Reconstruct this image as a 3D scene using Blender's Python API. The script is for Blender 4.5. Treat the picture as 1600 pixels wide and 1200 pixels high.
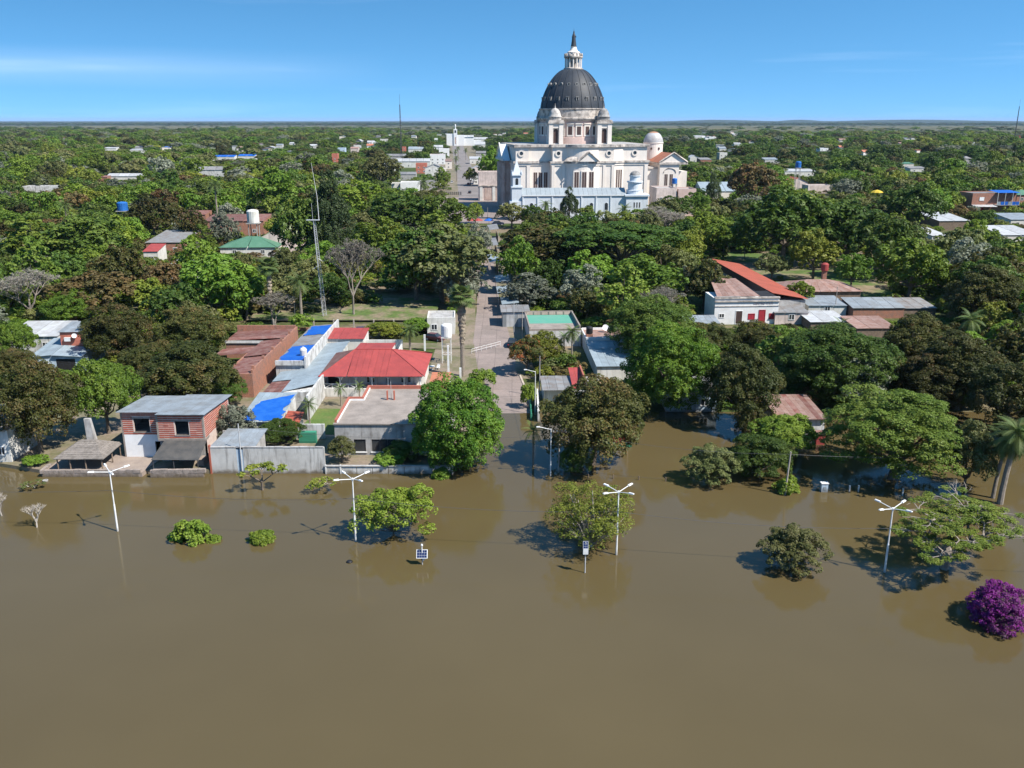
import bpy, math, random
import numpy as np
from math import radians, sin, cos, pi, atan, tan, hypot, sqrt
from mathutils import Vector, Matrix

# ------------------------------------------------------------------ camera, sky, sun, exposure
for o in list(bpy.data.objects): bpy.data.objects.remove(o)
S = bpy.context.scene
COL = S.collection
FPX, HCAM = 1390.0, 44.0
PITCH = atan(412 / FPX)
cam = bpy.data.cameras.new('camera'); camo = bpy.data.objects.new('camera', cam); COL.objects.link(camo)
cam.sensor_width = 36; cam.lens = 36 * FPX / 1600; cam.clip_start = 1; cam.clip_end = 120000
camo.location = (0, 0, HCAM); camo.rotation_euler = (pi / 2 - PITCH, 0, 0)
S.camera = camo
SUN_AZ, SUN_EL = radians(-29), radians(50)      # azimuth from +X, ccw
w = bpy.data.worlds.new('World'); S.world = w; w.use_nodes = True
nt = w.node_tree; N = nt.nodes; L = nt.links
bg = N['Background']
sky = N.new('ShaderNodeTexSky'); sky.sky_type = 'NISHITA'; sky.sun_disc = False
sky.sun_elevation = SUN_EL; sky.sun_rotation = pi / 2 - SUN_AZ
sky.air_density = 1.0; sky.dust_density = 0.15; sky.ozone_density = 3.0; sky.altitude = 50
tc = N.new('ShaderNodeTexCoord'); sep = N.new('ShaderNodeSeparateXYZ'); com = N.new('ShaderNodeCombineXYZ')
mz = N.new('ShaderNodeMath'); mz.operation = 'MULTIPLY_ADD'; mz.inputs[1].default_value = 1.9; mz.inputs[2].default_value = 0.235
L.new(tc.outputs['Generated'], sep.inputs[0]); L.new(sep.outputs[0], com.inputs[0]); L.new(sep.outputs[1], com.inputs[1])
L.new(sep.outputs[2], mz.inputs[0]); L.new(mz.outputs[0], com.inputs[2]); L.new(com.outputs[0], sky.inputs[0])
# thin streaks of cirrus
mp = N.new('ShaderNodeMapping'); mp.inputs['Scale'].default_value = (2.0, 2.0, 38.0)
nz = N.new('ShaderNodeTexNoise'); nz.inputs['Scale'].default_value = 1.3; nz.inputs['Detail'].default_value = 5; nz.inputs['Roughness'].default_value = 0.55
L.new(tc.outputs['Generated'], mp.inputs[0]); L.new(mp.outputs[0], nz.inputs[0])
rp = N.new('ShaderNodeValToRGB'); rp.color_ramp.elements[0].position = 0.56; rp.color_ramp.elements[1].position = 0.85
rp.color_ramp.elements[0].color = (0, 0, 0, 1); rp.color_ramp.elements[1].color = (0.10, 0.10, 0.10, 1)
L.new(nz.outputs[0], rp.inputs[0])
mx = N.new('ShaderNodeMix'); mx.data_type = 'RGBA'; mx.inputs[7].default_value = (7, 7.6, 8.6, 1)
hs = N.new('ShaderNodeHueSaturation'); hs.inputs['Saturation'].default_value = 1.24; hs.inputs['Hue'].default_value = 0.488
L.new(sky.outputs[0], hs.inputs['Color']); L.new(hs.outputs[0], mx.inputs[6])
def wmath(op, a, b=None, c=None):
    q = N.new('ShaderNodeMath'); q.operation = op; q.use_clamp = op == 'MINIMUM'
    for i, v in enumerate((a, b, c)):
        if v is None: continue
        if isinstance(v, float): q.inputs[i].default_value = v
        else: L.new(v, q.inputs[i])
    return q.outputs[0]
band = wmath('MAXIMUM', wmath('SUBTRACT', 1.0, wmath('ABSOLUTE', wmath('MULTIPLY', wmath('SUBTRACT', sep.outputs[2], 0.050), 48.0))), 0.0)   # a veil of cirrus low in the sky, thinning out to one side
fade = N.new('ShaderNodeMapRange'); fade.inputs[1].default_value = -0.12; fade.inputs[2].default_value = -0.36; L.new(sep.outputs[0], fade.inputs[0])
veil = wmath('MULTIPLY', wmath('MULTIPLY', band, fade.outputs[0]), wmath('MULTIPLY', nz.outputs[0], 0.20))
cov = wmath('ADD', rp.outputs[0], veil)
L.new(cov, mx.inputs[0]); L.new(mx.outputs[2], bg.inputs[0])
bg.inputs[1].default_value = 0.13
sl = bpy.data.lights.new('sun', 'SUN'); sl.energy = 5.0; sl.angle = radians(0.53); sl.color = (1, 0.945, 0.86)
so = bpy.data.objects.new('sun', sl); COL.objects.link(so)
sd = Vector((cos(SUN_EL) * cos(SUN_AZ), cos(SUN_EL) * sin(SUN_AZ), sin(SUN_EL)))
so.rotation_euler = (-sd).to_track_quat('-Z', 'Y').to_euler(); so.location = (60, -40, 120)
vs = S.view_settings; vs.view_transform = 'Standard'; vs.look = 'None'; vs.exposure = 0.8; vs.gamma = 1; vs.use_curve_mapping = False
S.render.engine = 'CYCLES'
cy = S.cycles; cy.max_bounces = 5; cy.diffuse_bounces = 3; cy.glossy_bounces = 3; cy.transmission_bounces = 3; cy.transparent_max_bounces = 6
cy.volume_bounces = 0; cy.use_denoising = True; cy.caustics_reflective = False; cy.caustics_refractive = False
try: cy.denoiser = 'OPENIMAGEDENOISE'; cy.denoising_prefilter = 'ACCURATE'
except Exception: pass
cy.sample_clamp_indirect = 6

# ------------------------------------------------------------------ projection (places are read off the photograph, then built in metres)
YARD = (-75.0, -7.6, 107.4, 153.0)
def gz(x, y):
    t = min(3.0, max(-1.2, (y - 133.0) * 0.03))
    if YARD[0] < x < YARD[1] and YARD[2] < y < YARD[3]: t = max(t, 0.5)
    return t
CP, SP = cos(PITCH), sin(PITCH)
def G(px, py, z=None):
    zz = 0.5 if z is None else z
    for _ in range(1 if z is not None else 12):
        u = (px - 800) / FPX; v = (600 - py) / FPX
        dx, dy, dz = u, CP + v * SP, -SP + v * CP
        if dz > -1e-4: dz = -1e-4
        t = (zz - HCAM) / dz; x, y = dx * t, dy * t
        if z is None: zz = 0.6 * zz + 0.4 * max(0, gz(x, y))
    return x, y, (zz if z is not None else max(0, gz(x, y)))
def P(x, y, z):
    D = y * CP - (z - HCAM) * SP
    return 800 + FPX * x / D, 600 - FPX * ((z - HCAM) * CP + y * SP) / D
def Zat(py, Y):
    v = (600 - py) / FPX
    return HCAM + Y * (-SP + v * CP) / (CP + v * SP)
def Xat(px, Y, z): return (px - 800) / FPX * (Y * CP - (z - HCAM) * SP)

# ------------------------------------------------------------------ mesh + object helpers
class MB:
    def __init__(s): s.v = []; s.f = []
    def add(s, vs, fs):
        n = len(s.v); s.v += [tuple(p) for p in vs]; s.f += [tuple(i + n for i in f) for f in fs]; return s
    def box(s, x0, y0, z0, x1, y1, z1):
        return s.add([(x0, y0, z0), (x1, y0, z0), (x1, y1, z0), (x0, y1, z0), (x0, y0, z1), (x1, y0, z1), (x1, y1, z1), (x0, y1, z1)],
                     [(0, 3, 2, 1), (4, 5, 6, 7), (0, 1, 5, 4), (1, 2, 6, 5), (2, 3, 7, 6), (3, 0, 4, 7)])
    def slab(s, pts, t):                       # polygon pts (ccw seen from above) with thickness t downwards along the normal
        p = [Vector(q) for q in pts]; n = (p[1] - p[0]).cross(p[2] - p[0])
        if n.length < 1e-9: n = (p[2] - p[0]).cross(p[3] - p[0])
        n.normalize(); k = len(p)
        return s.add(p + [q - n * t for q in p], [tuple(range(k)), tuple(range(2 * k - 1, k - 1, -1))] + [(i, i + k, (i + 1) % k + k, (i + 1) % k) for i in range(k)])
    def prism(s, pts, z0, z1):                 # plan polygon
        k = len(pts)
        return s.add([(x, y, z0) for x, y in pts] + [(x, y, z1) for x, y in pts],
                     [tuple(range(k - 1, -1, -1)), tuple(range(k, 2 * k))] + [(i, (i + 1) % k, (i + 1) % k + k, i + k) for i in range(k)])
    def tube(s, pts, rad, n=6, cap=True):
        pts = [Vector(p) for p in pts]; base = len(s.v); m = len(pts)
        for i, p in enumerate(pts):
            d = (pts[min(i + 1, m - 1)] - pts[max(i - 1, 0)])
            d = d.normalized() if d.length > 1e-9 else Vector((0, 0, 1))
            a = d.cross(Vector((0.3, 1, 0.1)) if abs(d.y) < 0.9 else Vector((1, 0, 0))).normalized(); b = d.cross(a)
            r = rad[i] if hasattr(rad, '__len__') else rad
            for k in range(n):
                q = p + (a * cos(2 * pi * k / n) + b * sin(2 * pi * k / n)) * r; s.v.append(tuple(q))
        for i in range(m - 1):
            for k in range(n):
                s.f.append((base + i * n + k, base + i * n + (k + 1) % n, base + (i + 1) * n + (k + 1) % n, base + (i + 1) * n + k))
        if cap: s.f.append(tuple(base + k for k in range(n - 1, -1, -1))); s.f.append(tuple(base + (m - 1) * n + k for k in range(n)))
        return s
    def lathe(s, prof, n=24, c=(0, 0), a0=0.0, a1=2 * pi):
        full = abs(a1 - a0 - 2 * pi) < 1e-6; base = len(s.v); m = n if full else n + 1
        for r, z in prof:
            for k in range(m):
                a = a0 + (a1 - a0) * k / n; s.v.append((c[0] + r * cos(a), c[1] + r * sin(a), z))
        for i in range(len(prof) - 1):
            for k in range(n):
                k2 = (k + 1) % m; s.f.append((base + i * m + k, base + i * m + k2, base + (i + 1) * m + k2, base + (i + 1) * m + k))
        return s
    def wall(s, x0, x1, z0, z1, y, t, holes=()):  # wall in the xz plane at y..y+t with rectangular openings (hx0,hx1,hz0,hz1)
        xs = sorted({x0, x1, *[h for q in holes for h in q[:2]]}); zs = sorted({z0, z1, *[h for q in holes for h in q[2:]]})
        for i in range(len(xs) - 1):
            cx = (xs[i] + xs[i + 1]) / 2; run = None
            for j in range(len(zs) - 1):
                cz = (zs[j] + zs[j + 1]) / 2
                if any(q[0] < cx < q[1] and q[2] < cz < q[3] for q in holes):
                    if run is not None: s.box(xs[i], y, run, xs[i + 1], y + t, zs[j]); run = None
                elif run is None: run = zs[j]
            if run is not None: s.box(xs[i], y, run, xs[i + 1], y + t, zs[-1])
        return s
    def turn(s, ax='z', k=0):
        return s
    def mesh(s, name, mat=None, smooth=False):
        me = bpy.data.meshes.new(name); me.from_pydata(s.v, [], s.f); me.update()
        if mat: me.materials.append(mat)
        if smooth: me.shade_smooth()
        return me
    def build(s, name, mat=None, parent=None, smooth=False):
        return link(name, s.mesh(name, mat, smooth), parent)
def link(name, data, parent=None):
    o = bpy.data.objects.new(name, data); COL.objects.link(o)
    if parent is not None: o.parent = parent
    return o
def tag(o, label=None, cat=None, group=None, kind=None):
    if label: o['label'] = label
    if cat: o['category'] = cat
    if group: o['group'] = group
    if kind: o['kind'] = kind
    return o
def thing(name, label, cat, loc=(0, 0, 0), rz=0.0, group=None):
    o = bpy.data.objects.new(name, None); COL.objects.link(o); o.location = loc; o.rotation_euler = (0, 0, rz); o.empty_display_size = 0.2
    return tag(o, label, cat, group)
def copy_tree(o, parent=None):
    c = o.copy(); COL.objects.link(c)
    if parent is not None: c.parent = parent
    for ch in list(o.children): copy_tree(ch, c)
    return c
def struct(o): o['kind'] = 'structure'; return o

# ------------------------------------------------------------------ materials
def mat(name, c, c2=None, scale=0.6, rough=0.8, streak=0.0, bump=0.0, spec=0.3, metal=0.0, rnd=0.0, fine=0.0, lo=0.4, hi=0.68, joint=0.0, tide=0.0):
    m = bpy.data.materials.new(name); m.use_nodes = True; t = m.node_tree; n = t.nodes; l = t.links; b = n['Principled BSDF']
    b.inputs['Roughness'].default_value = rough; b.inputs['Specular IOR Level'].default_value = spec; b.inputs['Metallic'].default_value = metal
    tc = n.new('ShaderNodeTexCoord'); col = None
    c2 = c2 or tuple(k * 0.72 for k in c)
    if True:
        nz = n.new('ShaderNodeTexNoise'); nz.inputs['Scale'].default_value = scale; nz.inputs['Detail'].default_value = 6; nz.inputs['Roughness'].default_value = 0.62
        geo = n.new('ShaderNodeNewGeometry'); l.new(geo.outputs['Position'], nz.inputs[0])
        r = n.new('ShaderNodeValToRGB'); r.color_ramp.elements[0].position = lo; r.color_ramp.elements[1].position = hi
        r.color_ramp.elements[0].color = (*c, 1); r.color_ramp.elements[1].color = (*c2, 1); l.new(nz.outputs[0], r.inputs[0]); col = r.outputs[0]
    if streak:
        mp = n.new('ShaderNodeMapping'); mp.inputs['Scale'].default_value = (2.2, 2.2, 0.25); l.new(geo.outputs['Position'], mp.inputs[0])
        n2 = n.new('ShaderNodeTexNoise'); n2.inputs['Scale'].default_value = 1.0; n2.inputs['Detail'].default_value = 6; n2.inputs['Roughness'].default_value = 0.65; l.new(mp.outputs[0], n2.inputs[0])
        r2 = n.new('ShaderNodeValToRGB'); r2.color_ramp.elements[0].position = 0.5; r2.color_ramp.elements[1].position = 0.72
        r2.color_ramp.elements[0].color = (0, 0, 0, 1); r2.color_ramp.elements[1].color = (streak, streak, streak, 1); l.new(n2.outputs[0], r2.inputs[0])
        mx = n.new('ShaderNodeMix'); mx.data_type = 'RGBA'; mx.inputs[7].default_value = (0.10, 0.09, 0.08, 1); l.new(r2.outputs[0], mx.inputs[0]); l.new(col, mx.inputs[6]); col = mx.outputs[2]
    if fine:
        n3 = n.new('ShaderNodeTexNoise'); n3.inputs['Scale'].default_value = scale * 9; n3.inputs['Detail'].default_value = 4; l.new(geo.outputs['Position'], n3.inputs[0])
        h3 = n.new('ShaderNodeHueSaturation'); mr = n.new('ShaderNodeMapRange'); mr.inputs[1].default_value = 0.3; mr.inputs[2].default_value = 0.7
        mr.inputs[3].default_value = 1 - fine; mr.inputs[4].default_value = 1 + fine; l.new(n3.outputs[0], mr.inputs[0]); l.new(mr.outputs[0], h3.inputs['Value']); l.new(col, h3.inputs['Color']); col = h3.outputs[0]
    if tide:      # mud left by the flood on the lowest courses of the wall
        sz = n.new('ShaderNodeSeparateXYZ'); l.new(geo.outputs['Position'], sz.inputs[0]); nw = n.new('ShaderNodeTexNoise'); nw.inputs['Scale'].default_value = 1.4; nw.inputs['Detail'].default_value = 5; l.new(geo.outputs['Position'], nw.inputs[0])
        ma = n.new('ShaderNodeMath'); ma.operation = 'MULTIPLY_ADD'; ma.inputs[1].default_value = -1.1; l.new(nw.outputs[0], ma.inputs[0]); l.new(sz.outputs[2], ma.inputs[2])
        mr0 = n.new('ShaderNodeMapRange'); mr0.inputs[1].default_value = -.45; mr0.inputs[2].default_value = .12; mr0.inputs[3].default_value = tide; mr0.inputs[4].default_value = 0; l.new(ma.outputs[0], mr0.inputs[0])
        mt = n.new('ShaderNodeMix'); mt.data_type = 'RGBA'; mt.inputs[7].default_value = (.10, .075, .045, 1); l.new(mr0.outputs[0], mt.inputs[0]); l.new(col, mt.inputs[6]); col = mt.outputs[2]
    if joint:
        br = n.new('ShaderNodeTexBrick'); br.inputs['Scale'].default_value = 1.0; br.offset = 0.0; br.inputs['Brick Width'].default_value = 3.2; br.inputs['Row Height'].default_value = 3.6; br.inputs['Mortar Size'].default_value = 0.035
        br.inputs['Color1'].default_value = (1, 1, 1, 1); br.inputs['Color2'].default_value = (.88, .88, .88, 1); br.inputs['Mortar'].default_value = (joint, joint, joint, 1); l.new(geo.outputs['Position'], br.inputs[0])
        mj = n.new('ShaderNodeMix'); mj.data_type = 'RGBA'; mj.blend_type = 'MULTIPLY'; mj.inputs[0].default_value = 1; l.new(col, mj.inputs[6]); l.new(br.outputs[0], mj.inputs[7]); col = mj.outputs[2]
    if rnd:
        oi = n.new('ShaderNodeObjectInfo'); h = n.new('ShaderNodeHueSaturation'); mr = n.new('ShaderNodeMapRange'); mr.inputs[3].default_value = 1 - rnd; mr.inputs[4].default_value = 1 + rnd
        l.new(oi.outputs['Random'], mr.inputs[0]); l.new(mr.outputs[0], h.inputs['Value']); l.new(col, h.inputs['Color']); col = h.outputs[0]
    l.new(col, b.inputs['Base Color'])
    if bump:
        bp = n.new('ShaderNodeBump'); bp.inputs['Strength'].default_value = bump; bp.inputs['Distance'].default_value = 0.05
        n4 = n.new('ShaderNodeTexNoise'); n4.inputs['Scale'].default_value = scale * 6; n4.inputs['Detail'].default_value = 5; l.new(geo.outputs['Position'], n4.inputs[0])
        l.new(n4.outputs[0], bp.inputs['Height']); l.new(bp.outputs[0], b.inputs['Normal'])
    return m
M = {}
M['white'] = mat('white_plaster', (0.62, 0.61, 0.58), (0.50, 0.48, 0.44), 0.5, streak=0.5, tide=.7)
M['white_clean'] = mat('white_paint', (0.72, 0.72, 0.72), (0.62, 0.62, 0.61), 0.7, 0.5)
M['old_white'] = mat('mouldy_white_plaster', (0.56, 0.56, 0.55), (0.26, 0.25, 0.23), 0.7, streak=0.85, lo=0.42, hi=0.75, tide=.8)
M['cream'] = mat('cream_plaster', (0.71, 0.645, 0.585), (0.64, 0.575, 0.515), 0.12, streak=0.16)
M['cream_dirty'] = mat('stained_cream_stone', (0.52, 0.46, 0.41), (0.14, 0.125, 0.115), 0.5, streak=0.55, lo=0.44, hi=0.66)
M['pink'] = mat('pink_plaster', (0.58, 0.43, 0.38), (0.50, 0.36, 0.32), 0.2, streak=0.15)
M['palepink'] = mat('pale_pink_plaster', (0.64, 0.53, 0.485), None, 0.4, streak=0.4)
M['stone_brown'] = mat('brown_stone', (0.50, 0.39, 0.34), (0.36, 0.25, 0.21), 0.35, streak=0.4)
M['slate'] = mat('dark_slate_dome', (0.038, 0.043, 0.052), (0.028, 0.032, 0.039), 0.35, 0.55, fine=0.15)
M['silver'] = mat('weathered_metal_dome', (0.40, 0.40, 0.41), (0.30, 0.27, 0.25), 0.5, 0.45, fine=0.3)
M['dome_orange'] = mat('oxide_dome_cap', (0.36, 0.17, 0.09), (0.30, 0.22, 0.18), 0.6, 0.7)
M['grey_dome'] = mat('grey_stone_dome', (0.30, 0.29, 0.28), (0.14, 0.135, 0.13), 0.8, streak=0.4)
M['pale_dome'] = mat('pale_stone_dome', (0.50, 0.47, 0.44), (0.24, 0.22, 0.21), 0.8, streak=0.4)
M['chapel'] = mat('pale_blue_plaster', (0.60, 0.64, 0.68), (0.53, 0.57, 0.61), 0.3, streak=0.2)
M['chapel_roof'] = mat('blue_grey_sheet_roof', (0.27, 0.305, 0.325), (0.235, 0.265, 0.285), 0.5, 0.5, rnd=0.06)
M['oxide'] = mat('terracotta_roof', (0.40, 0.15, 0.085), (0.28, 0.12, 0.08), 0.6, rnd=0.08)
M['redpaint'] = mat('red_painted_sheet', (0.315, 0.056, 0.050), (0.24, 0.045, 0.042), 0.5, 0.65, rnd=0.06, fine=0.12)
M['redbarn'] = mat('orange_red_tiles', (0.33, 0.08, 0.048), (0.26, 0.07, 0.043), 0.5, 0.75, rnd=0.05)
M['rust'] = mat('rusty_sheet', (0.15, 0.058, 0.046), (0.22, 0.135, 0.115), 0.7, 0.75, rnd=0.2, fine=0.15)
M['rustpink'] = mat('faded_rust_sheet', (0.265, 0.18, 0.155), (0.20, 0.105, 0.077), 0.9, 0.75, rnd=0.15)
M['zinc'] = mat('galvanised_sheet', (0.245, 0.275, 0.30), (0.185, 0.19, 0.19), 0.6, 0.45, rnd=0.1, spec=0.5, fine=0.12)
M['zincblue'] = mat('pale_blue_sheet', (0.255, 0.31, 0.345), (0.20, 0.235, 0.26), 0.6, 0.5, rnd=0.09, fine=0.12)
M['zincold'] = mat('dull_zinc_sheet', (0.21, 0.215, 0.22), (0.165, 0.14, 0.125), 0.7, 0.6, rnd=0.14)
M['zincwhite'] = mat('bright_zinc_sheet', (0.42, 0.43, 0.44), (0.31, 0.30, 0.29), 0.7, 0.5, rnd=0.1)
M['tarp'] = mat('blue_tarpaulin', (0.008, 0.085, 0.40), (0.02, 0.12, 0.44), 0.8, 0.45, bump=0.6)
M['green_roof'] = mat('green_sheet_roof', (0.065, 0.16, 0.10), (0.09, 0.19, 0.125), 0.5, 0.6, rnd=0.06)
M['green_tan'] = mat('faded_green_roof', (0.26, 0.28, 0.14), (0.20, 0.25, 0.13), 0.5, 0.7, rnd=0.05)
M['green_paint'] = mat('green_paint', (0.04, 0.24, 0.15), (0.05, 0.20, 0.13), 0.8, 0.6)
M['teal_floor'] = mat('green_roof_coating', (0.085, 0.29, 0.21), (0.13, 0.29, 0.23), 0.4, 0.7)
M['concrete'] = mat('weathered_concrete', (0.40, 0.39, 0.38), (0.24, 0.23, 0.22), 0.7, streak=0.65)
M['roofconc'] = mat('dusty_roof_screed', (0.285, 0.245, 0.215), (0.185, 0.16, 0.14), 0.55, fine=0.12, lo=0.36, hi=0.72)
M['greywall'] = mat('grey_painted_wall', (0.50, 0.495, 0.48), (0.38, 0.37, 0.355), 0.5, streak=0.8, tide=.85)
M['brick'] = mat('red_hollow_brick', (0.36, 0.10, 0.062), (0.30, 0.085, 0.055), 2.5, rnd=0.12, fine=0.2)
M['mortar'] = mat('mortar', (0.56, 0.46, 0.41), (0.44, 0.35, 0.31), 2.0)
M['oldbrick'] = mat('old_brickwork', (0.33, 0.15, 0.10), (0.22, 0.13, 0.10), 1.5, streak=0.35, fine=0.35)
M['capbrick'] = mat('brick_parapet', (0.36, 0.12, 0.08), (0.29, 0.10, 0.075), 1.2, fine=0.15)
M['coral'] = mat('coral_wall', (0.48, 0.16, 0.11), None, 0.6, streak=0.2)
M['ltblue'] = mat('light_blue_wall', (0.46, 0.57, 0.68), None, 0.5, streak=0.3, tide=.7)
M['thatch'] = mat('grey_thatch', (0.21, 0.185, 0.165), (0.13, 0.115, 0.10), 2.2, 0.95, rnd=0.1, fine=0.35)
M['awning'] = mat('charcoal_shade_cloth', (0.055, 0.055, 0.055), (0.085, 0.08, 0.075), 0.9, 0.95)
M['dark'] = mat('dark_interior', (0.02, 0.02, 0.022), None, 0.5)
M['wood'] = mat('weathered_timber', (0.20, 0.15, 0.11), (0.12, 0.09, 0.07), 2, 0.85)
M['pole'] = mat('grey_timber_pole', (0.36, 0.32, 0.28), (0.26, 0.23, 0.20), 2, 0.85)
M['steel'] = mat('galvanised_steel', (0.46, 0.47, 0.48), None, 1.5, 0.45, spec=0.5)
M['lampwhite'] = mat('white_lamp_paint', (0.70, 0.71, 0.71), (0.56, 0.56, 0.55), 1.5, 0.45, tide=.5)
M['darksteel'] = mat('dark_steel', (0.07, 0.07, 0.075), None, 1.5, 0.5)
M['glass'] = mat('dark_window_glass', (0.025, 0.03, 0.035), (0.04, 0.045, 0.05), 0.4, 0.12, spec=0.6)
M['shutter'] = mat('dark_brown_shutter', (0.075, 0.045, 0.04), None, 0.8, 0.7)
M['reddoor'] = mat('crimson_joinery', (0.36, 0.03, 0.045), None, 0.8, 0.6)
M['solar'] = mat('solar_cell', (0.012, 0.02, 0.07), (0.02, 0.03, 0.10), 3, 0.2, spec=0.6)
M['plastic_blue'] = mat('blue_plastic_tank', (0.02, 0.13, 0.42), None, 0.5, 0.5)
M['plastic_black'] = mat('black_plastic_tank', (0.02, 0.02, 0.022), None, 0.5, 0.5)
M['terrace'] = mat('terrace_screed', (0.29, 0.235, 0.195), (0.23, 0.185, 0.16), 0.6, fine=0.1)
M['stonewall'] = mat('low_rubble_wall', (0.30, 0.25, 0.22), (0.18, 0.155, 0.14), 1.6, 0.95, bump=0.8, fine=0.3, tide=.8)
M['yard'] = mat('sandy_yard', (0.21, 0.165, 0.125), (0.10, 0.105, 0.045), 0.25, fine=0.15)
M['lawn'] = mat('lawn_grass', (0.075, 0.125, 0.026), (0.115, 0.13, 0.038), 0.5, 0.9, fine=0.25)
M['street'] = mat('street_concrete', (0.25, 0.20, 0.18), (0.20, 0.165, 0.147), 0.25, 0.9, fine=0.10, joint=0.5)
M['street_grey'] = mat('street_asphalt_worn', (0.20, 0.178, 0.168), None, 0.1, 0.9)
M['kerb'] = mat('kerb_concrete', (0.42, 0.36, 0.30), None, 0.6)
M['yellow'] = mat('yellow_paint', (0.55, 0.40, 0.04), None, 0.6)
M['tyre'] = mat('tyre_rubber', (0.02, 0.02, 0.02), None, 1)
M['car_navy'] = mat('navy_car_paint', (0.02, 0.03, 0.07), None, 1, 0.25, spec=0.6)
M['car_red'] = mat('red_car_paint', (0.36, 0.025, 0.03), None, 1, 0.25, spec=0.6)
M['car_wine'] = mat('wine_car_paint', (0.11, 0.015, 0.03), None, 1, 0.25, spec=0.6)
M['car_white'] = mat('white_car_paint', (0.7, 0.7, 0.7), None, 1, 0.25, spec=0.6)
M['car_black'] = mat('black_car_paint', (0.015, 0.017, 0.02), None, 1, 0.25, spec=0.6)
M['lens'] = mat('lamp_lens', (0.5, 0.5, 0.48), None, 1, 0.2)
M['bark'] = mat('bark', (0.17, 0.135, 0.105), (0.09, 0.075, 0.06), 1.5, 0.95, fine=0.25)
M['palebark'] = mat('pale_bark', (0.40, 0.36, 0.31), (0.26, 0.23, 0.20), 1.5, 0.95, fine=0.2)
M['midbark'] = mat('grey_brown_bark', (0.27, 0.235, 0.20), (0.17, 0.145, 0.12), 1.5, 0.95, fine=0.2)
M['palmtrunk'] = mat('palm_trunk', (0.25, 0.21, 0.17), (0.16, 0.135, 0.11), 3, 0.95, fine=0.2)
M['deadleaf'] = mat('dead_palm_leaf', (0.30, 0.25, 0.19), (0.19, 0.155, 0.115), 1.2, 0.95, fine=0.3)
M['text'] = mat('faded_sign_lettering', (0.30, 0.22, 0.22), None, 1)
M['textw'] = mat('white_lettering', (0.75, 0.75, 0.75), None, 1)

def foliage(name, c1, c2, c3, trans=0.24, rnd=0.28):
    c1, c2, c3 = (tuple(v * 1.13 for v in c) for c in (c1, c2, c3))
    m = bpy.data.materials.new(name); m.use_nodes = True; t = m.node_tree; n = t.nodes; l = t.links; b = n['Principled BSDF']; out = n['Material Output']
    b.inputs['Roughness'].default_value = 0.55; b.inputs['Specular IOR Level'].default_value = 0.22
    at = n.new('ShaderNodeAttribute'); at.attribute_name = 'tint'
    r = n.new('ShaderNodeValToRGB'); e = r.color_ramp.elements
    e[0].position = 0.08; e[0].color = (*c1, 1); e[1].position = 0.92; e[1].color = (*c3, 1); k = e.new(0.5); k.color = (*c2, 1)
    l.new(at.outputs['Fac'], r.inputs[0])
    oi = n.new('ShaderNodeObjectInfo'); h = n.new('ShaderNodeHueSaturation')
    mr = n.new('ShaderNodeMapRange'); mr.inputs[3].default_value = 1 - rnd; mr.inputs[4].default_value = 1 + rnd; l.new(oi.outputs['Random'], mr.inputs[0]); l.new(mr.outputs[0], h.inputs['Value'])
    m2 = n.new('ShaderNodeMath'); m2.operation = 'MULTIPLY'; m2.inputs[1].default_value = 7.31; l.new(oi.outputs['Random'], m2.inputs[0])
    m3 = n.new('ShaderNodeMath'); m3.operation = 'FRACT'; l.new(m2.outputs[0], m3.inputs[0])
    mr2 = n.new('ShaderNodeMapRange'); mr2.inputs[3].default_value = 0.482; mr2.inputs[4].default_value = 0.515; l.new(m3.outputs[0], mr2.inputs[0]); l.new(mr2.outputs[0], h.inputs['Hue'])
    l.new(r.outputs[0], h.inputs['Color']); l.new(h.outputs[0], b.inputs['Base Color'])
    tr = n.new('ShaderNodeBsdfTranslucent'); hh = n.new('ShaderNodeHueSaturation'); hh.inputs['Value'].default_value = 1.35; hh.inputs['Saturation'].default_value = 1.1; l.new(h.outputs[0], hh.inputs['Color']); l.new(hh.outputs[0], tr.inputs[0])
    ms = n.new('ShaderNodeMixShader'); ms.inputs[0].default_value = trans; l.new(b.outputs[0], ms.inputs[1]); l.new(tr.outputs[0], ms.inputs[2]); l.new(ms.outputs[0], out.inputs[0])
    return m
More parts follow.
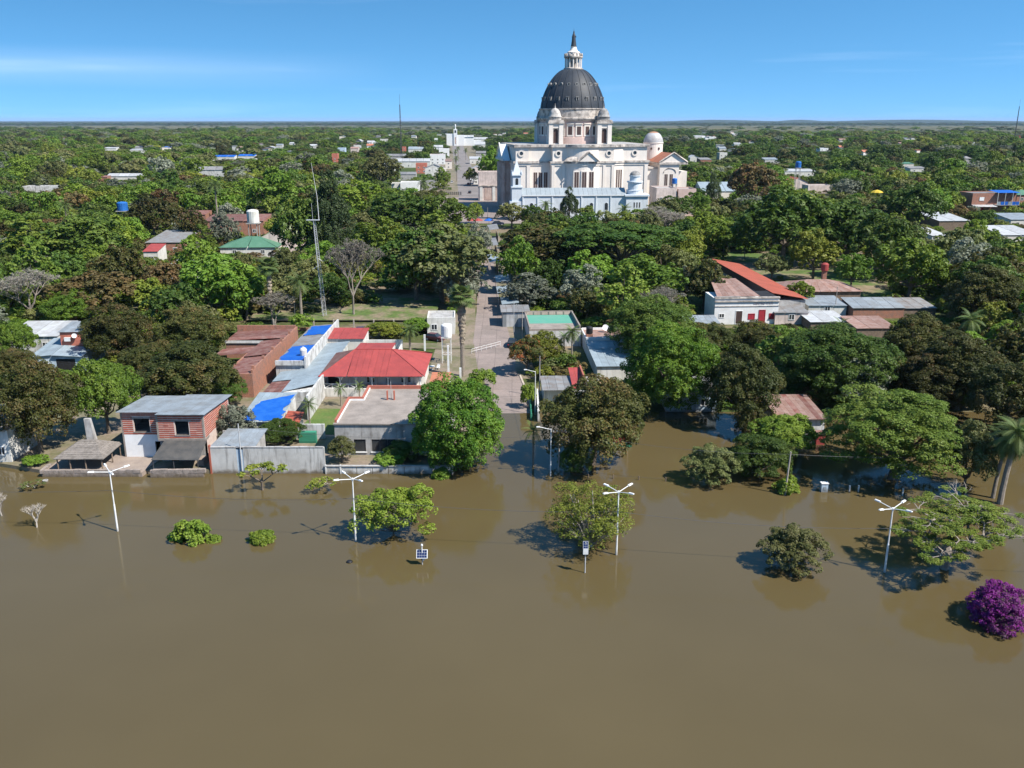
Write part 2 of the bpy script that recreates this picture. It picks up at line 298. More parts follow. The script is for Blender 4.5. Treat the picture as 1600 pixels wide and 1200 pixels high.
F = {
 'mango': foliage('mango_leaves', (0.034, 0.044, 0.010), (0.064, 0.068, 0.017), (0.13, 0.082, 0.032)),
 'bright': foliage('bright_green_leaves', (0.070, 0.120, 0.014), (0.108, 0.172, 0.020), (0.160, 0.215, 0.030)),
 'round': foliage('glossy_green_leaves', (0.042, 0.095, 0.010), (0.085, 0.150, 0.015), (0.155, 0.205, 0.026), rnd=0.1),
 'dense': foliage('dark_green_leaves', (0.034, 0.066, 0.011), (0.058, 0.098, 0.016), (0.098, 0.135, 0.025)),
 'feather': foliage('feathery_green_leaves', (0.072, 0.122, 0.017), (0.110, 0.165, 0.024), (0.160, 0.198, 0.040)),
 'olive': foliage('olive_green_leaves', (0.080, 0.096, 0.030), (0.118, 0.132, 0.042), (0.17, 0.168, 0.066)),
 'silver': foliage('grey_green_leaves', (0.085, 0.10, 0.07), (0.135, 0.15, 0.105), (0.21, 0.22, 0.17)),
 'grey': foliage('ashen_twigs', (0.15, 0.135, 0.115), (0.22, 0.20, 0.175), (0.14, 0.15, 0.08)),
 'lime': foliage('yellow_green_leaves', (0.09, 0.125, 0.016), (0.135, 0.165, 0.022), (0.19, 0.20, 0.034)),
 'conifer': foliage('casuarina_needles', (0.034, 0.056, 0.020), (0.056, 0.085, 0.030), (0.07, 0.095, 0.035)),
 'flame': foliage('leaves_with_orange_flowers', (0.05, 0.075, 0.018), (0.09, 0.10, 0.03), (0.40, 0.085, 0.025)),
 'purple': foliage('magenta_bracts', (0.035, 0.040, 0.014), (0.13, 0.013, 0.125), (0.23, 0.03, 0.21), trans=0.25),
 'palm': foliage('palm_leaf', (0.085, 0.12, 0.035), (0.125, 0.165, 0.055), (0.19, 0.20, 0.09)),
 'rusty': foliage('rust_tinged_leaves', (0.06, 0.06, 0.02), (0.11, 0.085, 0.032), (0.17, 0.095, 0.04)),
}
# ------------------------------------------------------------------ the setting
LM = []                                   # (short noun phrase, x, y) landmarks used in the trees' descriptions
KEEP = []                                 # picture rectangles of buildings that must stay in view: (x0, x1, ytop, ybase, Y)
FOOT = []                                 # footprints (x0, x1, y0, y1)
mb = MB(); XE = [-60000, -3000, -800, -200, -75, -40, 0, 40, 75, 200, 800, 3000, 60000]
YE = [-400, 60, 90, 105, 120, 128, 133, 140, 150, 170, 200, 233, 260, 400, 800, 2000, 5000, 12000, 30000, 60000]
for y in YE:
    for x in XE: mb.v.append((x, y, min(3.0, max(-1.2, (y - 133) * 0.03))))
k = len(XE)
for j in range(len(YE) - 1):
    for i in range(k - 1): mb.f.append((j * k + i, j * k + i + 1, (j + 1) * k + i + 1, (j + 1) * k + i))
gm = bpy.data.materials.new('ground_cover'); gm.use_nodes = True; t = gm.node_tree; n = t.nodes; l = t.links; b = n['Principled BSDF']; b.inputs['Roughness'].default_value = 0.95; b.inputs['Specular IOR Level'].default_value = 0.1
geo = n.new('ShaderNodeNewGeometry')
def noise(scale, detail=5, vec=None):
    q = n.new('ShaderNodeTexNoise'); q.inputs['Scale'].default_value = scale; q.inputs['Detail'].default_value = detail; q.inputs['Roughness'].default_value = 0.6; l.new(vec or geo.outputs['Position'], q.inputs[0]); return q.outputs[0]
def ramp(inp, *st):
    r = n.new('ShaderNodeValToRGB'); e = r.color_ramp.elements
    while len(e) < len(st): e.new(0.5)
    for q, (p, c) in zip(e, st): q.position = p; q.color = (*c, 1)
    l.new(inp, r.inputs[0]); return r.outputs[0]
def mixc(f, a, b_):
    q = n.new('ShaderNodeMix'); q.data_type = 'RGBA'; l.new(f, q.inputs[0]); l.new(a, q.inputs[6]); l.new(b_, q.inputs[7]); return q.outputs[2]
near = ramp(noise(0.045), (0.42, (0.055, 0.08, 0.02)), (0.52, (0.095, 0.10, 0.04)), (0.62, (0.20, 0.155, 0.105)))
fine = ramp(noise(1.1), (0.3, (0.6, 0.6, 0.6)), (0.7, (1.15, 1.15, 1.15)))
mu = n.new('ShaderNodeMix'); mu.data_type = 'RGBA'; mu.blend_type = 'MULTIPLY'; mu.inputs[0].default_value = 1; l.new(near, mu.inputs[6]); l.new(fine, mu.inputs[7])
wood = ramp(noise(0.012), (0.35, (0.03, 0.05, 0.016)), (0.6, (0.055, 0.075, 0.022)), (0.75, (0.10, 0.11, 0.05)))
plain = ramp(noise(0.0016), (0.42, (0.115, 0.105, 0.058)), (0.56, (0.085, 0.085, 0.046)), (0.68, (0.04, 0.052, 0.022)))
sx = n.new('ShaderNodeSeparateXYZ'); l.new(geo.outputs['Position'], sx.inputs[0])
def step(v, a, c):
    q = n.new('ShaderNodeMapRange'); q.inputs[1].default_value = a; q.inputs[2].default_value = c; l.new(v, q.inputs[0]); return q.outputs[0]
wob = n.new('ShaderNodeMath'); wob.operation = 'MULTIPLY_ADD'; l.new(noise(0.0006), wob.inputs[0]); wob.inputs[1].default_value = 3500; l.new(sx.outputs[1], wob.inputs[2])
c1 = mixc(step(sx.outputs[1], 420, 700), mu.outputs[2], wood)
c2 = mixc(step(sx.outputs[1], 3300, 3900), c1, plain)
farwood = ramp(noise(0.0009), (0.35, (0.018, 0.032, 0.012)), (0.7, (0.034, 0.048, 0.018)))
c3 = mixc(step(wob.outputs[0], 8800, 9600), c2, farwood)
l.new(c3, b.inputs['Base Color'])
struct(mb.build('ground', gm))

wm = bpy.data.materials.new('flood_water'); wm.use_nodes = True; t = wm.node_tree; n = t.nodes; l = t.links; b = n['Principled BSDF']
b.inputs['Roughness'].default_value = 0.035; b.inputs['IOR'].default_value = 1.33; b.inputs['Specular IOR Level'].default_value = 0.5
geo = n.new('ShaderNodeNewGeometry')
cw = ramp(noise(0.025, 4), (0.3, (0.080, 0.060, 0.026)), (0.7, (0.094, 0.071, 0.032)))
l.new(cw, b.inputs['Base Color'])
bp = n.new('ShaderNodeBump'); bp.inputs['Strength'].default_value = 0.07; bp.inputs['Distance'].default_value = 0.1
l.new(noise(1.3, 6), bp.inputs['Height']); rg_ = n.new('ShaderNodeMapRange'); rg_.inputs[1].default_value = .35; rg_.inputs[2].default_value = .65; rg_.inputs[3].default_value = .02; rg_.inputs[4].default_value = .11; l.new(noise(0.04, 5), rg_.inputs[0]); l.new(rg_.outputs[0], b.inputs['Roughness']); l.new(bp.outputs[0], b.inputs['Normal'])
mb = MB(); mb.v = [(-1500, -400, 0), (1500, -400, 0), (1500, 150, 0), (-1500, 150, 0)]; mb.f = [(0, 1, 2, 3)]
struct(mb.build('water', wm))

# low wooded hills on the horizon
hm = mat('distant_wooded_hills', (0.02, 0.033, 0.013), (0.034, 0.048, 0.02), 0.004, 0.95)
def hills(x0, x1, y, hmax, seed):
    r = random.Random(seed); mb = MB(); nn = 60
    hh = [0.0] * (nn + 1)
    for _ in range(14):
        c = r.random(); wd = r.uniform(0.04, 0.2); a = r.random()
        for i in range(nn + 1): hh[i] = max(hh[i], a * math.exp(-((i / nn - c) / wd) ** 2))
    for i in range(nn + 1):
        x = x0 + (x1 - x0) * i / nn; e = min(1, 6 * min(i, nn - i) / nn); h = 3 + hmax * hh[i] * e
        for d, z in ((-1500, -1), (-400, h * 0.7), (0, h), (500, h * 0.6), (1500, -1)): mb.v.append((x, y + d, z))
    for i in range(nn):
        for j in range(4): mb.f.append((i * 5 + j, (i + 1) * 5 + j, (i + 1) * 5 + j + 1, i * 5 + j + 1))
    struct(mb.build('hills', hm, smooth=True))
hills(1500, 12500, 15500, 58, 3); hills(-12000, 2500, 17500, 22, 5); hills(3800, 9000, 12200, 26, 8)

# street running inland from the flooded shore
def strip(name, cl, wl, z, m, kind='structure'):
    mb = MB()
    for i, (x, y) in enumerate(cl):
        a = cl[max(0, i - 1)]; c = cl[min(len(cl) - 1, i + 1)]; d = Vector((c[0] - a[0], c[1] - a[1])).normalized(); nx, ny = d.y, -d.x
        wd = wl[i] if hasattr(wl, '__len__') else wl
        zz = max(-1.1, min(3.0, (y - 133) * 0.03)) + z
        mb.v += [(x - nx * wd, y - ny * wd, zz), (x + nx * wd, y + ny * wd, zz)]
    for i in range(len(cl) - 1): mb.f.append((2 * i, 2 * i + 1, 2 * i + 3, 2 * i + 2))
    return tag(mb.build(name, m), kind=kind)
ST = [(0.2, 118), (-0.1, 128), (-0.4, 133), (-0.5, 141), (-2.6, 156), (-3.9, 173), (-5.2, 200), (-6.6, 233), (-8.5, 270), (-11.5, 330)]
strip('street', ST, [3.6, 3.6, 3.3, 3.0, 3.6, 3.9, 2.9, 2.4, 3.0, 3.4], 0.02, M['street'])
SD = [(-7.6, 172.5), (-14, 172), (-28, 173), (-48, 175)]
patch_ = MB(); patch_.v = [(-15, 134, .51), (-3.3, 134, .06), (-7.2, 176, 1.31), (-15, 176, 1.31), (-15, 153, .63), (-5.4, 153, .63)]; patch_.f = [(0, 1, 5, 4), (4, 5, 2, 3)]; struct(patch_.build('sidewalk', M['yard']))
strip('sidewalk', [(-10.0, 174), (-11, 200), (-12, 233), (-14, 275)], [3.2, 2.6, 2.6, 2.4], 0.012, M['yard']); strip('sidewalk', [(1.2, 150), (.6, 174), (-.6, 200), (-2.5, 233), (-3.6, 275), (-6, 330)], [3, 2.6, 2.4, 2.4, 2.6, 2.6], 0.010, M['yard'])
strip('side_street', SD, 3.4, 0.03, M['yard'])
strip('kerb', [(2.9, 133), (2.7, 141), (1.4, 152)], 0.16, 0.12, M['kerb'])
AV = [(-17, 425), (-20, 480), (-31, 640), (-52, 950), (-78, 1340), (-100, 1700)]
strip('avenue_verge', [(-20, 500)] + AV[2:], [26, 24, 24, 24, 24], 0.014, M['yard'])
strip('avenue', AV, [9, 8, 7.5, 8, 9, 9], 0.03, M['street_grey'])
mb = MB(); mb.v = [(-52, 372, 3.055), (30, 372, 3.055), (2, 500, 3.055), (-38, 505, 3.055)]; mb.f = [(0, 1, 2, 3)]
struct(mb.build('plaza_pavement', M['street']))
FOOT += [(-36, 4, 372, 500), (-34, 2, 330, 372), (-36, -14, 462, 560)]
# yards kept dry behind the shore walls, lawns, parks
def sheet(name, pts, m, t=1.6):
    return struct(MB().slab([(x, y, z) for x, y, z in pts], t).build(name, m))
sheet('yard', [(-75, 112.5, .5), (-60.2, 107.2, .5), (-24.2, 107.75, .5), (-24.2, 112.7, .5), (-7.6, 112.7, .5), (-5.0, 134, .5), (-7.6, 153, .5), (-75, 153, .5)], M['yard'])
def patch(name, pts, m, z=0.008):
    mb = MB(); mb.v = [(x, y, max(gz(x, y), 0.0) + z) for x, y in pts]; mb.f = [tuple(range(len(pts)))]; return struct(mb.build(name, m))
patch('lawn', [(-31.4, 121), (-25.2, 121), (-25, 133), (-30.6, 133)], M['lawn'], 0.02)
MPK = mat('worn_grass', (0.075, 0.115, 0.026), (0.19, 0.15, 0.10), 0.16, 0.95, fine=0.25, lo=0.42, hi=0.58)
patch('park_lawn', [(-58, 190), (-17, 190), (-17, 212), (-58, 212)], MPK, 0.5)
mpk = mat('park_grass', (0.07, 0.115, 0.024), (0.20, 0.155, 0.10), 0.07, 0.95, fine=0.2, lo=0.44, hi=0.56)
for nm, pts in (('park_ground', [(-60, 233.5), (-14, 233.5), (-16, 290), (-60, 290)]), ('park_ground', [(66, 205), (145, 205), (160, 300), (62, 300)])):
    mb = MB(); mb.v = [(x, y, gz(x, y) + 0.03 if y > 233 else gz(x, y) + 0.03) for x, y in pts]
    mb.f = [tuple(range(len(pts)))]
    if pts[0][1] < 233: # follow the slope up to the flat
        mb = MB(); mb.v = [(66, 205, gz(0, 205) + .03), (145, 205, gz(0, 205) + .03), (150, 233, 3.03), (64, 233, 3.03), (160, 300, 3.03), (62, 300, 3.03)]; mb.f = [(0, 1, 2, 3), (3, 2, 4, 5)]
    struct(mb.build(nm, mpk))

# ------------------------------------------------------------------ building helpers
def window(parent, x, z, wd, h, y, mf='white_clean', mg='glass', arch=False, axis='y', side=-1, name='window', label=None):
    """frame proud of the wall, pane set in it; wall plane y (axis y) or x (axis x), side = which way it faces"""
    fr = MB(); pn = MB(); d = 0.07; f = min(0.12, wd * 0.12)
    def bx(mb, a0, a1, c0, c1, d0, d1):
        q = sorted((y + side * d0, y + side * d1))
        if axis == 'y': mb.box(a0, q[0], c0, a1, q[1], c1)
        else: mb.box(q[0], a0, c0, q[1], a1, c1)
    bx(fr, x, x + f, z, z + h, -0.02, d); bx(fr, x + wd - f, x + wd, z, z + h, -0.02, d)
    bx(fr, x + f, x + wd - f, z, z + f, -0.02, d + 0.01); bx(fr, x + f, x + wd - f, z + h - f, z + h, -0.02, d + 0.01)
    if wd > 0.9 and name == 'window': bx(fr, x + wd / 2 - f * .4, x + wd / 2 + f * .4, z + f, z + h - f, -0.01, d - 0.01)
    bx(pn, x + f * .9, x + wd - f * .9, z + f * .9, z + h - f * .9, -0.02, 0.02)
    o = fr.build(name, M[mf], parent)
    if label: o['label'] = label
    pn.build('pane' if name == 'window' else 'panel', M[mg], o)
    return o
def sheets(parent, a, b_, c, d, m, n_, t=0.05, name='roof_sheet', seed=0, lab=None):
    """roof slope a-b eave, d-c top edge (a under d): n separate sheets side by side, slightly uneven"""
    r = random.Random(seed + int(abs(a[0] * 7 + a[1] * 3))); a, b_, c, d = (Vector(q) for q in (a, b_, c, d))
    nrm = (b_ - a).cross(d - a)
    if nrm.length < 1e-6: nrm = (b_ - a).cross(c - a)
    nrm.normalize(); out = []
    par = ((b_ - a) - (c - d)).length < 0.02
    first = None
    for i in range(n_):
        s0, s1 = i / n_, (i + 1) / n_ - 0.03 / n_
        off = nrm * r.uniform(-0.012, 0.018)
        if par and first is not None:
            o = first.copy(); COL.objects.link(o); o.location = (b_ - a) * (i / n_) + off
        else:
            q = [a.lerp(b_, s0), a.lerp(b_, s1), d.lerp(c, s1), d.lerp(c, s0)]
            if (q[2] - q[3]).length < 1e-4: q = q[:3]
            elif (q[0] - q[1]).length < 1e-4: q = [q[0], q[2], q[3]]
            o = MB().slab(q, t).build(name, M[m], parent); o.location = off
            if par: first = o
        out.append(o)
    return out
def gable_roof(parent, x0, x1, y0, y1, ze, zr, m, n_, ridge='x', over=0.35, name='roof_sheet'):
    if ridge == 'x':
        ym = (y0 + y1) / 2; x0 -= over; x1 += over; s = (zr - ze) / ((y1 - y0) / 2); y0 -= over; y1 += over; ze -= over * s
        sheets(parent, (x0, y0, ze), (x1, y0, ze), (x1, ym, zr), (x0, ym, zr), m, n_, name=name)
        sheets(parent, (x1, y1, ze), (x0, y1, ze), (x0, ym, zr), (x1, ym, zr), m, n_, name=name)
    else:
        xm = (x0 + x1) / 2; y0 -= over; y1 += over; s = (zr - ze) / ((x1 - x0) / 2); x0 -= over; x1 += over; ze -= over * s
        sheets(parent, (x0, y1, ze), (x0, y0, ze), (xm, y0, zr), (xm, y1, zr), m, n_, name=name)
        sheets(parent, (x1, y0, ze), (x1, y1, ze), (xm, y1, zr), (xm, y0, zr), m, n_, name=name)
def hip_roof(parent, x0, x1, y0, y1, ze, zr, m, over=0.4, n_=1, name='roof_sheet'):
    x0 -= over; x1 += over; y0 -= over; y1 += over; k = min((y1 - y0) / 2, (x1 - x0) / 2 * 0.9); ym = (y0 + y1) / 2; ra, rb = x0 + k, x1 - k
    sheets(parent, (x0, y0, ze), (x1, y0, ze), (rb, ym, zr), (ra, ym, zr), m, n_, name=name); sheets(parent, (x1, y1, ze), (x0, y1, ze), (ra, ym, zr), (rb, ym, zr), m, n_, name=name)
    for q in (((x0, y1, ze), (x0, y0, ze), (ra, ym, zr), (ra, ym, zr)), ((x1, y0, ze), (x1, y1, ze), (rb, ym, zr), (rb, ym, zr))): sheets(parent, *q, m, 1, name=name)
def mono_roof(parent, x0, x1, y0, y1, z0, z1, m, n_, over=0.25, axis='y', name='roof_sheet'):
    """z0 at y0 (or x0), z1 at y1 (or x1); sheets run down the slope"""
    if axis == 'y':
        s = (z1 - z0) / (y1 - y0); x0 -= over; x1 += over; y0 -= over; y1 += over; z0 -= over * s; z1 += over * s
        return sheets(parent, (x0, y0, z0), (x1, y0, z0), (x1, y1, z1), (x0, y1, z1), m, n_, name=name)
    s = (z1 - z0) / (x1 - x0); x0 -= over; x1 += over; y0 -= over; y1 += over; z0 -= over * s; z1 += over * s
    return sheets(parent, (x0, y0, z0), (x1, y0, z1), (x1, y1, z1), (x0, y1, z0), m, n_, name=name) if False else sheets(parent, (x0, y1, z0), (x0, y0, z0), (x1, y0, z1), (x1, y1, z1), m, n_, name=name)

def house(label, x0, x1, yb, h, dep, roof='gable', wm='white', rm='zinc', rh=1.6, wins=0, short=None, rz=0.06, ridge='x', Y=None, z=None, n_=None, name='house', cat='house', door=False, wmat='glass', keep=True, group=None):
    if Y is None: X0, Y, zb = G(x0, yb); 
    else: zb = max(gz(0, Y), 0) if z is None else z; X0 = Xat(x0, Y, zb)
    X1 = Xat(x1, Y, zb); wd = (X1 - X0) / cos(rz)
    t = thing(name, label, cat, (X0, Y, zb), rz, group)
    FOOT.append((min(X0, X1) - 1, max(X0, X1) + 1, Y - 1, Y + dep + 1))
    kx = (x1 - x0) * (0 if Y < 260 else .22)
    if keep: KEEP.append((x0 + kx, x1 - kx, P(X0, Y, zb + h + (rh if roof != 'flat' else 0.6))[1], P(X0, Y, zb + h * (0.35 if Y < 260 else 0.7))[1], Y))
    if short: LM.append((short, (X0 + X1) / 2, Y + dep / 2))
    n_ = n_ or (max(2, int(wd / 2.2)) if Y < 260 else max(1, int(wd / 6)))
    mb = MB().box(0, 0, -0.6, wd, dep, h)
    if roof == 'gable':
        mb.prism([(0, 0)] * 0 or [(0, 0), (wd, 0), (wd, dep), (0, dep)], h, h + 0.01) if False else None
        if ridge == 'x':
            for a in (0.02, wd - 0.22): mb.add([(a, 0.02, h), (a + .2, 0.02, h), (a + .2, dep - 0.02, h), (a, dep - 0.02, h), (a, dep / 2, h + rh - .08), (a + .2, dep / 2, h + rh - .08)], [(0, 1, 5, 4), (1, 2, 5), (2, 3, 4, 5), (3, 0, 4)])
        else:
            for a in (0.02, dep - 0.22): mb.add([(0.02, a, h), (wd - 0.02, a, h), (wd - 0.02, a + .2, h), (0.02, a + .2, h), (wd / 2, a, h + rh - .08), (wd / 2, a + .2, h + rh - .08)], [(0, 1, 4), (1, 2, 5, 4), (2, 3, 5), (3, 0, 4, 5)])
    if roof == 'mono':
        mb.add([(0.02, 0.02, h), (wd - 0.02, 0.02, h), (wd - 0.02, dep - 0.02, h), (0.02, dep - 0.02, h), (wd - 0.02, dep - 0.02, h + rh - .1), (0.02, dep - 0.02, h + rh - .1)], [(0, 1, 4, 5), (1, 2, 4), (2, 3, 5, 4), (3, 0, 5)])
    mb.build('wall', M[wm], t)
    if roof == 'gable': gable_roof(t, 0, wd, 0, dep, h + .04, h + rh, rm, n_, ridge)
    elif roof == 'hip': hip_roof(t, 0, wd, 0, dep, h + .04, h + rh, rm, n_=n_)
    elif roof == 'mono': mono_roof(t, 0, wd, 0, dep, h + .05, h + rh, rm, n_)
    elif roof == 'flat':
        MB().box(0.25, 0.25, h + 0.005, wd - .25, dep - .25, h + 0.08).build('roof', M[rm], t)
        pp = MB()
        for q in ((0, 0, wd, .25), (0, dep - .25, wd, dep), (0, .25, .25, dep - .25), (wd - .25, .25, wd, dep - .25)): pp.box(q[0], q[1], h, q[2], q[3], h + min(rh, 0.9))
        pp.build('parapet', M[wm], t)
    if wins:
        fl = 1 if h <= 5.5 else 2 if h < 9 else min(4, int(h / 3.1))
        for f in range(fl):
            for i in range(wins):
                ww = min(1.3, wd / wins * 0.45); xx = (i + 0.5) * wd / wins - ww / 2
                if door and f == 0 and i == wins // 2: window(t, xx, 0.0, ww, 2.2, 0, wmat, wmat, name='door')
                else: window(t, xx, 0.95 + f * 3.0, ww, 1.3, 0, 'white_clean', wmat)
    return t
# ------------------------------------------------------------------ the basilica
BX, BY, BZ, BR = 28.6, 440.0, 3.0, 0.14
t = thing('basilica', 'huge cream basilica with a ribbed dark slate dome topped by a statue', 'basilica', (BX, BY, BZ), BR)
LM.append(('the domed basilica', BX, BY)); FOOT.append((-14, 82, 376, 490)); KEEP.append((782, 1062, 170, 318, 383))
def bz(pz): return pz - BZ
def arc(cx, cy, r, a0, a1, n_): return [(cx + r * cos(a0 + (a1 - a0) * i / n_), cy + r * sin(a0 + (a1 - a0) * i / n_)) for i in range(n_ + 1)]
apse = [(x, y) for x, y in arc(-0.2, -19.6, 10.1, pi + 0.70, 2 * pi - 0.70, 14)]
def plan(e=0.0):
    A = [(x * (1 + e / 10), y - e) for x, y in apse]
    return [(-31 - e, 24 + e), (-31 - e, -24 - e), (-24 + e, -24 - e), (-24 + e, -22 - e), (-14.5 - e, -22 - e), (-14.5 - e, -26 - e), (-8.4, -26 - e)] + A + [(9.2, -26 - e), (14.5 + e * .5, -26 - e), (20 + e * .4, -21.5 - e), (31.5 + e, -21.5 - e), (31.5 + e, 24 + e)]
MB().prism(plan(0), -1, bz(25.4)).build('wall', M['cream'], t).data
MB().prism(plan(0.75), bz(25.4), bz(26.3)).build('cornice', M['cream_dirty'], t)
MB().prism(plan(0.35), bz(24.4), bz(25.4)).build('cornice', M['cream'], t)
MB().prism(plan(-0.5), bz(26.3), bz(32.4)).build('wall', M['cream'], t)
MB().prism(plan(0.35), bz(32.4), bz(33.5)).build('parapet', M['cream_dirty'], t)
MB().prism(plan(-1.4), bz(33.5), bz(33.56)).build('roof', M['concrete'], t)
# pilaster edges, panels
for x0, x1, y in ((-31.0, -29.6, -24), (-25.6, -24.0, -24), (-14.5, -13.2, -26), (-9.7, -8.4, -26), (9.2, 10.4, -26), (13.2, 14.5, -26), (29.9, 31.5, -21.5)): MB().box(x0, y - .35, -0.5, x1, y + .2, bz(24.4)).build('pilaster', M['cream'], t)
# pediment over the apse and the lean roof beside it
pd = MB(); pd.add([(-3.2, -30.9, bz(26.3)), (6.2, -30.9, bz(26.3)), (1.5, -30.9, bz(30.2)), (-3.2, -25, bz(26.3)), (6.2, -25, bz(26.3)), (1.5, -25, bz(30.2))], [(0, 1, 2), (5, 4, 3), (0, 2, 5, 3), (2, 1, 4, 5), (1, 0, 3, 4)]); pd.build('pediment', M['cream'], t)
pe = MB()
for s in ((-3.5, 1.5), (6.5, 1.5)):
    pe.tube([(s[0], -31.1, bz(26.4)), (s[1], -31.1, bz(30.5))], 0.38, 4); pe.tube([(s[0], -29.5, bz(26.4)), (s[1], -29.5, bz(30.5))], 0.3, 4)
pe.build('pediment_moulding', M['cream_dirty'], t)
MB().add([(-9.4, -28.6, bz(26.3)), (-4.2, -30.4, bz(26.3)), (-3.6, -26.4, bz(30.0)), (-6.5, -25.6, bz(28.6))], [(0, 1, 2, 3)]).slab([(-9.4, -28.6, bz(26.4)), (-4.0, -30.6, bz(26.4)), (-3.0, -26.3, bz(30.3)), (-6.5, -25.6, bz(28.6))], .3).build('roof', M['cream_dirty'], t)
# oculi
for x, y in ((-28.0, -23.5), (-11.4, -25.5), (11.9, -25.5), (25.2, -21.0)):
    oc = MB(); nn = 20
    for k in range(nn):
        a = 2 * pi * k / nn; a2 = 2 * pi * (k + 1) / nn
        pts = [(x + r * cos(q), y - d, bz(29.7) + r * sin(q)) for r, d in ((1.45, .02), (1.45, .4), (.85, .4), (.85, .02)) for q in (a, a2)]
        oc.add(pts, [(0, 2, 3, 1), (2, 4, 5, 3), (4, 6, 7, 5)])
    o = oc.build('oculus_frame', M['cream'], t)
    ds = MB(); ds.add([(x + .9 * cos(2 * pi * k / 16), y - .05, bz(29.7) + .9 * sin(2 * pi * k / 16)) for k in range(16)], [tuple(range(15, -1, -1))]); ds.build('pane', M['glass'], o)
# tall windows: frame, dark bars
def tall(x0, wd, nn, z0, z1, y, gap=0.9):
    for i in range(nn): window(t, x0 + i * (wd + gap), z0, wd, z1 - z0, y, 'cream', 'shutter', name='window')
tall(-22.2, 1.9, 3, bz(13.2), bz(21.4), -22, 0.5)
for i, a in enumerate((-2.0, -1.53, -1.1)): pass
for i in range(3):
    x = -4.9 + i * 3.4; y = -29.35 if i == 1 else -28.9
    MB().box(x - .25, y - .55, bz(13.0), x + 2.7, y + .6, bz(22.3)).build('window_surround', M['cream'], t)
    window(t, x + .1, bz(13.4), 2.25, 8.4, y - .55, 'cream', 'shutter')
# windows of the angled face
d0 = Vector((14.5, -26, 0)); d1 = Vector((20, -21.5, 0)); du = (d1 - d0).normalized(); dn = Vector((du.y, -du.x, 0))
for i in range(3):
    a = d0 + du * (1.3 + i * 1.65)
    f = MB(); q = [a + dn * .02, a + du * 1.3 + dn * .02]
    f.slab([q[0] + Vector((0, 0, bz(13))), q[1] + Vector((0, 0, bz(13))), q[1] + Vector((0, 0, bz(22.6))), q[0] + Vector((0, 0, bz(22.6)))], -0.1)
    o = f.build('window', M['cream'], t)
    f = MB(); q = [a + du * .15 + dn * .14, a + du * 1.15 + dn * .14]
    f.slab([q[0] + Vector((0, 0, bz(13.3))), q[1] + Vector((0, 0, bz(13.3))), q[1] + Vector((0, 0, bz(22.3))), q[0] + Vector((0, 0, bz(22.3)))], -0.03); f.build('pane', M['shutter'], o)
# small arched openings low on the apse flanks
for x, y in ((-11.2, -26), (7.3, -26.4)):
    f = MB(); f.add([(x + 1.2 * cos(pi * k / 10), y - .06, bz(13.2) + 1.3 * sin(pi * k / 10)) for k in range(11)], [tuple(range(10, -1, -1))]); f.build('lunette', M['shutter'], t)
# drum, band, dome
def ring(name, prof, m, n_=48, par=t, c=(0, 0), sm=False): return MB().lathe([(r, bz(z)) for r, z in prof], n_, c).build(name, M[m], par, sm)
ring('drum_wall', [(15.7, 33.4), (15.7, 36.4), (15.35, 36.5), (15.35, 43.8)], 'pink', 64)
ring('drum_cornice', [(15.4, 43.7), (16.0, 43.9), (16.6, 44.6), (16.6, 45.1), (15.6, 45.25), (15.6, 48.6), (15.95, 48.9), (15.95, 49.3), (14.6, 49.35)], 'cream_dirty', 64)
prof = [(r, z) for r, z in [(15.05, 49.3)] + [(4.2 + (15.05 - 4.2) * max(0.0, 1 - h_ ** 1.55) ** 0.64, 49.3 + 17.5 * h_) for h_ in [sin(pi / 2 * k / 22) for k in range(1, 23)]]]
dome = MB().lathe([(r, bz(z)) for r, z in prof], 96).build('dome', M['slate'], t, True)
NR = 20
rb = None
for k in range(NR):
    if rb is None:
        q = MB()
        for (r, z), (r2, z2) in zip(prof[:-1], prof[1:]):
            wa, wb = 0.20, 0.20
            q.add([(r - .1, -wa, bz(z)), (r + .22, -wa, bz(z)), (r + .22, wa, bz(z)), (r - .1, wa, bz(z)), (r2 - .1, -wb, bz(z2)), (r2 + .22, -wb, bz(z2)), (r2 + .22, wb, bz(z2)), (r2 - .1, wb, bz(z2))], [(0, 1, 5, 4), (1, 2, 6, 5), (2, 3, 7, 6)])
        rb = q.build('rib', M['slate'], t); o = rb
    else: o = rb.copy(); COL.objects.link(o)
    o.rotation_euler = (0, 0, 2 * pi * k / NR + 0.1)
def rz_at(z):
    for (r, a), (r2, a2) in zip(prof[:-1], prof[1:]):
        if a <= z <= a2: return r + (r2 - r) * (z - a) / (a2 - a)
    return 5
for zc, kind in ((53.4, 0), (59.9, 1)):
    first = None; r0 = rz_at(zc) + .05
    for k in range(NR):
        if first is None:
            q = MB()
            if kind == 0:
                q.box(r0 - .8, -.62, bz(zc - .7), r0 + .35, -.34, bz(zc + .7)); q.box(r0 - .8, .34, bz(zc - .7), r0 + .35, .62, bz(zc + .7)); q.box(r0 - 1.2, -.72, bz(zc + .7), r0 + .42, .72, bz(zc + 1.0))
            else:
                for j in range(12):
                    a = 2 * pi * j / 12; a2 = 2 * pi * (j + 1) / 12
                    pts = [(x, rr * cos(b_), bz(zc) + rr * sin(b_)) for x, rr in ((r0 - 1.4, .78), (r0 + .3, .78), (r0 + .3, .42), (r0 - 1.0, .42)) for b_ in (a, a2)]
                    q.add(pts, [(0, 1, 3, 2), (2, 3, 5, 4), (4, 5, 7, 6)])
            first = q.build('dormer', M['grey_dome'], t); o = first
        else: o = first.copy(); COL.objects.link(o)
        o.rotation_euler = (0, 0, 2 * pi * (k + .5) / NR + 0.1)
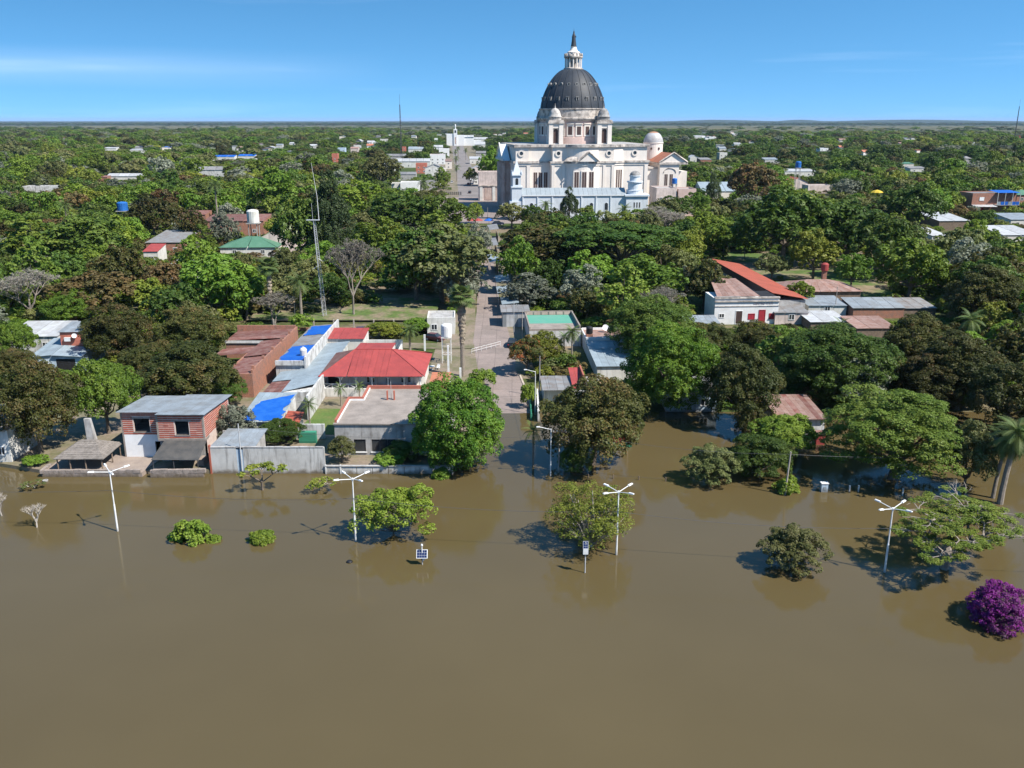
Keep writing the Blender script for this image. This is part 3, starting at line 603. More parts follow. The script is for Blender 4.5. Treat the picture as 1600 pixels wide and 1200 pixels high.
# lantern and statue
ln = ring('lantern', [(4.3, 66.3), (4.5, 66.6), (4.5, 67.3), (4.0, 67.5), (2.5, 67.6), (2.5, 71.4), (3.9, 71.5), (4.4, 71.9), (4.4, 72.5), (3.3, 72.6)], 'cream_dirty', 32)
co = None
for k in range(14):
    if co is None: co = MB().tube([(3.75, 0, bz(67.4)), (3.75, 0, bz(71.6))], .30, 8).build('column', M['cream'], ln); o = co
    else: o = co.copy(); COL.objects.link(o)
    o.rotation_euler = (0, 0, 2 * pi * k / 14)
sc_ = None
for k in range(14):
    if sc_ is None: sc_ = MB().lathe([(.0, bz(73.9)), (.35, bz(73.6)), (.5, bz(73.1)), (.35, bz(72.6)), (.42, bz(72.4))], 8, (4.0, 0)).build('urn', M['cream_dirty'], ln); o = sc_
    else: o = sc_.copy(); COL.objects.link(o)
    o.rotation_euler = (0, 0, 2 * pi * k / 14)
ring('lantern_cap', [(3.0, 72.5), (2.7, 73.6), (2.9, 74.0), (2.9, 74.4), (1.9, 74.9), (1.5, 75.8), (1.25, 76.6), (1.5, 76.8), (0.2, 76.9)], 'cream', 28)
st = ring('statue', [(1.35, 76.8), (1.22, 77.6), (.98, 79.2), (.80, 80.8), (.72, 81.7), (.55, 82.2), (.34, 82.5), (.36, 82.9), (.26, 83.4), (.08, 83.7), (.05, 84.6), (0.0, 84.7)], 'slate', 16, sm=True)
MB().tube([(-.6, -.3, bz(81.4)), (-.95, -.5, bz(80.9)), (-.5, -.75, bz(81.1))], .2, 6).tube([(.6, -.3, bz(81.4)), (.9, -.5, bz(80.9)), (.5, -.75, bz(81.1))], .2, 6).build('statue_arm', M['slate'], t)
# drum windows with surrounds
for k in range(24):
    a = 2 * pi * k / 24 + 0.0
    if sin(a) > 0.25: continue
    f = MB(); r = 15.35
    f.box(r - .1, -1.55, bz(36.9), r + .16, 1.55, bz(42.3)); f.box(r - .1, -1.75, bz(42.3), r + .5, 1.75, bz(42.7)); o = f.build('drum_window', M['cream'], t)
    f = MB(); f.box(r + .12, -.95, bz(37.6), r + .22, .95, bz(41.3)); q = f.build('pane', M['shutter'], o); o.rotation_euler = (0, 0, a)
# corner turrets
def turret(cx, cy, top):
    q = MB(); s = 3.3
    q.box(cx - s, cy - s, bz(33.4), cx - s + 1.9, cy - s + 1.9, bz(42.6)); q.box(cx + s - 1.9, cy - s, bz(33.4), cx + s, cy - s + 1.9, bz(42.6))
    q.box(cx - s, cy + s - 1.9, bz(33.4), cx - s + 1.9, cy + s, bz(42.6)); q.box(cx + s - 1.9, cy + s - 1.9, bz(33.4), cx + s, cy + s, bz(42.6))
    q.box(cx - s + .3, cy - s + 1.2, bz(33.4), cx + s - .3, cy + s - 1.2, bz(42.5)); q.box(cx - s + 1.2, cy - s + .3, bz(40.6), cx + s - 1.2, cy + s - .3, bz(42.55))
    o = q.build('turret', M['cream'], t)
    MB().box(cx - s - .4, cy - s - .4, bz(42.6), cx + s + .4, cy + s + .4, bz(43.5)).box(cx - s - .1, cy - s - .1, bz(43.5), cx + s + .1, cy + s + .1, bz(44.2)).build('cornice', M['cream_dirty'], o)
    f = MB(); pts = [(cx - 1.05, bz(34)), (cx + 1.05, bz(34))] + [(cx + 1.05 * cos(pi * k / 10), bz(39.2) + 1.05 * sin(pi * k / 10)) for k in range(11)]
    f.add([(x, cy - s + 1.1, z) for x, z in pts], [tuple(range(len(pts)))]); f.add([(cx + s - .25, cy + (x - cx), z) for x, z in pts], [tuple(range(len(pts)))]); f.build('arched_opening', M['shutter'], o)
    MB().lathe([(r, bz(z)) for r, z in [(2.95, 44.2), (2.95, 45.3), (3.1, 45.4), (3.1, 45.7), (2.7, 45.8), (2.6, 46.8), (2.2, 47.9), (1.5, 48.8), (.5, 49.3), (.25, 49.5), (.35, 49.8), (.12, 50.2), (.05, 51.4), (0, 51.5)]], 24, (cx, cy)).build('turret_dome', M[top], o, True)
turret(-11.3, -15.6, 'pale_dome'); turret(11.3, -15.6, 'grey_dome'); turret(-12.3, 12, 'grey_dome'); turret(12.3, 12, 'grey_dome')
# portico on the street side
MB().box(-33.6, -9, -1, -31.0, 12, bz(26)).build('portico_wall', M['stone_brown'], t)
po = MB()
for y in (-9, -4.2, 0.5, 5, 9.5): po.tube([(-34.0, y, -1), (-34.0, y, bz(25))], .9, 12)
po.build('portico_columns', M['stone_brown'], t)
MB().add([(-34.6, -11, bz(26)), (-31.3, -11, bz(26)), (-31.3, 13, bz(26)), (-34.6, 13, bz(26)), (-34.6, 1, bz(33.3)), (-31.3, 1, bz(33.3))], [(0, 1, 5, 4), (1, 2, 5), (2, 3, 4, 5), (3, 0, 4), (0, 3, 2, 1)]).build('portico_gable', M['chapel'], t)
MB().box(-35.1, -11.6, bz(26), -34.7, 13.6, bz(27)).add([(-35.1, -11.6, bz(26.4)), (-34.6, -11.6, bz(26.4)), (-34.6, 1, bz(34)), (-35.1, 1, bz(34)), (-35.1, 13.6, bz(26.4)), (-34.6, 13.6, bz(26.4))], [(0, 1, 2, 3), (3, 2, 5, 4)]).build('portico_trim', M['white'], t)
# inland wing with its own gable and small metal dome
MB().box(31.5, -15.5, -1, 41.0, 16, bz(22.2)).build('wing_wall', M['cream'], t)
MB().box(38.3, -18.4, -1, 47.6, 18, bz(24.2)).build('wing_wall', M['cream'], t)
MB().box(47.6, -16.6, -1, 52.2, 18, bz(21)).build('wing_wall', M['cream'], t)
MB().box(37.7, -19.1, bz(24.2), 51.6, 18, bz(25.2)).build('cornice', M['cream_dirty'], t)
MB().box(31.6, -16.0, bz(22.2), 37.6, -2, bz(22.9)).build('cornice', M['cream_dirty'], t)
MB().add([(38.0, -18.6, bz(25.2)), (51.2, -18.6, bz(25.2)), (44.6, -18.6, bz(29.2)), (38.0, 17, bz(25.2)), (51.2, 17, bz(25.2)), (44.6, 17, bz(29.2))], [(0, 1, 2), (5, 4, 3)]).build('wing_gable', M['cream'], t)
sheets(t, (37.6, 17, bz(25.1)), (37.6, -18.9, bz(25.1)), (44.6, -18.9, bz(29.35)), (44.6, 17, bz(29.35)), 'oxide', 8); sheets(t, (51.6, -18.9, bz(25.1)), (51.6, 17, bz(25.1)), (44.6, 17, bz(29.35)), (44.6, -18.9, bz(29.35)), 'rustpink', 8)
pe = MB(); pe.tube([(37.8, -19.0, bz(25.3)), (44.6, -19.0, bz(29.6)), (51.4, -19.0, bz(25.3))], .4, 4); pe.build('pediment_moulding', M['cream_dirty'], t)
MB().slab([(31.6, -3, bz(23)), (37.5, -3, bz(23)), (37.5, 12, bz(29)), (31.6, 12, bz(29))], .4).build('roof', M['oxide'], t)
ring('small_drum', [(4.7, 24), (4.7, 33.2), (4.95, 33.3), (4.95, 33.8)], 'cream', 32, c=(41.3, 4))
sm = [(4.75 * cos(a), 33.8 + 5.0 * sin(a)) for a in [pi / 2 * k / 12 for k in range(13)]]
MB().lathe([(r, bz(z)) for r, z in sm[:9]], 32, (41.3, 4)).build('small_dome', M['silver'], t, True)
MB().lathe([(r + .02, bz(z + .02)) for r, z in sm[8:]], 32, (41.3, 4)).build('small_dome_cap', M['dome_orange'], t, True)
for dx in (-2.2, 1.6): f = MB(); f.box(41.3 + dx - .4, -.72, bz(30.4), 41.3 + dx + .4, -.3, bz(31.4)); f.build('drum_window', M['shutter'], t)
for i in range(2): window(t, 40.6 + i * 2.5, bz(11.5), 1.75, 8.4, -18.4, 'cream', 'shutter')
f = MB(); nn = 12
f.tube([(43.2 + 3 * cos(pi * k / nn), -18.55, bz(20.4) + 2.2 * sin(pi * k / nn)) for k in range(nn + 1)], .18, 4); f.build('blind_arch', M['cream_dirty'], t)
window(t, 34.6, bz(8.5), 1.1, 2.2, -15.5, 'cream', 'shutter')

# ------------------------------------------------------------------ pale blue chapel in front of the basilica
t = thing('chapel', 'long pale blue chapel with spired turret and small domed tower before the basilica', 'chapel', (4.6, 384, 3), 0.05)
LM.append(('the pale blue chapel', 27, 385))
W_, D_ = 44.0, 12.0
mb = MB().wall(0, W_, -0.5, 10.2, 0, .4, [(3.0 + i * 6.4, 4.4 + i * 6.4, 4.4, 7.0) for i in range(6)]); mb.box(0, .4, -0.5, .4, D_, 10.2); mb.box(W_ - .4, .4, -.5, W_, D_, 10.2); mb.box(.4, D_ - .4, -.5, W_ - .4, D_, 10.2)
mb.build('wall', M['chapel'], t)
for i in range(8): MB().box(-.2 + i * 6.25, -.3, -.5, .25 + i * 6.25, -.002, 10.0).build('buttress', M['chapel'], t)
MB().box(-.3, -.4, 10.2, W_ + .3, -.0, 10.6).build('cornice', M['white_clean'], t)
gable_roof(t, 0, W_, 0, D_, 10.3, 13.2, 'chapel_roof', 22, 'x', .3)
for i in range(6):
    f = MB(); x = 3.7 + i * 6.4
    pts = [(x - .95, 4.0), (x + .95, 4.0)] + [(x + .95 * cos(pi * k / 8), 6.6 + .95 * sin(pi * k / 8)) for k in range(9)]
    ins = [(x - .7, 4.3), (x + .7, 4.3)] + [(x + .7 * cos(pi * k / 8), 6.6 + .7 * sin(pi * k / 8)) for k in range(9)]
    f.add([(a, -.08, c) for a, c in pts] + [(a, .0, c) for a, c in pts], [tuple(range(len(pts)))] + [(k, (k + 1) % 11, 11 + (k + 1) % 11, 11 + k) for k in range(11)])
    o = f.build('window', M['chapel'], t)
    MB().add([(a, -.1, c) for a, c in ins], [tuple(range(len(ins)))]).build('pane', M['glass'], o)
# spired turret
q = MB().box(-5.5, 0, -.5, -.02, 6, 8.0).box(-4.6, .5, 8, -.4, 4.9, 13.6); q.box(-4.9, .2, 13.6, -.1, 5.2, 14.2); q.box(-4.2, .9, 14.2, -.8, 4.5, 18.6); q.box(-4.6, .5, 18.6, -.4, 4.9, 19.1); q.build('turret', M['chapel'], t)
f = MB(); pts = [(-3.1, 14.8), (-1.9, 14.8)] + [(-2.5 + .6 * cos(pi * k / 8), 17.0 + .6 * sin(pi * k / 8)) for k in range(9)]; f.add([(a, .86, c) for a, c in pts], [tuple(range(11))]); f.build('arched_opening', M['glass'], t)
MB().add([(-4.3, .8, 19.1), (-.7, .8, 19.1), (-.7, 4.6, 19.1), (-4.3, 4.6, 19.1), (-2.5, 2.7, 25.2)], [(0, 1, 4), (1, 2, 4), (2, 3, 4), (3, 0, 4)]).build('spire', M['chapel'], t)
pn = MB()
for a, c in ((-4.5, .7), (-.5, .7), (-4.5, 4.7), (-.5, 4.7)): pn.lathe([(.3, 19.1), (.3, 19.8), (0, 21)], 6, (a, c))
pn.build('pinnacle', M['chapel'], t)
# domed tower at the other end
q = MB().box(W_ + .02, -1, -.5, W_ + 9.4, 8, 10.0); q.box(W_ - .6, -1.6, 10, W_ + 9.9, 8.4, 10.7); q.build('tower_wall', M['chapel'], t)
for i in range(3): window(t, W_ + 3.2 + i * 1.15, 5.2, .7, 2.4, -1, 'white_clean', 'glass')
MB().lathe([(3.5, 10.7), (3.5, 12.2), (3.7, 12.4), (2.9, 12.5), (2.9, 15.4), (3.4, 15.6), (3.4, 16.1), (2.2, 16.2), (2.2, 18.0), (2.5, 18.1), (2.5, 18.4), (2.3, 18.45)], 24, (W_ + 4.2, 3.2)).build('tower_drum', M['chapel'], t)
MB().lathe([(2.3 * cos(a), 18.4 + 2.0 * sin(a)) for a in [pi / 2 * k / 8 for k in range(9)]], 20, (W_ + 4.2, 3.2)).build('tower_dome', M['grey_dome'], t, True)

# gate building with stone panels beside the plaza
house('cream gate building with two brown stone relief panels beside the plaza', 748, 786, 314, 14.2, 10, 'flat', 'palepink', 'concrete', .8, 0, 'the gate building', name='gate_building', cat='building', Y=481, z=3)
g = bpy.data.objects['gate_building']
for x in (3.0, 9.2): MB().box(x, -.12, .5, x + 3.8, 0.02, 7.2).build('relief_panel', M['stone_brown'], g)
for x in (.6, 7.3): MB().box(x, -.3, 0, x + 1.5, .02, 7.5).build('pillar', M['white'], g)
MB().box(0, -.45, 7.5, 13, .0, 8).build('ledge', M['cream_dirty'], g)
# plain dark posts added in place of unread letters across the plaza
bp_ = None
for i in range(8):
    x = Xat(698.5 + i * 3.1, 520, 3)
    if bp_ is None: bp_ = MB().lathe([(.34, 0), (.34, 1.1), (.22, 1.25), (.42, 1.4), (.3, 1.75), (0, 1.85)], 10).build('placeholder', M['darksteel'])
    o = bp_ if i == 0 else bp_.copy()
    if i: COL.objects.link(o)
    o.location = (x, 520 - i * .1, 3.02)
    tag(o, ('first', 'second', 'third', 'fourth', 'fifth', 'sixth', 'seventh', 'eighth')[i] + ' dark plaza bollard standing for a letter, counted from the white tent', 'placeholder', 'dark letter placeholders across the plaza')
# ------------------------------------------------------------------ buildings along the flooded shore
def foot(x0, x1, y0, y1, short=None, rect=None):
    FOOT.append((x0 - 1, x1 + 1, y0 - 1, y1 + 1))
    if short: LM.append((short, (x0 + x1) / 2, (y0 + y1) / 2))
    if rect: KEEP.append((*rect, y0))
# thatched shelter on its terrace
t = thing('thatched_shelter', 'open shelter with a grey hipped thatch roof on timber posts by the water', 'shelter', (-55.6, 109.7, .6))
foot(-60, -52, 106.5, 113, 'the thatched shelter', (75, 190, 683, 740))
struct(MB().slab([(-60.4, 106.4, .6), (-47.6, 106.4, .6), (-46.7, 112.9, .6), (-60.4, 112.9, .6)], 1.6).build('terrace', M['terrace']))
r = random.Random(4); NC = 9
def hipring(f):            # corner points of the hip at height fraction f
    return [(-3.2 + 2.35 * f, -3.1 + 3.1 * f), (3.2 - 2.3 * f, -3.1 + 3.1 * f), (3.2 - 2.3 * f, 3.1 - 3.1 * f), (-3.2 + 2.35 * f, 3.1 - 3.1 * f)]
for c in range(NC):
    f0, f1 = c / NC, min(1, (c + 1.25) / NC); a = hipring(f0); b_ = hipring(f1); z0 = 1.75 + 1.55 * f0; z1 = 1.75 + 1.55 * f1
    mb = MB()
    for s in range(4):
        p, q, q2, p2 = a[s], a[(s + 1) % 4], b_[(s + 1) % 4], b_[s]
        m_ = 10
        for i in range(m_):
            u0, u1 = i / m_, (i + 1) / m_; j = r.uniform(-.025, .025)
            P4 = [(p[0] + (q[0] - p[0]) * u0, p[1] + (q[1] - p[1]) * u0, z0 + .05 + j), (p[0] + (q[0] - p[0]) * u1, p[1] + (q[1] - p[1]) * u1, z0 + .05 + j), (p2[0] + (q2[0] - p2[0]) * u1, p2[1] + (q2[1] - p2[1]) * u1, z1), (p2[0] + (q2[0] - p2[0]) * u0, p2[1] + (q2[1] - p2[1]) * u0, z1)]
            mb.add(P4 + [(x, y, z - .1) for x, y, z in P4[:2]], [(0, 1, 2, 3), (4, 5, 1, 0), (0, 3, 4), (1, 5, 2)])
    mb.build('thatch_course', M['thatch'], t)
post = None
for x, y in ((-2.9, -2.8), (-1.3, -2.8), (.7, -2.8), (2.8, -2.8), (2.8, .2), (2.8, 2.7), (-2.9, 2.7), (-2.9, 0)):
    o = MB().tube([(0, 0, 0), (0, 0, 1.85)], .09, 7).build('post', M['wood'], t) if post is None else post.copy()
    if post is None: post = o
    else: COL.objects.link(o)
    o.location = (x, y, 0)
fl = MB(); fl.add([(-57.5, 113.3, .5), (-56.3, 113.3, .5), (-56.3, 114.3, .5), (-57.5, 114.3, .5), (-57.75, 113.6, 5.4), (-56.95, 113.6, 5.4), (-56.95, 114.1, 5.4), (-57.75, 114.1, 5.4)], [(0, 1, 5, 4), (1, 2, 6, 5), (2, 3, 7, 6), (3, 0, 4, 7), (4, 5, 6, 7)])
fl.box(-57.9, 113.2, .5, -55.4, 114.6, 1.9)
tag(fl.build('chimney', M['concrete']), 'tall leaning concrete chimney behind the thatched shelter', 'chimney')
def rubble(name, label, pts, h, th=.45, piers=()):
    t = thing(name, label, 'wall', (pts[0][0], pts[0][1], 0))
    r = random.Random(7); x0, y0 = pts[0]
    for (ax, ay), (bx_, by) in zip(pts[:-1], pts[1:]):
        L_ = hypot(bx_ - ax, by - ay); n_ = max(2, int(L_ / .9)); a = Vector((ax - x0, ay - y0, 0)); d = Vector((bx_ - ax, by - ay, 0)) / L_; p = Vector((-d.y, d.x, 0))
        mb = MB(); mb.slab([a - p * th * .4 + Vector((0, 0, h - .12)), a + d * L_ - p * th * .4 + Vector((0, 0, h - .12)), a + d * L_ + p * th * .4 + Vector((0, 0, h - .12)), a + p * th * .4 + Vector((0, 0, h - .12))], h + .8).build('wall_core', M['stonewall'], t)
        for i in range(n_):
            for lv in range(2):
                s0 = a + d * (L_ * (i + .5 * lv * .6) / n_); s1 = s0 + d * (L_ / n_ - .05); e = r.uniform(.38, .5) * th + .03; zt = h * (.5 + .5 * lv) + r.uniform(-.05, .04)
                MB().slab([s0 - p * e + Vector((0, 0, zt)), s1 - p * e + Vector((0, 0, zt)), s1 + p * e + Vector((0, 0, zt)), s0 + p * e + Vector((0, 0, zt))], h * .5 - .04 + (0.5 if lv == 0 else 0)).build('stone', M['stonewall'], t)
    return t
rubble('stone_wall', 'low rubble wall along the front of the thatched shelter terrace', [(-60.6, 109), (-60.4, 106.5), (-48.0, 106.6)], .95)
rubble('stone_wall', 'low rubble wall in front of the brick house awning', [(-46.4, 106.3), (-39.6, 106.4)], 1.1)

# unfinished two-storey brick house
t = thing('brick_house', 'two-storey unfinished red brick house with white ground floor and sheet roof', 'house', (-46.6, 112, .5))
foot(-52.5, -40, 106, 121.5, 'the unfinished brick house', (186, 348, 618, 740))
WZ = (3.25, 6.45)
def course_wall(par, x0, x1, y, z0, z1, holes, seed, side=-1):
    core = MB().wall(x0, x1, z0, z1, y, .2, holes); core.build('brick_backing', M['mortar'], par)
    r = random.Random(seed); n_ = int((z1 - z0) / .29); hgt = (z1 - z0) / n_
    for i in range(n_):
        za = z0 + i * hgt + .05; zb = z0 + (i + 1) * hgt - .045; segs = [(x0 + .12, x1 - .12)]
        for q in holes:
            if za < q[3] + .2 and zb > q[2] - .1:
                segs = [s for a, b_ in segs for s in ((a, min(b_, q[0] - .12)), (max(a, q[1] + .12), b_)) if s[1] - s[0] > .15]
        for a, b_ in segs:
            k = max(1, int((b_ - a) / .62)); st_ = (b_ - a) / k
            for j in range(k):
                d = r.uniform(.012, .035); xx = a + j * st_
                MB().box(xx + .015, y - d, za + r.uniform(0, .012), xx + st_ - .015, y + .05, zb - r.uniform(0, .02)).build('brick', M['brick'], par)
HL = (-3.75, -1.65, 3.65, 5.5); HR = (2.3, 4.1, 3.75, 5.65)
MB().wall(-5.4, 0, -.6, WZ[0], 0, .25, [(-1.2, -.3, 0, 2.3)]).build('ground_floor_wall', M['white_clean'], t)
course_wall(t, -5.4, 0, 0, WZ[0], WZ[1], [HL], 1)
MB().wall(0, 6.1, -.6, WZ[0] - .15, -1.2, .25, [(1.2, 2.2, 0, 2.1), (3.6, 5.0, .9, 2.1)]).build('ground_floor_wall', M['concrete'], t)
course_wall(t, 0, 6.1, -1.5, WZ[0], WZ[1], [HR], 2)
MB().box(-.05, -1.62, WZ[0] - .28, 6.2, .0, WZ[0]).build('floor_slab', M['roofconc'], t)
co = MB()
for x, y, zt in ((-5.42, -.02, WZ[1]), (-.12, -1.54, WZ[1]), (5.9, -1.54, WZ[1])): co.box(x, y, -.3 if x < -5 else WZ[0], x + .22, y + .26, zt)
co.build('corner_post', M['roofconc'], t)
sw = MB(); sw.box(-5.4, .25, -.6, -5.2, 8.79, 3.25).add([(-5.4, .25, 3.2), (-5.2, .25, 3.2), (-5.2, 8.79, 3.2), (-5.4, 8.79, 3.2), (-5.4, .25, 6.4), (-5.2, .25, 6.4), (-5.2, 8.79, 5.72), (-5.4, 8.79, 5.72)], [(0, 3, 2, 1), (4, 5, 6, 7), (0, 1, 5, 4), (1, 2, 6, 5), (2, 3, 7, 6), (3, 0, 4, 7)]).box(-5.4, 8.8, -.6, 6.1, 9, WZ[1] - .85).box(5.9, -1.2, -.6, 6.1, 9, WZ[0]); sw.build('side_wall', M['mortar'], t)
r = random.Random(9)
MB().add([(5.9, -1.25, WZ[0]), (6.1, -1.25, WZ[0]), (6.1, 8.8, WZ[0]), (5.9, 8.8, WZ[0]), (5.9, -1.25, WZ[1]), (6.1, -1.25, WZ[1]), (6.1, 8.8, WZ[1] - .8), (5.9, 8.8, WZ[1] - .8)], [(0, 1, 5, 4), (1, 2, 6, 5), (2, 3, 7, 6), (3, 0, 4, 7), (4, 5, 6, 7)]).build('brick_backing', M['mortar'], t)
for i in range(10):
    za = WZ[0] + .05 + i * .29
    for j in range(15):
        y = -1.2 + j * .66
        if y > 8.2: continue
        zl = WZ[1] - .08 * (y + 1.2) - .05
        if za + .2 < zl: MB().box(6.05, y + .015, za, 6.1 + r.uniform(.012, .035), y + .63, za + .2).build('brick', M['brick'], t)
for q, y in ((HL, 0), (HR, -1.5)): MB().box(q[0] - .4, y - .05, q[3], q[1] + .4, y + .1, q[3] + .17).build('lintel', M['roofconc'], t); MB().box(q[0] - .12, y - .07, q[2] - .12, q[1] + .12, y + .28, q[2]).build('window_sill', M['roofconc'], t)
MB().box(-5.1, .5, WZ[0] - .15, 5.8, 8.7, WZ[0]).build('upper_floor', M['concrete'], t)
sheets(t, (-5.75, -.5, 6.56), (-.02, -.5, 6.56), (-.02, 9.4, 5.78), (-5.75, 9.4, 5.78), 'zinc', 6); sheets(t, (0, -2.0, 6.73), (6.5, -2.0, 6.73), (6.5, 9.9, 5.80), (0, 9.9, 5.80), 'zinc', 7)
a = thing('awning', 'charcoal shade cloth awning sloping from the front of the brick house', 'awning', (-43.4, 110, .5))
MB().slab([(-2.9, -3.4, 1.75), (3.2, -3.4, 1.75), (3.1, .38, 2.95), (-2.5, .38, 2.95)], .05).build('shade_cloth', M['awning'], a)
for x in (-2.75, -.1, 3.0): MB().tube([(x, -3.25, 0), (x, -3.25, 1.72)], .05, 6).build('post', M['darksteel'], a)
MB().box(2.3, -1.2, -.01, 3.0, .4, .9).build('counter', M['terrace'], a)

# white house at the edge of the picture
house('white house almost hidden by trees at the far end of the shore', -60, 19, 722, 4.6, 9, 'mono', 'white', 'zincold', .5, 3, None, rz=0, name='white_house', keep=False)

# shore wall and shed behind it
t = thing('shore_wall', 'long stained grey white wall standing in the water before the garden', 'wall', (-39, 107.5, 0))
MB().box(0, 0, -.8, 3.4, .25, 3.55).box(4.3, 0, -.8, 14.8, .25, 3.6).build('wall', M['greywall'], t)
MB().box(3.42, .05, -.8, 4.28, .2, 3.3).build('gate', M['ltblue'], t)
MB().box(-.12, -.08, -.8, .1, .3, 3.9).build('end_post', M['brick'], t)
cap = MB()
for i in range(14): cap.box(i * 1.05 + .02, -.05, 3.6, i * 1.05 + 1.03, .3, 3.66 + (i % 3) * .02)
cap.build('coping', M['concrete'], t)
foot(-39.2, -24, 107.3, 108, 'the grey shore wall', (328, 510, 697, 740))
t = thing('lean_to_shed', 'grey sheet roofed lean-to shed behind the grey shore wall', 'shed', (-39, 107.9, .5))
MB().box(0, 5.2, -.4, 5.6, 5.4, 3.4).box(0, .02, -.4, .15, 5.2, 2.9).box(5.45, .02, -.4, 5.6, 5.2, 2.9).build('wall', M['concrete'], t)
sheets(t, (-.15, -.35, 3.0), (5.8, -.35, 3.0), (6.0, 5.7, 3.55), (.6, 5.7, 3.55), 'zinc', 6)
foot(-39, -33, 108, 113.5)
# garden things
t = thing('garden_counter', 'green painted slatted counter against a pale wall in the garden', 'counter', (-29.9, 117.5, .5))
for i in range(5): MB().box(0, -.06, .25 + i * .28, 2.4, .0, .48 + i * .28).build('slat', M['green_paint'], t)
MB().box(0, .0, 0, 2.4, .7, 1.62).build('frame', M['green_paint'], t)
t2 = MB().box(-30.2, 119.2, .4, -26.6, 119.5, 2.7).build('garden_wall', M['old_white']); tag(t2, 'short mildewed white wall behind the green garden counter', 'wall')
t = thing('garden_fountain', 'small white pedestal on the lawn beside the flat concrete house', 'pedestal', (-25.6, 127.5, .5))
MB().lathe([(.55, 0), (.5, .15), (.14, .25), (.12, 1.0), (.3, 1.15), (.05, 1.2)], 12).build('pedestal_base', M['white_clean'], t); MB().box(-1.0, -.35, 0, .9, .35, .08).build('slab', M['white_clean'], t)

# flat roofed concrete house
t = thing('concrete_house', 'flat roofed bare concrete house with brick parapet and wide dark windows', 'house', (-23.8, 112.6, .5))
foot(-24.2, -8, 107.5, 130, 'the flat concrete house', (508, 640, 605, 740))
HO = [(2.5, 4.1, .6, 2.35), (4.9, 8.1, .6, 2.35), (10.3, 13.8, .6, 2.35)]
MB().wall(0, 15.3, -.6, 4.45, 0, .3, HO).box(0, .3, -.6, .3, 10.7, 4.45).box(15.0, .3, -.6, 15.3, 16.5, 4.45).box(2.0, 16.2, -.6, 15.0, 16.5, 4.45).box(.3, 10.4, -.6, 2.3, 10.7, 4.45).box(2.0, 10.7, -.6, 2.3, 16.2, 4.45).build('wall', M['concrete'], t)
MB().box(-.12, -.18, 4.45, 15.42, .3, 4.62).build('roof_edge', M['roofconc'], t)
rf = MB().prism([(.3, .32), (15.0, .32), (15.0, 16.2), (2.3, 16.2), (2.3, 10.4), (.3, 10.4)], 4.3, 4.55); rf.build('roof', M['roofconc'], t)
pp = [(0, .32, .3, 10.7, None), (.3, 10.4, 2.3, 10.7, None), (2.0, 10.7, 2.3, 16.5, None), (2.3, 16.2, 15.3, 16.5, None), (15.0, .32, 15.3, 16.2, None)]
for x0, y0, x1, y1, _ in pp: MB().box(x0, y0, 4.55, x1, y1, 5.05).build('brick_parapet', M['capbrick'], t)
fl = MB(); fl.box(.31, .32, 4.552, .42, 10.3, 4.8).box(.42, 10.28, 4.552, 2.3, 10.39, 4.8).box(2.31, 10.28, 4.552, 2.42, 16.1, 4.8); fl.build('flashing', M['white_clean'], t)
for q in HO: MB().box(q[0] - .08, .12, q[2] - .01, q[1] + .08, .16, q[3] + .01).build('window', M['glass'], t); MB().box(q[0] - .15, -.12, q[2] - .14, q[1] + .15, .05, q[2] - .015).build('window_sill', M['white_clean'], t)
for q in HO[1:]:
    m_ = MB()
    for k in range(1, 3): x = q[0] + (q[1] - q[0]) * k / 3; m_.box(x - .04, .07, q[2], x + .04, .118, q[3])
    m_.build('mullion', M['darksteel'], t)
MB().box(.25, -.2, 1.4, .75, -.01, 2.5).build('lantern_niche', M['darksteel'], t)
for x in (5.6, 6.6): MB().box(x, 10.6, 4.55, x + .18, 11.0, 5.9).build('roof_stub', M['brick'], t)
MB().tube([(6.2, 11.2, 4.55), (6.2, 11.2, 7.2)], .03, 5).build('aerial', M['steel'], t)
struct(MB().box(-24.1, 107.75, -1, -7.7, 112.55, .62).build('forecourt', M['yard']))
t = thing('low_shore_wall', 'low peeling white wall at the waterline of the flat concrete house', 'wall', (-24.2, 107.4, 0))
mb = MB()
for i in range(8): mb.box(.0 + i * 2.05, .0, -.8, 1.98 + i * 2.05, .25, 1.05)
mb.build('wall', M['old_white'], t)
for x in (0.0, 1.9, 16.4): MB().box(x, -.1, -.8, x + .18, -.005, 1.3).build('post', M['lampwhite'], t)
MB().box(-.1, -.12, 1.05, 16.5, .32, 1.13).build('coping', M['concrete'], t)

# red roofed house with a veranda
t = thing('red_roofed_house', 'white house under a bright red hipped roof with a columned veranda', 'house', (-31.1, 139.2, .5))
foot(-31.5, -14, 138.5, 155, 'the red roofed house', (500, 668, 535, 606))
MB().box(0, 3, -.6, 16.2, 14.4, 3.7).box(0, 0, -.6, .3, 3, 3.5).build('wall', M['white'], t)
MB().box(0.3, .2, -.6, 16.4, 3, 1.35).build('veranda_floor', M['white'], t)
for i in range(7): x = .35 + i * 2.62; MB().lathe([(.17, 1.35), (.17, 1.5), (.12, 1.6), (.10, 3.0), (.16, 3.1), (.2, 3.3)], 10, (x, .4)).build('column', M['lampwhite'], t)
for i in range(6):
    x = .35 + i * 2.62; q = MB(); nn = 6
    for k in range(nn):
        u0, u1 = k / nn, (k + 1) / nn; h0 = 3.38 - .32 * abs(2 * u0 - 1) ** 2.5; h1 = 3.38 - .32 * abs(2 * u1 - 1) ** 2.5
        q.add([(x + 2.62 * u0, .35, h0), (x + 2.62 * u1, .35, h1), (x + 2.62 * u1, .35, 3.55), (x + 2.62 * u0, .35, 3.55)], [(0, 1, 2, 3)])
    q.build('arch_fascia', M['ltblue'], t)
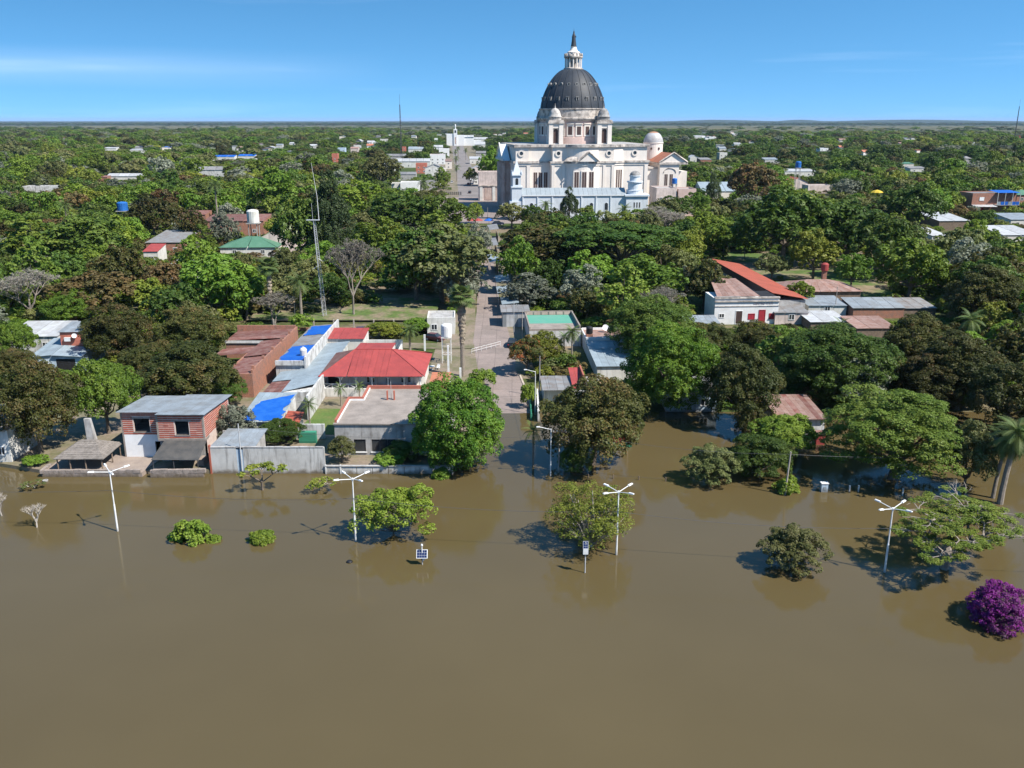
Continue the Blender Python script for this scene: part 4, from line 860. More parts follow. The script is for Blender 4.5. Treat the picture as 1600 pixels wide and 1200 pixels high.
for i in range(2):
    x = .35 + i * 2.62; q = MB(); q.box(x + .1, .36, 2.1, x + 2.5, .44, 2.2).box(x + .1, .36, 1.4, x + 2.5, .44, 1.5); q.tube([(x + .15, .4, 1.5), (x + 1.3, .4, 2.1)], .045, 4); q.tube([(x + 1.3, .4, 2.1), (x + 2.5, .4, 1.5)], .045, 4); q.tube([(x + 1.3, .4, 1.45), (x + 1.3, .4, 2.1)], .045, 4); q.build('railing', M['lampwhite'], t)
MB().box(.5, 2.9, 1.36, 2.6, 3.0, 3.3).build('dark_opening', M['dark'], t)
for x in (6.9, 7.7, 12.6, 13.7): window(t, x, 1.6, .55, 1.6, 3, 'white_clean', 'glass')
window(t, 10.1, 1.36, .7, 1.9, 3, 'white_clean', 'shutter', name='door')
E0, RZ_ = 3.62, 6.0
ra, rbx, ym = 4.3, 10.6, 8.2; x0, x1, y0, y1 = -.35, 16.9, -.35, 15.0
n1 = 13
sheets(t, (ra, y0, E0), (rbx, y0, E0), (rbx, ym, RZ_), (ra, ym, RZ_), 'redpaint', 6)
sheets(t, (x0, y0, E0), (ra - .01, y0, E0), (ra - .01, ym, RZ_), (ra - .01, ym, RZ_), 'redpaint', 1); sheets(t, (rbx + .01, y0, E0), (x1, y0, E0), (rbx + .01, ym, RZ_), (rbx + .01, ym, RZ_), 'redpaint', 1)
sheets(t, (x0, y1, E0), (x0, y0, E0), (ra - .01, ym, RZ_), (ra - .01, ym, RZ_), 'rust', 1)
sheets(t, (x1, y0, E0), (x1, y1, E0), (rbx + .01, ym, RZ_), (rbx + .01, ym, RZ_), 'redpaint', 1)
sheets(t, (x1, y1, E0), (x0, y1, E0), (ra, ym + .02, RZ_), (rbx, ym + .02, RZ_), 'redpaint', 1)
sheets(t, (ra, ym + .05, RZ_ + .04), (rbx, ym + .05, RZ_ + .04), (rbx, ym + 5.8, RZ_ - .3), (ra, ym + 5.8, RZ_ - .3), 'redpaint', 5)
MB().box(ra + .2, ym + .4, 3.7, rbx - .2, ym + 5.5, RZ_ - .45).build('raised_wall', M['white'], t)
rc = MB(); rc.tube([(ra, ym, RZ_ + .03), (rbx, ym, RZ_ + .03)], .09, 5); rc.tube([(x0, y0, E0), (ra, ym, RZ_ + .02)], .08, 5); rc.tube([(x1, y0, E0), (rbx, ym, RZ_ + .02)], .08, 5); rc.tube([(x1, y1, E0), (rbx, ym, RZ_ + .02)], .08, 5); rc.build('ridge_cap', M['redpaint'], t)
t = thing('red_roofed_annex', 'small annex with a flat bright red roof behind the red roofed house', 'annex', (-35, 164, .9))
MB().box(0, 0, -.6, 6.8, 6.5, 3.4).build('wall', M['white'], t); mono_roof(t, 0, 6.8, 0, 6.5, 3.5, 4.0, 'redpaint', 6); foot(-35.5, -28, 164, 171)
t = MB().box(-28.2, 166, .6, -21.0, 166.3, 3.6).box(-21.3, 160.5, .6, -21.0, 166, 2.9).build('yard_wall', M['white']); tag(t, 'white yard wall behind the red roof', 'wall'); t['label'] = 'plain white yard wall beside the red roofed annex'
foot(-28.5, -20.5, 160, 167)

# long building under blue tarpaulins
t = thing('tarpaulin_house', 'long white walled building with blue tarpaulins over its grey roof', 'house', (-40.2, 146, .5))
foot(-40.5, -34.5, 145.5, 175, 'the building under blue tarpaulins', (432, 520, 508, 585))
MB().box(0, 0, -.6, 5.0, 29, 3.6).build('wall', M['old_white'], t)
MB().box(5.0, -.4, -.6, 5.3, 29.5, 5.1).build('side_wall', M['old_white'], t); MB().box(0, -.3, 3.6, 5.0, .0, 4.4).build('front_parapet', M['old_white'], t)
for i in range(14): o = MB().slab([(-.2, 0.02 + i * 2.08, 3.85), (4.98, .02 + i * 2.08, 4.3), (4.98, 2.06 + i * 2.08, 4.3), (-.2, 2.06 + i * 2.08, 3.85)], .05).build('roof_sheet', M['zincold'], t)
def tarp(par, pts, seed, up=.05):
    r = random.Random(seed); a, b_, c, d = (Vector(p) for p in pts); mb = MB(); nx, ny = 12, 10
    for j in range(ny + 1):
        for i in range(nx + 1):
            e = r.uniform(-.35, .35) if i in (0, nx) or j in (0, ny) else 0
            p = a.lerp(b_, i / nx).lerp(d.lerp(c, i / nx), j / ny); p = p + (b_ - a).normalized() * e + (d - a).normalized() * e * .7 + Vector((0, 0, up + r.uniform(0, .07))); mb.v.append(tuple(p))
    for j in range(ny):
        for i in range(nx): q = j * (nx + 1) + i; mb.f.append((q, q + 1, q + nx + 2, q + nx + 1))
    return mb.build('tarpaulin', M['tarp'], par, True)
tarp(t, [(.1, .4, 3.85), (4.9, .4, 4.3), (4.9, 11.5, 4.3), (.1, 11.5, 3.85)], 1); tarp(t, [(.1, 20.0, 3.85), (4.9, 20.0, 4.3), (4.9, 28.0, 4.3), (.1, 28.0, 3.85)], 2)
tk = thing('water_tank', 'small white round water tank on the blue tarpaulin roof', 'tank', (-36.3, 150, 4.75)); MB().lathe([(0, 0), (.6, 0), (.62, 1.0), (.45, 1.3), (.15, 1.4), (0, 1.4)], 14).build('tank_body', M['white'], tk); MB().lathe([(.22, 1.4), (.2, 1.5), (0, 1.5)], 10).build('lid', M['white'], tk)

# row of low sheet roofs between them
t = thing('sheet_roofed_row', 'narrow house with long pale grey sheet roof beside the red roofed house', 'house', (-36, 132, .5))
foot(-39, -30, 130, 163.5, 'the narrow grey roofed house', (405, 560, 535, 620))
MB().box(.4, .5, -.6, 5.0, 31, 2.9).build('wall', M['old_white'], t)
for i in range(11): MB().slab([(.1 - .02 * i, .4 + i * 2.8 - .0, 3.0), (5.3 , 3.4 + i * 2.55, 3.55), (5.4, 3.36 + (i + 1) * 2.55, 3.55), (.1 - .02 * (i + 1), .37 + (i + 1) * 2.8, 3.0)], .05).build('roof_sheet', M['zincblue'], t)
MB().box(5.1, -4.5, -.6, 5.4, 7, 3.9).build('gable_wall', M['old_white'], t)
t = thing('rusty_lean_to', 'rust red lean-to roof between pale grey roofs', 'shed', (-39.2, 131, .5))
MB().box(.2, .3, -.6, 3.2, 14, 2.4).build('wall', M['old_white'], t)
sheets(t, (0, 0, 2.4), (3.4, 0, 2.75), (3.4, 8.3, 2.85), (0, 8.3, 2.5), 'rust', 4); sheets(t, (0, 8.5, 2.6), (3.4, 8.5, 2.95), (3.4, 14.3, 3.0), (0, 14.3, 2.65), 'zincblue', 4)
t = thing('blue_tarp_cottage', 'low cottage with a bright blue tarpaulin over its front roof', 'house', (-39, 119.6, .5))
foot(-39, -33, 119, 131, 'the blue tarp cottage', (384, 470, 612, 656))
MB().box(.2, .3, -.6, 5.6, 11.4, 2.5).build('wall', M['old_white'], t)
sheets(t, (0, 0, 2.45), (5.9, 0, 2.45), (5.9, 11.8, 3.2), (0, 11.8, 3.2), 'zincblue', 6)
tarp(t, [(.3, .1, 2.46), (5.8, .4, 2.48), (5.6, 10.6, 3.13), (1.2, 7.8, 2.95)], 5)
t = thing('orange_tiled_roof', 'small orange tiled porch roof beside the blue tarp cottage', 'porch', (-33, 118.6, .5))
for i in range(10):
    f0, f1 = i / 10, (i + 1.15) / 10
    MB().slab([(0, .4 + 5.6 * f0, 1.5 + 1.0 * f0), (2.5, .4 + 5.6 * f0 - .8, 1.5 + 1.0 * f0), (2.5, .4 + 5.6 * f1 - .8, 1.46 + 1.0 * f1), (0, .4 + 5.6 * f1, 1.46 + 1.0 * f1)], .06).build('tile_course', M['redbarn'], t)
MB().box(.2, .8, -.5, .4, 5.8, 1.6).box(2.2, .2, -.5, 2.4, 5, 1.5).build('wall', M['old_white'], t)
# rusty brick building
t = thing('rusty_roofed_brick_building', 'old brick building with rust red sheet roofs and open courtyard', 'building', (-54, 139, .5))
foot(-54, -41.5, 139, 171, 'the rusty roofed brick building', (345, 456, 508, 620))
MB().box(6.6, 0, -.6, 11.8, .3, 4.0).box(11.5, .3, -.6, 11.8, 32, 4.6).box(0, 31.7, -.6, 11.5, 32, 4.9).box(6.6, .3, -.6, 6.9, 15, 3.6).box(6.8, 15, -.6, 7.0, 24, 3.6).box(.1, 23.8, -.6, 11.5, 24, 3.4).build('wall', M['oldbrick'], t)
r = random.Random(3)
for (x0, x1, y0, y1, z0, z1) in ((6.9, 11.5, .3, 12, 3.5, 4.0), (6.9, 11.5, 12.1, 23.8, 3.7, 4.2), (0, 11.4, 24, 31.6, 3.7, 4.3), (0, 6.3, 17, 22, 2.6, 3.1)): mono_roof(t, x0, x1, y0, y1, z0, z1, 'rust', max(3, int((y1 - y0) / 2)), 0.0, axis='x')
MB().box(0, 23.6, 3.3, 11.3, 23.78, 3.75).build('white_beam', M['white'], t)
tp = MB()
for k in range(5): tp.box(11.45, 1 + k * 6.2, 4.6, 11.85, 1.5 + k * 6.2, 5.1)
tp.build('parapet_pier', M['oldbrick'], t)

# water tower by the street
t = thing('water_tower', 'white round water tank raised on a slender white frame beside the street', 'tank', (-12.1, 160, .85))
MB().lathe([(0, 4.9), (.95, 4.9), (1.0, 5.0), (1.0, 6.9), (.93, 7.1), (.6, 7.25), (0, 7.35)], 20).build('tank_body', M['lampwhite'], t)
MB().box(-.95, -.95, 4.7, .95, .95, 4.9).build('platform', M['white'], t)
for x in (-.8, .8):
    for y in (-.8, .8): MB().box(x - .07, y - .07, -.3, x + .07, y + .07, 4.7).build('leg', M['white'], t)
br = MB()
for z in (1.6, 3.2): br.box(-.8, -.84, z, .8, -.76, z + .08).box(-.8, .76, z, .8, .84, z + .08).box(-.84, -.8, z, -.76, .8, z + .08).box(.76, -.8, z, .84, .8, z + .08)
br.build('brace', M['white'], t); foot(-13.5, -10.5, 158.5, 161.5, 'the white water tower', (688, 708, 500, 560))
for i, (px, pyb, hh) in enumerate(((701, 588, 5.6), (719.5, 592, 2.0), (664, 548, 3.2))):
    x, y, z = G(px, pyb); o = MB().box(x - .17, y - .17, z - .3, x + .17, y + .17, z + hh).build('gate_post', M['lampwhite']); tag(o, ('tall square white gate post below the water tower', 'short leaning white post at the fan palm', 'white post beside the parked wine red car')[i], 'post')
t = thing('pink_lean_to', 'small salmon pink lean-to roof beside the big round green tree', 'shed', (-13.4, 138, .6)); MB().box(.1, .2, -.6, 3.0, 6.5, 1.9).build('wall', M['white'], t); mono_roof(t, 0, 3.1, 0, 6.6, 2.2, 2.6, 'oxide', 3, .1); foot(-14, -10, 138, 145)
house('small white flat roofed building beside the fan palm street corner', 668, 711, 523, 3.2, 7, 'flat', 'white', 'concrete', .4, 2, 'the white corner building', rz=.05)
# park fence
t = thing('park_fence', 'low brick wall with tall concrete posts and wires along the park', 'fence', (-50, 182.5, gz(0, 182.5)))
for i in range(9): MB().box(i * 4.2, 0, -.4, i * 4.2 + 4.16, .25, .75).build('wall_panel', M['oldbrick'], t)
for i in range(10): MB().box(i * 4.2 - .12, -.08, -.4, i * 4.2 + .12, .3, 2.5).build('post', M['pole'], t)
wr = MB()
for z in (1.2, 1.7, 2.3): wr.tube([(0, .1, z), (38, .1, z)], .018, 4)
wr.build('wire', M['darksteel'], t)

# houses to the left behind the mango trees
t = thing('blue_roofed_house', 'light blue house with pale blue roofs and a coral box room on top', 'house', (-85.7, 153.5, .6), .05)
foot(-98, -76, 153, 182, 'the house with the coral box room', (15, 150, 498, 572))
MB().box(0, 0, -.6, 8.7, 12, 3.1).build('wall', M['ltblue'], t)
sheets(t, (-.3, -.3, 3.0), (3.6, -.3, 3.3), (3.6, 10, 4.3), (-.3, 10, 4.0), 'zincblue', 4); sheets(t, (3.7, -.5, 3.3), (9.0, -.5, 3.0), (9.0, 10, 3.7), (3.7, 10, 4.3), 'zincblue', 5)
window(t, 1.2, .7, 1.6, 1.5, 0, 'white_clean', 'glass'); MB().box(4.2, -.02, .2, 7.5, .03, 2.5).build('dark_opening', M['dark'], t)
MB().box(3.2, 5.0, 3, 7.2, 11, 6.3).build('upper_room', M['coral'], t); mono_roof(t, 3.2, 7.2, 5.0, 11, 6.35, 6.9, 'zinc', 4, .25)
for x, z in ((4.0, 4.6), (0, 0)):
    if x: MB().box(x, 4.6, z, x + 1.1, 4.98, z + .7).build('air_conditioner', M['lampwhite'], t)
MB().box(7.2, 6.2, 4.6, 7.6, 7.3, 5.4).build('air_conditioner', M['lampwhite'], t)
sdsh = MB().lathe([(0, 0), (.25, .05), (.45, .18)], 14).build('satellite_dish', M['lampwhite'], t); sdsh.location = (5.9, 4.7, 5.6); sdsh.rotation_euler = (1.1, 0, .3)
house('house with a grey white ribbed sheet roof at the edge of the mango trees', 14, 92, 560, 3.4, 9, 'mono', 'old_white', 'zincwhite', 1.0, 2, None, rz=.03, Y=166, z=.9)

# ------------------------------------------------------------------ across the street
t = thing('metal_kiosk', 'pale ribbed metal kiosk on the street corner', 'kiosk', (-2.0, 186, 1.6), .05)
foot(-3, 4.5, 185, 193, 'the metal kiosk', (780, 826, 480, 513))
for i in range(7): MB().box(i * .8, 0, -.3, i * .8 + .76, .08 + .03 * (i % 2), 3.1).build('wall_panel', M['zincwhite' if i % 3 else 'zinc'], t)
MB().box(0, .15, -.3, 5.6, 6, 3.0).build('wall', M['zinc'], t); mono_roof(t, -.1, 5.7, 0, 6.2, 3.3, 3.5, 'zincold', 5, .25)
for i, (px, py, wd, dp, z, lab) in enumerate(((785, 478, 3.6, 8, 2.9, 'pale blue sheet canopy beside the metal kiosk'), (778, 462, 3.4, 8, 3.1, 'pale blue sheet canopy second from the metal kiosk'), (776, 447, 3.2, 9, 3.3, 'pale blue sheet canopy third from the metal kiosk'), (765, 418, 2.6, 14, 3.4, 'long shaded stall roof facing the street'), (764, 392, 2.8, 18, 3.6, 'dark stall roof under the mango trees on the street'), (764, 366, 3.4, 16, 4.2, 'pale stall roof at the plaza end of the street'))):
    Y = 44 / tan(PITCH + atan((py - 600) / FPX)); Y = (HCAM - z - 1.5) / tan(PITCH + atan((py - 600) / FPX)); x = Xat(px, Y, z + 1.5)
    t = thing('street_canopy', lab, 'canopy', (x, Y, max(0, gz(0, Y))), .06, 'canopies along the street')
    mono_roof(t, 0, wd, 0, dp, z, z + .35, 'zincblue' if i < 4 else 'zincold', 3, .1, axis='x')
    for a in (.1, wd - .1):
        for c in (.2, dp - .2): MB().tube([(a, c, -.3), (a, c, z)], .05, 5).build('post', M['steel'], t)
    MB().box(wd - .3, .3, -.3, wd - .2, dp - .3, 2.2).build('back_panel', M['ltblue' if i < 3 else 'wood'], t)
    foot(x, x + wd, Y, Y + dp)
LM.append(('the street canopies', 0, 215))
t = thing('green_terrace_house', 'grey house with a walled flat roof coated bright green', 'house', (3.4, 170.5, 1.1), .05)
foot(3, 14, 170, 187, 'the green roof terrace', (815, 908, 482, 545))
MB().box(0, 0, -.8, 10.2, 15, 3.2).build('wall', M['greywall'], t); MB().box(.3, 6.5, 3.2, 9.9, 14.7, 3.26).build('green_floor', M['teal_floor'], t); MB().box(.3, .3, 3.2, 9.9, 6.48, 3.24).build('grey_floor', M['roofconc'], t)
q = MB().box(0, 14.7, 3.2, 10.2, 15, 4.1).box(0, .3, 3.2, .28, 14.7, 3.9).box(9.92, .3, 3.2, 10.2, 14.7, 4.1).box(0, 0, 3.2, 10.2, .28, 3.6); q.build('parapet', M['roofconc'], t)
for i in range(6): MB().box(.4 + i * 1.6, 14.62, 3.3, 1.7 + i * 1.6, 14.68, 3.95).build('parapet_panel', M['stone_brown'], t)
t = thing('black_tank_house', 'low house with pink tiled terrace and white parapets behind the lime tree', 'house', (14.5, 157, .7), .04)
foot(14, 23, 148, 176, 'the house with the black tank', (908, 975, 505, 560))
MB().box(0, 8, -.6, 8, 17, 3.0).build('wall', M['white'], t); MB().box(.2, 8.2, 3.0, 7.8, 16.8, 3.06).build('pink_terrace', M['rustpink'], t)
q = MB().box(0, 7.9, 3.0, 6.4, 8.15, 3.7).box(6.4, 4.5, 2.4, 6.7, 8.15, 3.6).box(.0, 8.2, 3.0, .2, 17, 3.4).box(.2, 16.8, 3, 8, 17, 3.5); q.build('parapet', M['white_clean'], t)
MB().box(0, -8, -.6, 8, 7.8, 2.2).build('lower_wall', M['white'], t); sheets(t, (-.2, -8.3, 2.4), (8.3, -8.3, 2.4), (8.3, 2.5, 2.7), (-.2, 2.5, 2.7), 'zincblue', 7); sheets(t, (-.2, 2.6, 2.75), (6.3, 2.6, 2.75), (6.3, 7.8, 3.0), (-.2, 7.8, 3.0), 'zincblue', 5)
tk = thing('water_tank', 'black round water tank on a brick stand above the pink terrace', 'tank', (14.9, 167, 3.75)); MB().lathe([(0, .9), (.62, .9), (.65, 1.0), (.65, 2.0), (.55, 2.2), (.2, 2.35), (0, 2.35)], 14).build('tank_body', M['plastic_black'], tk); MB().box(-.6, -.6, -.0, .6, .6, .9).build('stand', M['oldbrick'], tk)
sdsh = MB().lathe([(0, 0), (.35, .06), (.65, .22)], 16).build('satellite_dish', M['lampwhite']); sdsh.location = (18.5, 172, 4.6); sdsh.rotation_euler = (1.0, 0, .2); tag(sdsh, 'white satellite dish standing near the black water tank', 'satellite dish')
MB_ = MB().tube([(18.5, 172, 3.7), (18.5, 172.1, 4.6)], .05, 5).build('dish_pole', M['steel'], sdsh); MB_.matrix_parent_inverse = Matrix.Translation(sdsh.location).to_4x4().inverted() if False else (Matrix.LocRotScale(sdsh.location, sdsh.rotation_euler, None)).inverted()
t = thing('corner_cottage', 'cottage with a grey sheet roof and short red roof behind the brown tree', 'house', (4.9, 136.5, .2), .03)
foot(4.5, 13, 131, 146, 'the corner cottage', (840, 912, 570, 600))
MB().box(.2, 0, -1, 4.6, 6, 2.5).box(4.7, -1, -1, 8, 7, 2.6).build('wall', M['white'], t); mono_roof(t, 0, 4.7, -1.2, 5.5, 2.7, 3.1, 'zincold', 4, .1); sheets(t, (4.75, -1.0, 2.9), (6.6, -1.0, 2.9), (6.6, 7.4, 4.0), (4.75, 7.4, 4.0), 'redpaint', 2)
MB().box(6.6, -1, 2.6, 6.85, 7.5, 4.4).build('red_parapet', M['capbrick'], t)
t = thing('green_fence', 'low green painted panel fence along the wet end of the street', 'fence', (2.9, 129, -.1), .0)
for i in range(7): o = MB().box(0, i * 2.1, -.9, .12, i * 2.1 + 2.0, .95).build('panel', M['green_paint'], t)
for i in range(8): MB().box(-.06, i * 2.1 - .07, -.9, .2, i * 2.1 + .05, 1.15).build('post', M['green_paint'], t)
t = MB().slab([(3.9, 128, 1.7), (4.2, 128, 1.7), (4.2, 138, 2.3), (3.9, 138, 2.3)], 3.2).build('yard_wall', M['white']); tag(t, 'narrow white wall behind the green fence', 'wall')
t = thing('flooded_porch', 'flooded corner of a green plinth with a red post under the brown tree', 'porch', (16.2, 117.3, 0)); MB().box(-4, 0, -.8, 0.6, 3, .55).build('plinth', M['green_paint'], t); MB().box(-4, .3, .55, .3, 3, .7).build('red_floor', M['redpaint'], t); MB().tube([(.1, .3, .55), (.1, .3, 3.2)], .08, 6).build('post', M['palepink'], t)
house('flooded pale blue house in deep shade behind the big bright tree', 1040, 1120, 664, 3.0, 8, 'mono', 'ltblue', 'zincold', .6, 2, 'the shaded blue house', rz=0, Y=133, z=0, keep=False)
# white building with lettering, barn and sheds
t = thing('white_club_building', 'long white old building with faded lettering and crimson doors', 'building', (43.6, 188, 1.7), .06)
foot(43, 58, 187, 216, 'the white building with lettering', (1113, 1215, 440, 497))
MB().box(0, 0, -.6, 14, 8, 5.6).build('wall', M['white_clean'], t); q = MB().box(-.15, -.25, 4.9, 14.15, -.002, 5.15).box(-.05, -.12, 3.9, 14.05, -.002, 4.0).box(-.1, -.2, 5.6, 14.1, .5, 5.9); q.build('cornice', M['cream_dirty'], t)
MB().box(-.1, -.05, 5.95, 5.5, .4, 6.05).build('stained_coping', M['grey_dome'], t)
for x, w_, z, h_, m_ in ((1.0, 1.2, 1.4, 1.0, 'glass'), (4.6, 1.6, 0, 3.0, 'shutter'), (7.4, 1.5, 1.0, 1.3, 'reddoor'), (9.7, 1.5, 0, 3.1, 'reddoor'), (12.0, 1.4, 1.0, 1.3, 'reddoor')):
    window(t, x, z, w_, h_, 0, 'white_clean' if m_ != 'reddoor' else 'reddoor', m_, name='door' if z == 0 else 'window')
fc = bpy.data.curves.new('lettering', 'FONT'); fc.body = 'CENTRO ITATI'; fc.size = .62; fc.extrude = .02; fc.space_character = 1.05
fo = bpy.data.objects.new('lettering_source', fc); COL.objects.link(fo); bpy.context.view_layer.update()
dg = bpy.context.evaluated_depsgraph_get(); me = bpy.data.meshes.new_from_object(fo.evaluated_get(dg)); bpy.data.objects.remove(fo); me.materials.clear(); me.materials.append(M['text'])
fo = link('lettering', me, t); fo.location = (8.4, -.04, 4.28); fo.rotation_euler = (pi / 2, 0, 0)
MB().box(4, 8, -.6, 14, 22, 3.6).build('rear_wall', M['old_white'], t); sheets(t, (.5, 8.1, 4.2), (10.5, 8.1, 4.2), (9, 26, 5.4), (3, 26, 5.4), 'rustpink', 8); sheets(t, (.5, .6, 6.0), (10.0, .6, 6.0), (8.5, 14, 7.6), (2.5, 14, 7.6), 'rustpink', 7); MB().box(10.2, .5, 5.6, 13.9, 7.9, 5.75).build('roof', M['dark'], t)
t = thing('red_barn', 'very long barn with an orange red roof running away behind the white building', 'barn', (57.6, 194, 1.9), .055)
foot(55, 66, 193, 246, 'the long red roofed barn', (1122, 1250, 405, 480))
MB().box(0, 0, -.6, 7.5, 50, 3.9).build('wall', M['concrete'], t); MB().box(-.1, -.2, 3.9, .2, 50, 5.5).build('dark_side_wall', M['shutter'], t)  # upper side wall: the shade under the ridge is put into its dark colour
for i in range(25): MB().slab([(-.3, -.4 + i * 2.03, 5.7), (8.0, -.4 + i * 2.03, 4.2), (8.0, 1.6 + i * 2.03, 4.2), (-.3, 1.6 + i * 2.03, 5.7)], .08).build('roof_panel', M['redbarn'], t)
t = thing('red_fronted_hut', 'hut with a grey sheet roof and red front beside the white building', 'hut', (Xat(1072, 180, 2), 180, 1.4), .05); MB().box(0, 0, -.5, 6.6, 4, 2.2).build('wall', M['redpaint'], t); mono_roof(t, 0, 6.6, -.5, 4, 2.5, 3.1, 'zinc', 6, .3); foot(36, 44, 179, 185)
for x0, x1, yb, h, dep, rf, wm_, rm, rh, lab, wn in (
    (1210, 1262, 507, 2.6, 7, 'mono', 'palepink', 'zincold', .7, 'pink walled shed with a grey sheet roof next to the white building', 1),
    (1262, 1322, 494, 2.4, 8, 'mono', 'white', 'zinc', .7, 'white shed with a blue grey roof behind the pink walled shed', 1),
    (1266, 1326, 517, 1.9, 9, 'mono', 'wood', 'zincwhite', .5, 'low shed with a plain pale grey roof above the mango trees', 0),
    (1332, 1412, 498, 2.4, 7, 'mono', 'oldbrick', 'zinc', 1.0, 'brick and plank shed with a long blue grey sheet roof', 0),
    (1380, 1462, 497, 2.2, 8, 'mono', 'wood', 'zincold', .8, 'dark timber shed joined behind the brick and plank shed', 0),
    (1338, 1400, 528, 2.0, 9, 'mono', 'wood', 'rustpink', .6, 'low shed with a rust streaked roof above the mango trees', 0),
    (1232, 1345, 474, 2.8, 12, 'hip', 'wood', 'rustpink', 1.9, 'wide shelter with a faded pink hipped roof under the red tank', 0)):
    house(lab, x0, x1, yb, h, dep, rf, wm_, rm, rh, wn, rz=.03, name='shed', cat='shed', group='sheds in a row beside the white building')
LM.append(('the row of sheds', 72, 180))
x, y, z = G(1302, 470); tk = thing('water_tank', 'red water tank on a post above the faded pink hipped roof', 'tank', (x, y + 8, z)); MB().lathe([(0, 6.0), (.85, 6), (.9, 6.1), (.9, 7.6), (.5, 7.9), (0, 8)], 14).build('tank_body', M['redpaint'], tk); MB().box(-.5, -.5, -.4, .5, .5, 6.0).build('stand', M['oldbrick'], tk)
t = thing('flooded_shed', 'flooded whitewashed shed with a rust striped sheet roof among the trees', 'shed', (Xat(1218, 122, 2), 122, 0), .02)
foot(37, 46, 121, 132, 'the rust striped shed', (1214, 1292, 618, 690))
wd = 6.6; MB().box(0, 0, -.8, wd, 9, 2.5).build('wall', M['old_white'], t)
r = random.Random(2)
for i in range(9): MB().slab([(-.3 + i * .8, -.5, 2.65), (.48 + i * .8, -.5, 2.65), (.48 + i * .8, 9.3, 3.4), (-.3 + i * .8, 9.3, 3.4)], .05).build('roof_sheet', M[('rustpink', 'rust', 'rustpink', 'zincold')[r.randrange(4)]], t)
t = thing('red_hut', 'tiny red hut standing in the flood beside the rust striped shed', 'hut', (43, 118.2, 0)); MB().box(0, 0, -.8, 1.2, 1.3, 1.6).build('wall', M['redpaint'], t); MB().box(-.15, -.15, 1.6, 1.35, 1.45, 1.68).build('roof', M['rust'], t)
# ------------------------------------------------------------------ houses farther into the town
def tank(px, py, Y, rad, m, lab, hh=None, stand=None):
    z = Zat(py, Y); x = Xat(px, Y, z); h = hh or rad * 2.2; g = max(0, gz(x, Y))
    t = thing('water_tank', lab, 'tank', (x, Y, g)); z -= g
    MB().lathe([(0, z), (rad * .95, z), (rad, z + .1), (rad, z + h * .85), (rad * .8, z + h * .95), (rad * .3, z + h), (0, z + h)], 16).build('tank_body', M[m], t)
    q = MB()
    for a in (-.7, .7):
        for c in (-.7, .7): q.box(a * rad - .12, c * rad - .12, -.3, a * rad + .12, c * rad + .12, z)
    q.box(-rad, -rad, z - .25, rad, rad, z - .003); q.build('stand', M[stand or 'concrete'], t); LM.append((lab.split(' on ')[0].replace('big ', 'the ').replace('small ', 'the '), x, Y)) if hh else None
    KEEP.append((px - 9, px + 9, py - 14, py + 4, Y)); return t
tank(192, 329, 350, 2.0, 'plastic_blue', 'big bright blue tank on a tall stand above the trees', 3.4)
tank(396, 348, 300, 2.0, 'white', 'old white cylinder tank on a plastered block beside green roofs', 4.4)
tank(1247, 262, 520, 1.6, 'plastic_blue', 'bright blue tank on a white roofed house among the trees')
tank(1054, 287, 404, 1.1, 'plastic_blue', 'small blue tank on the pale pink house by the basilica')
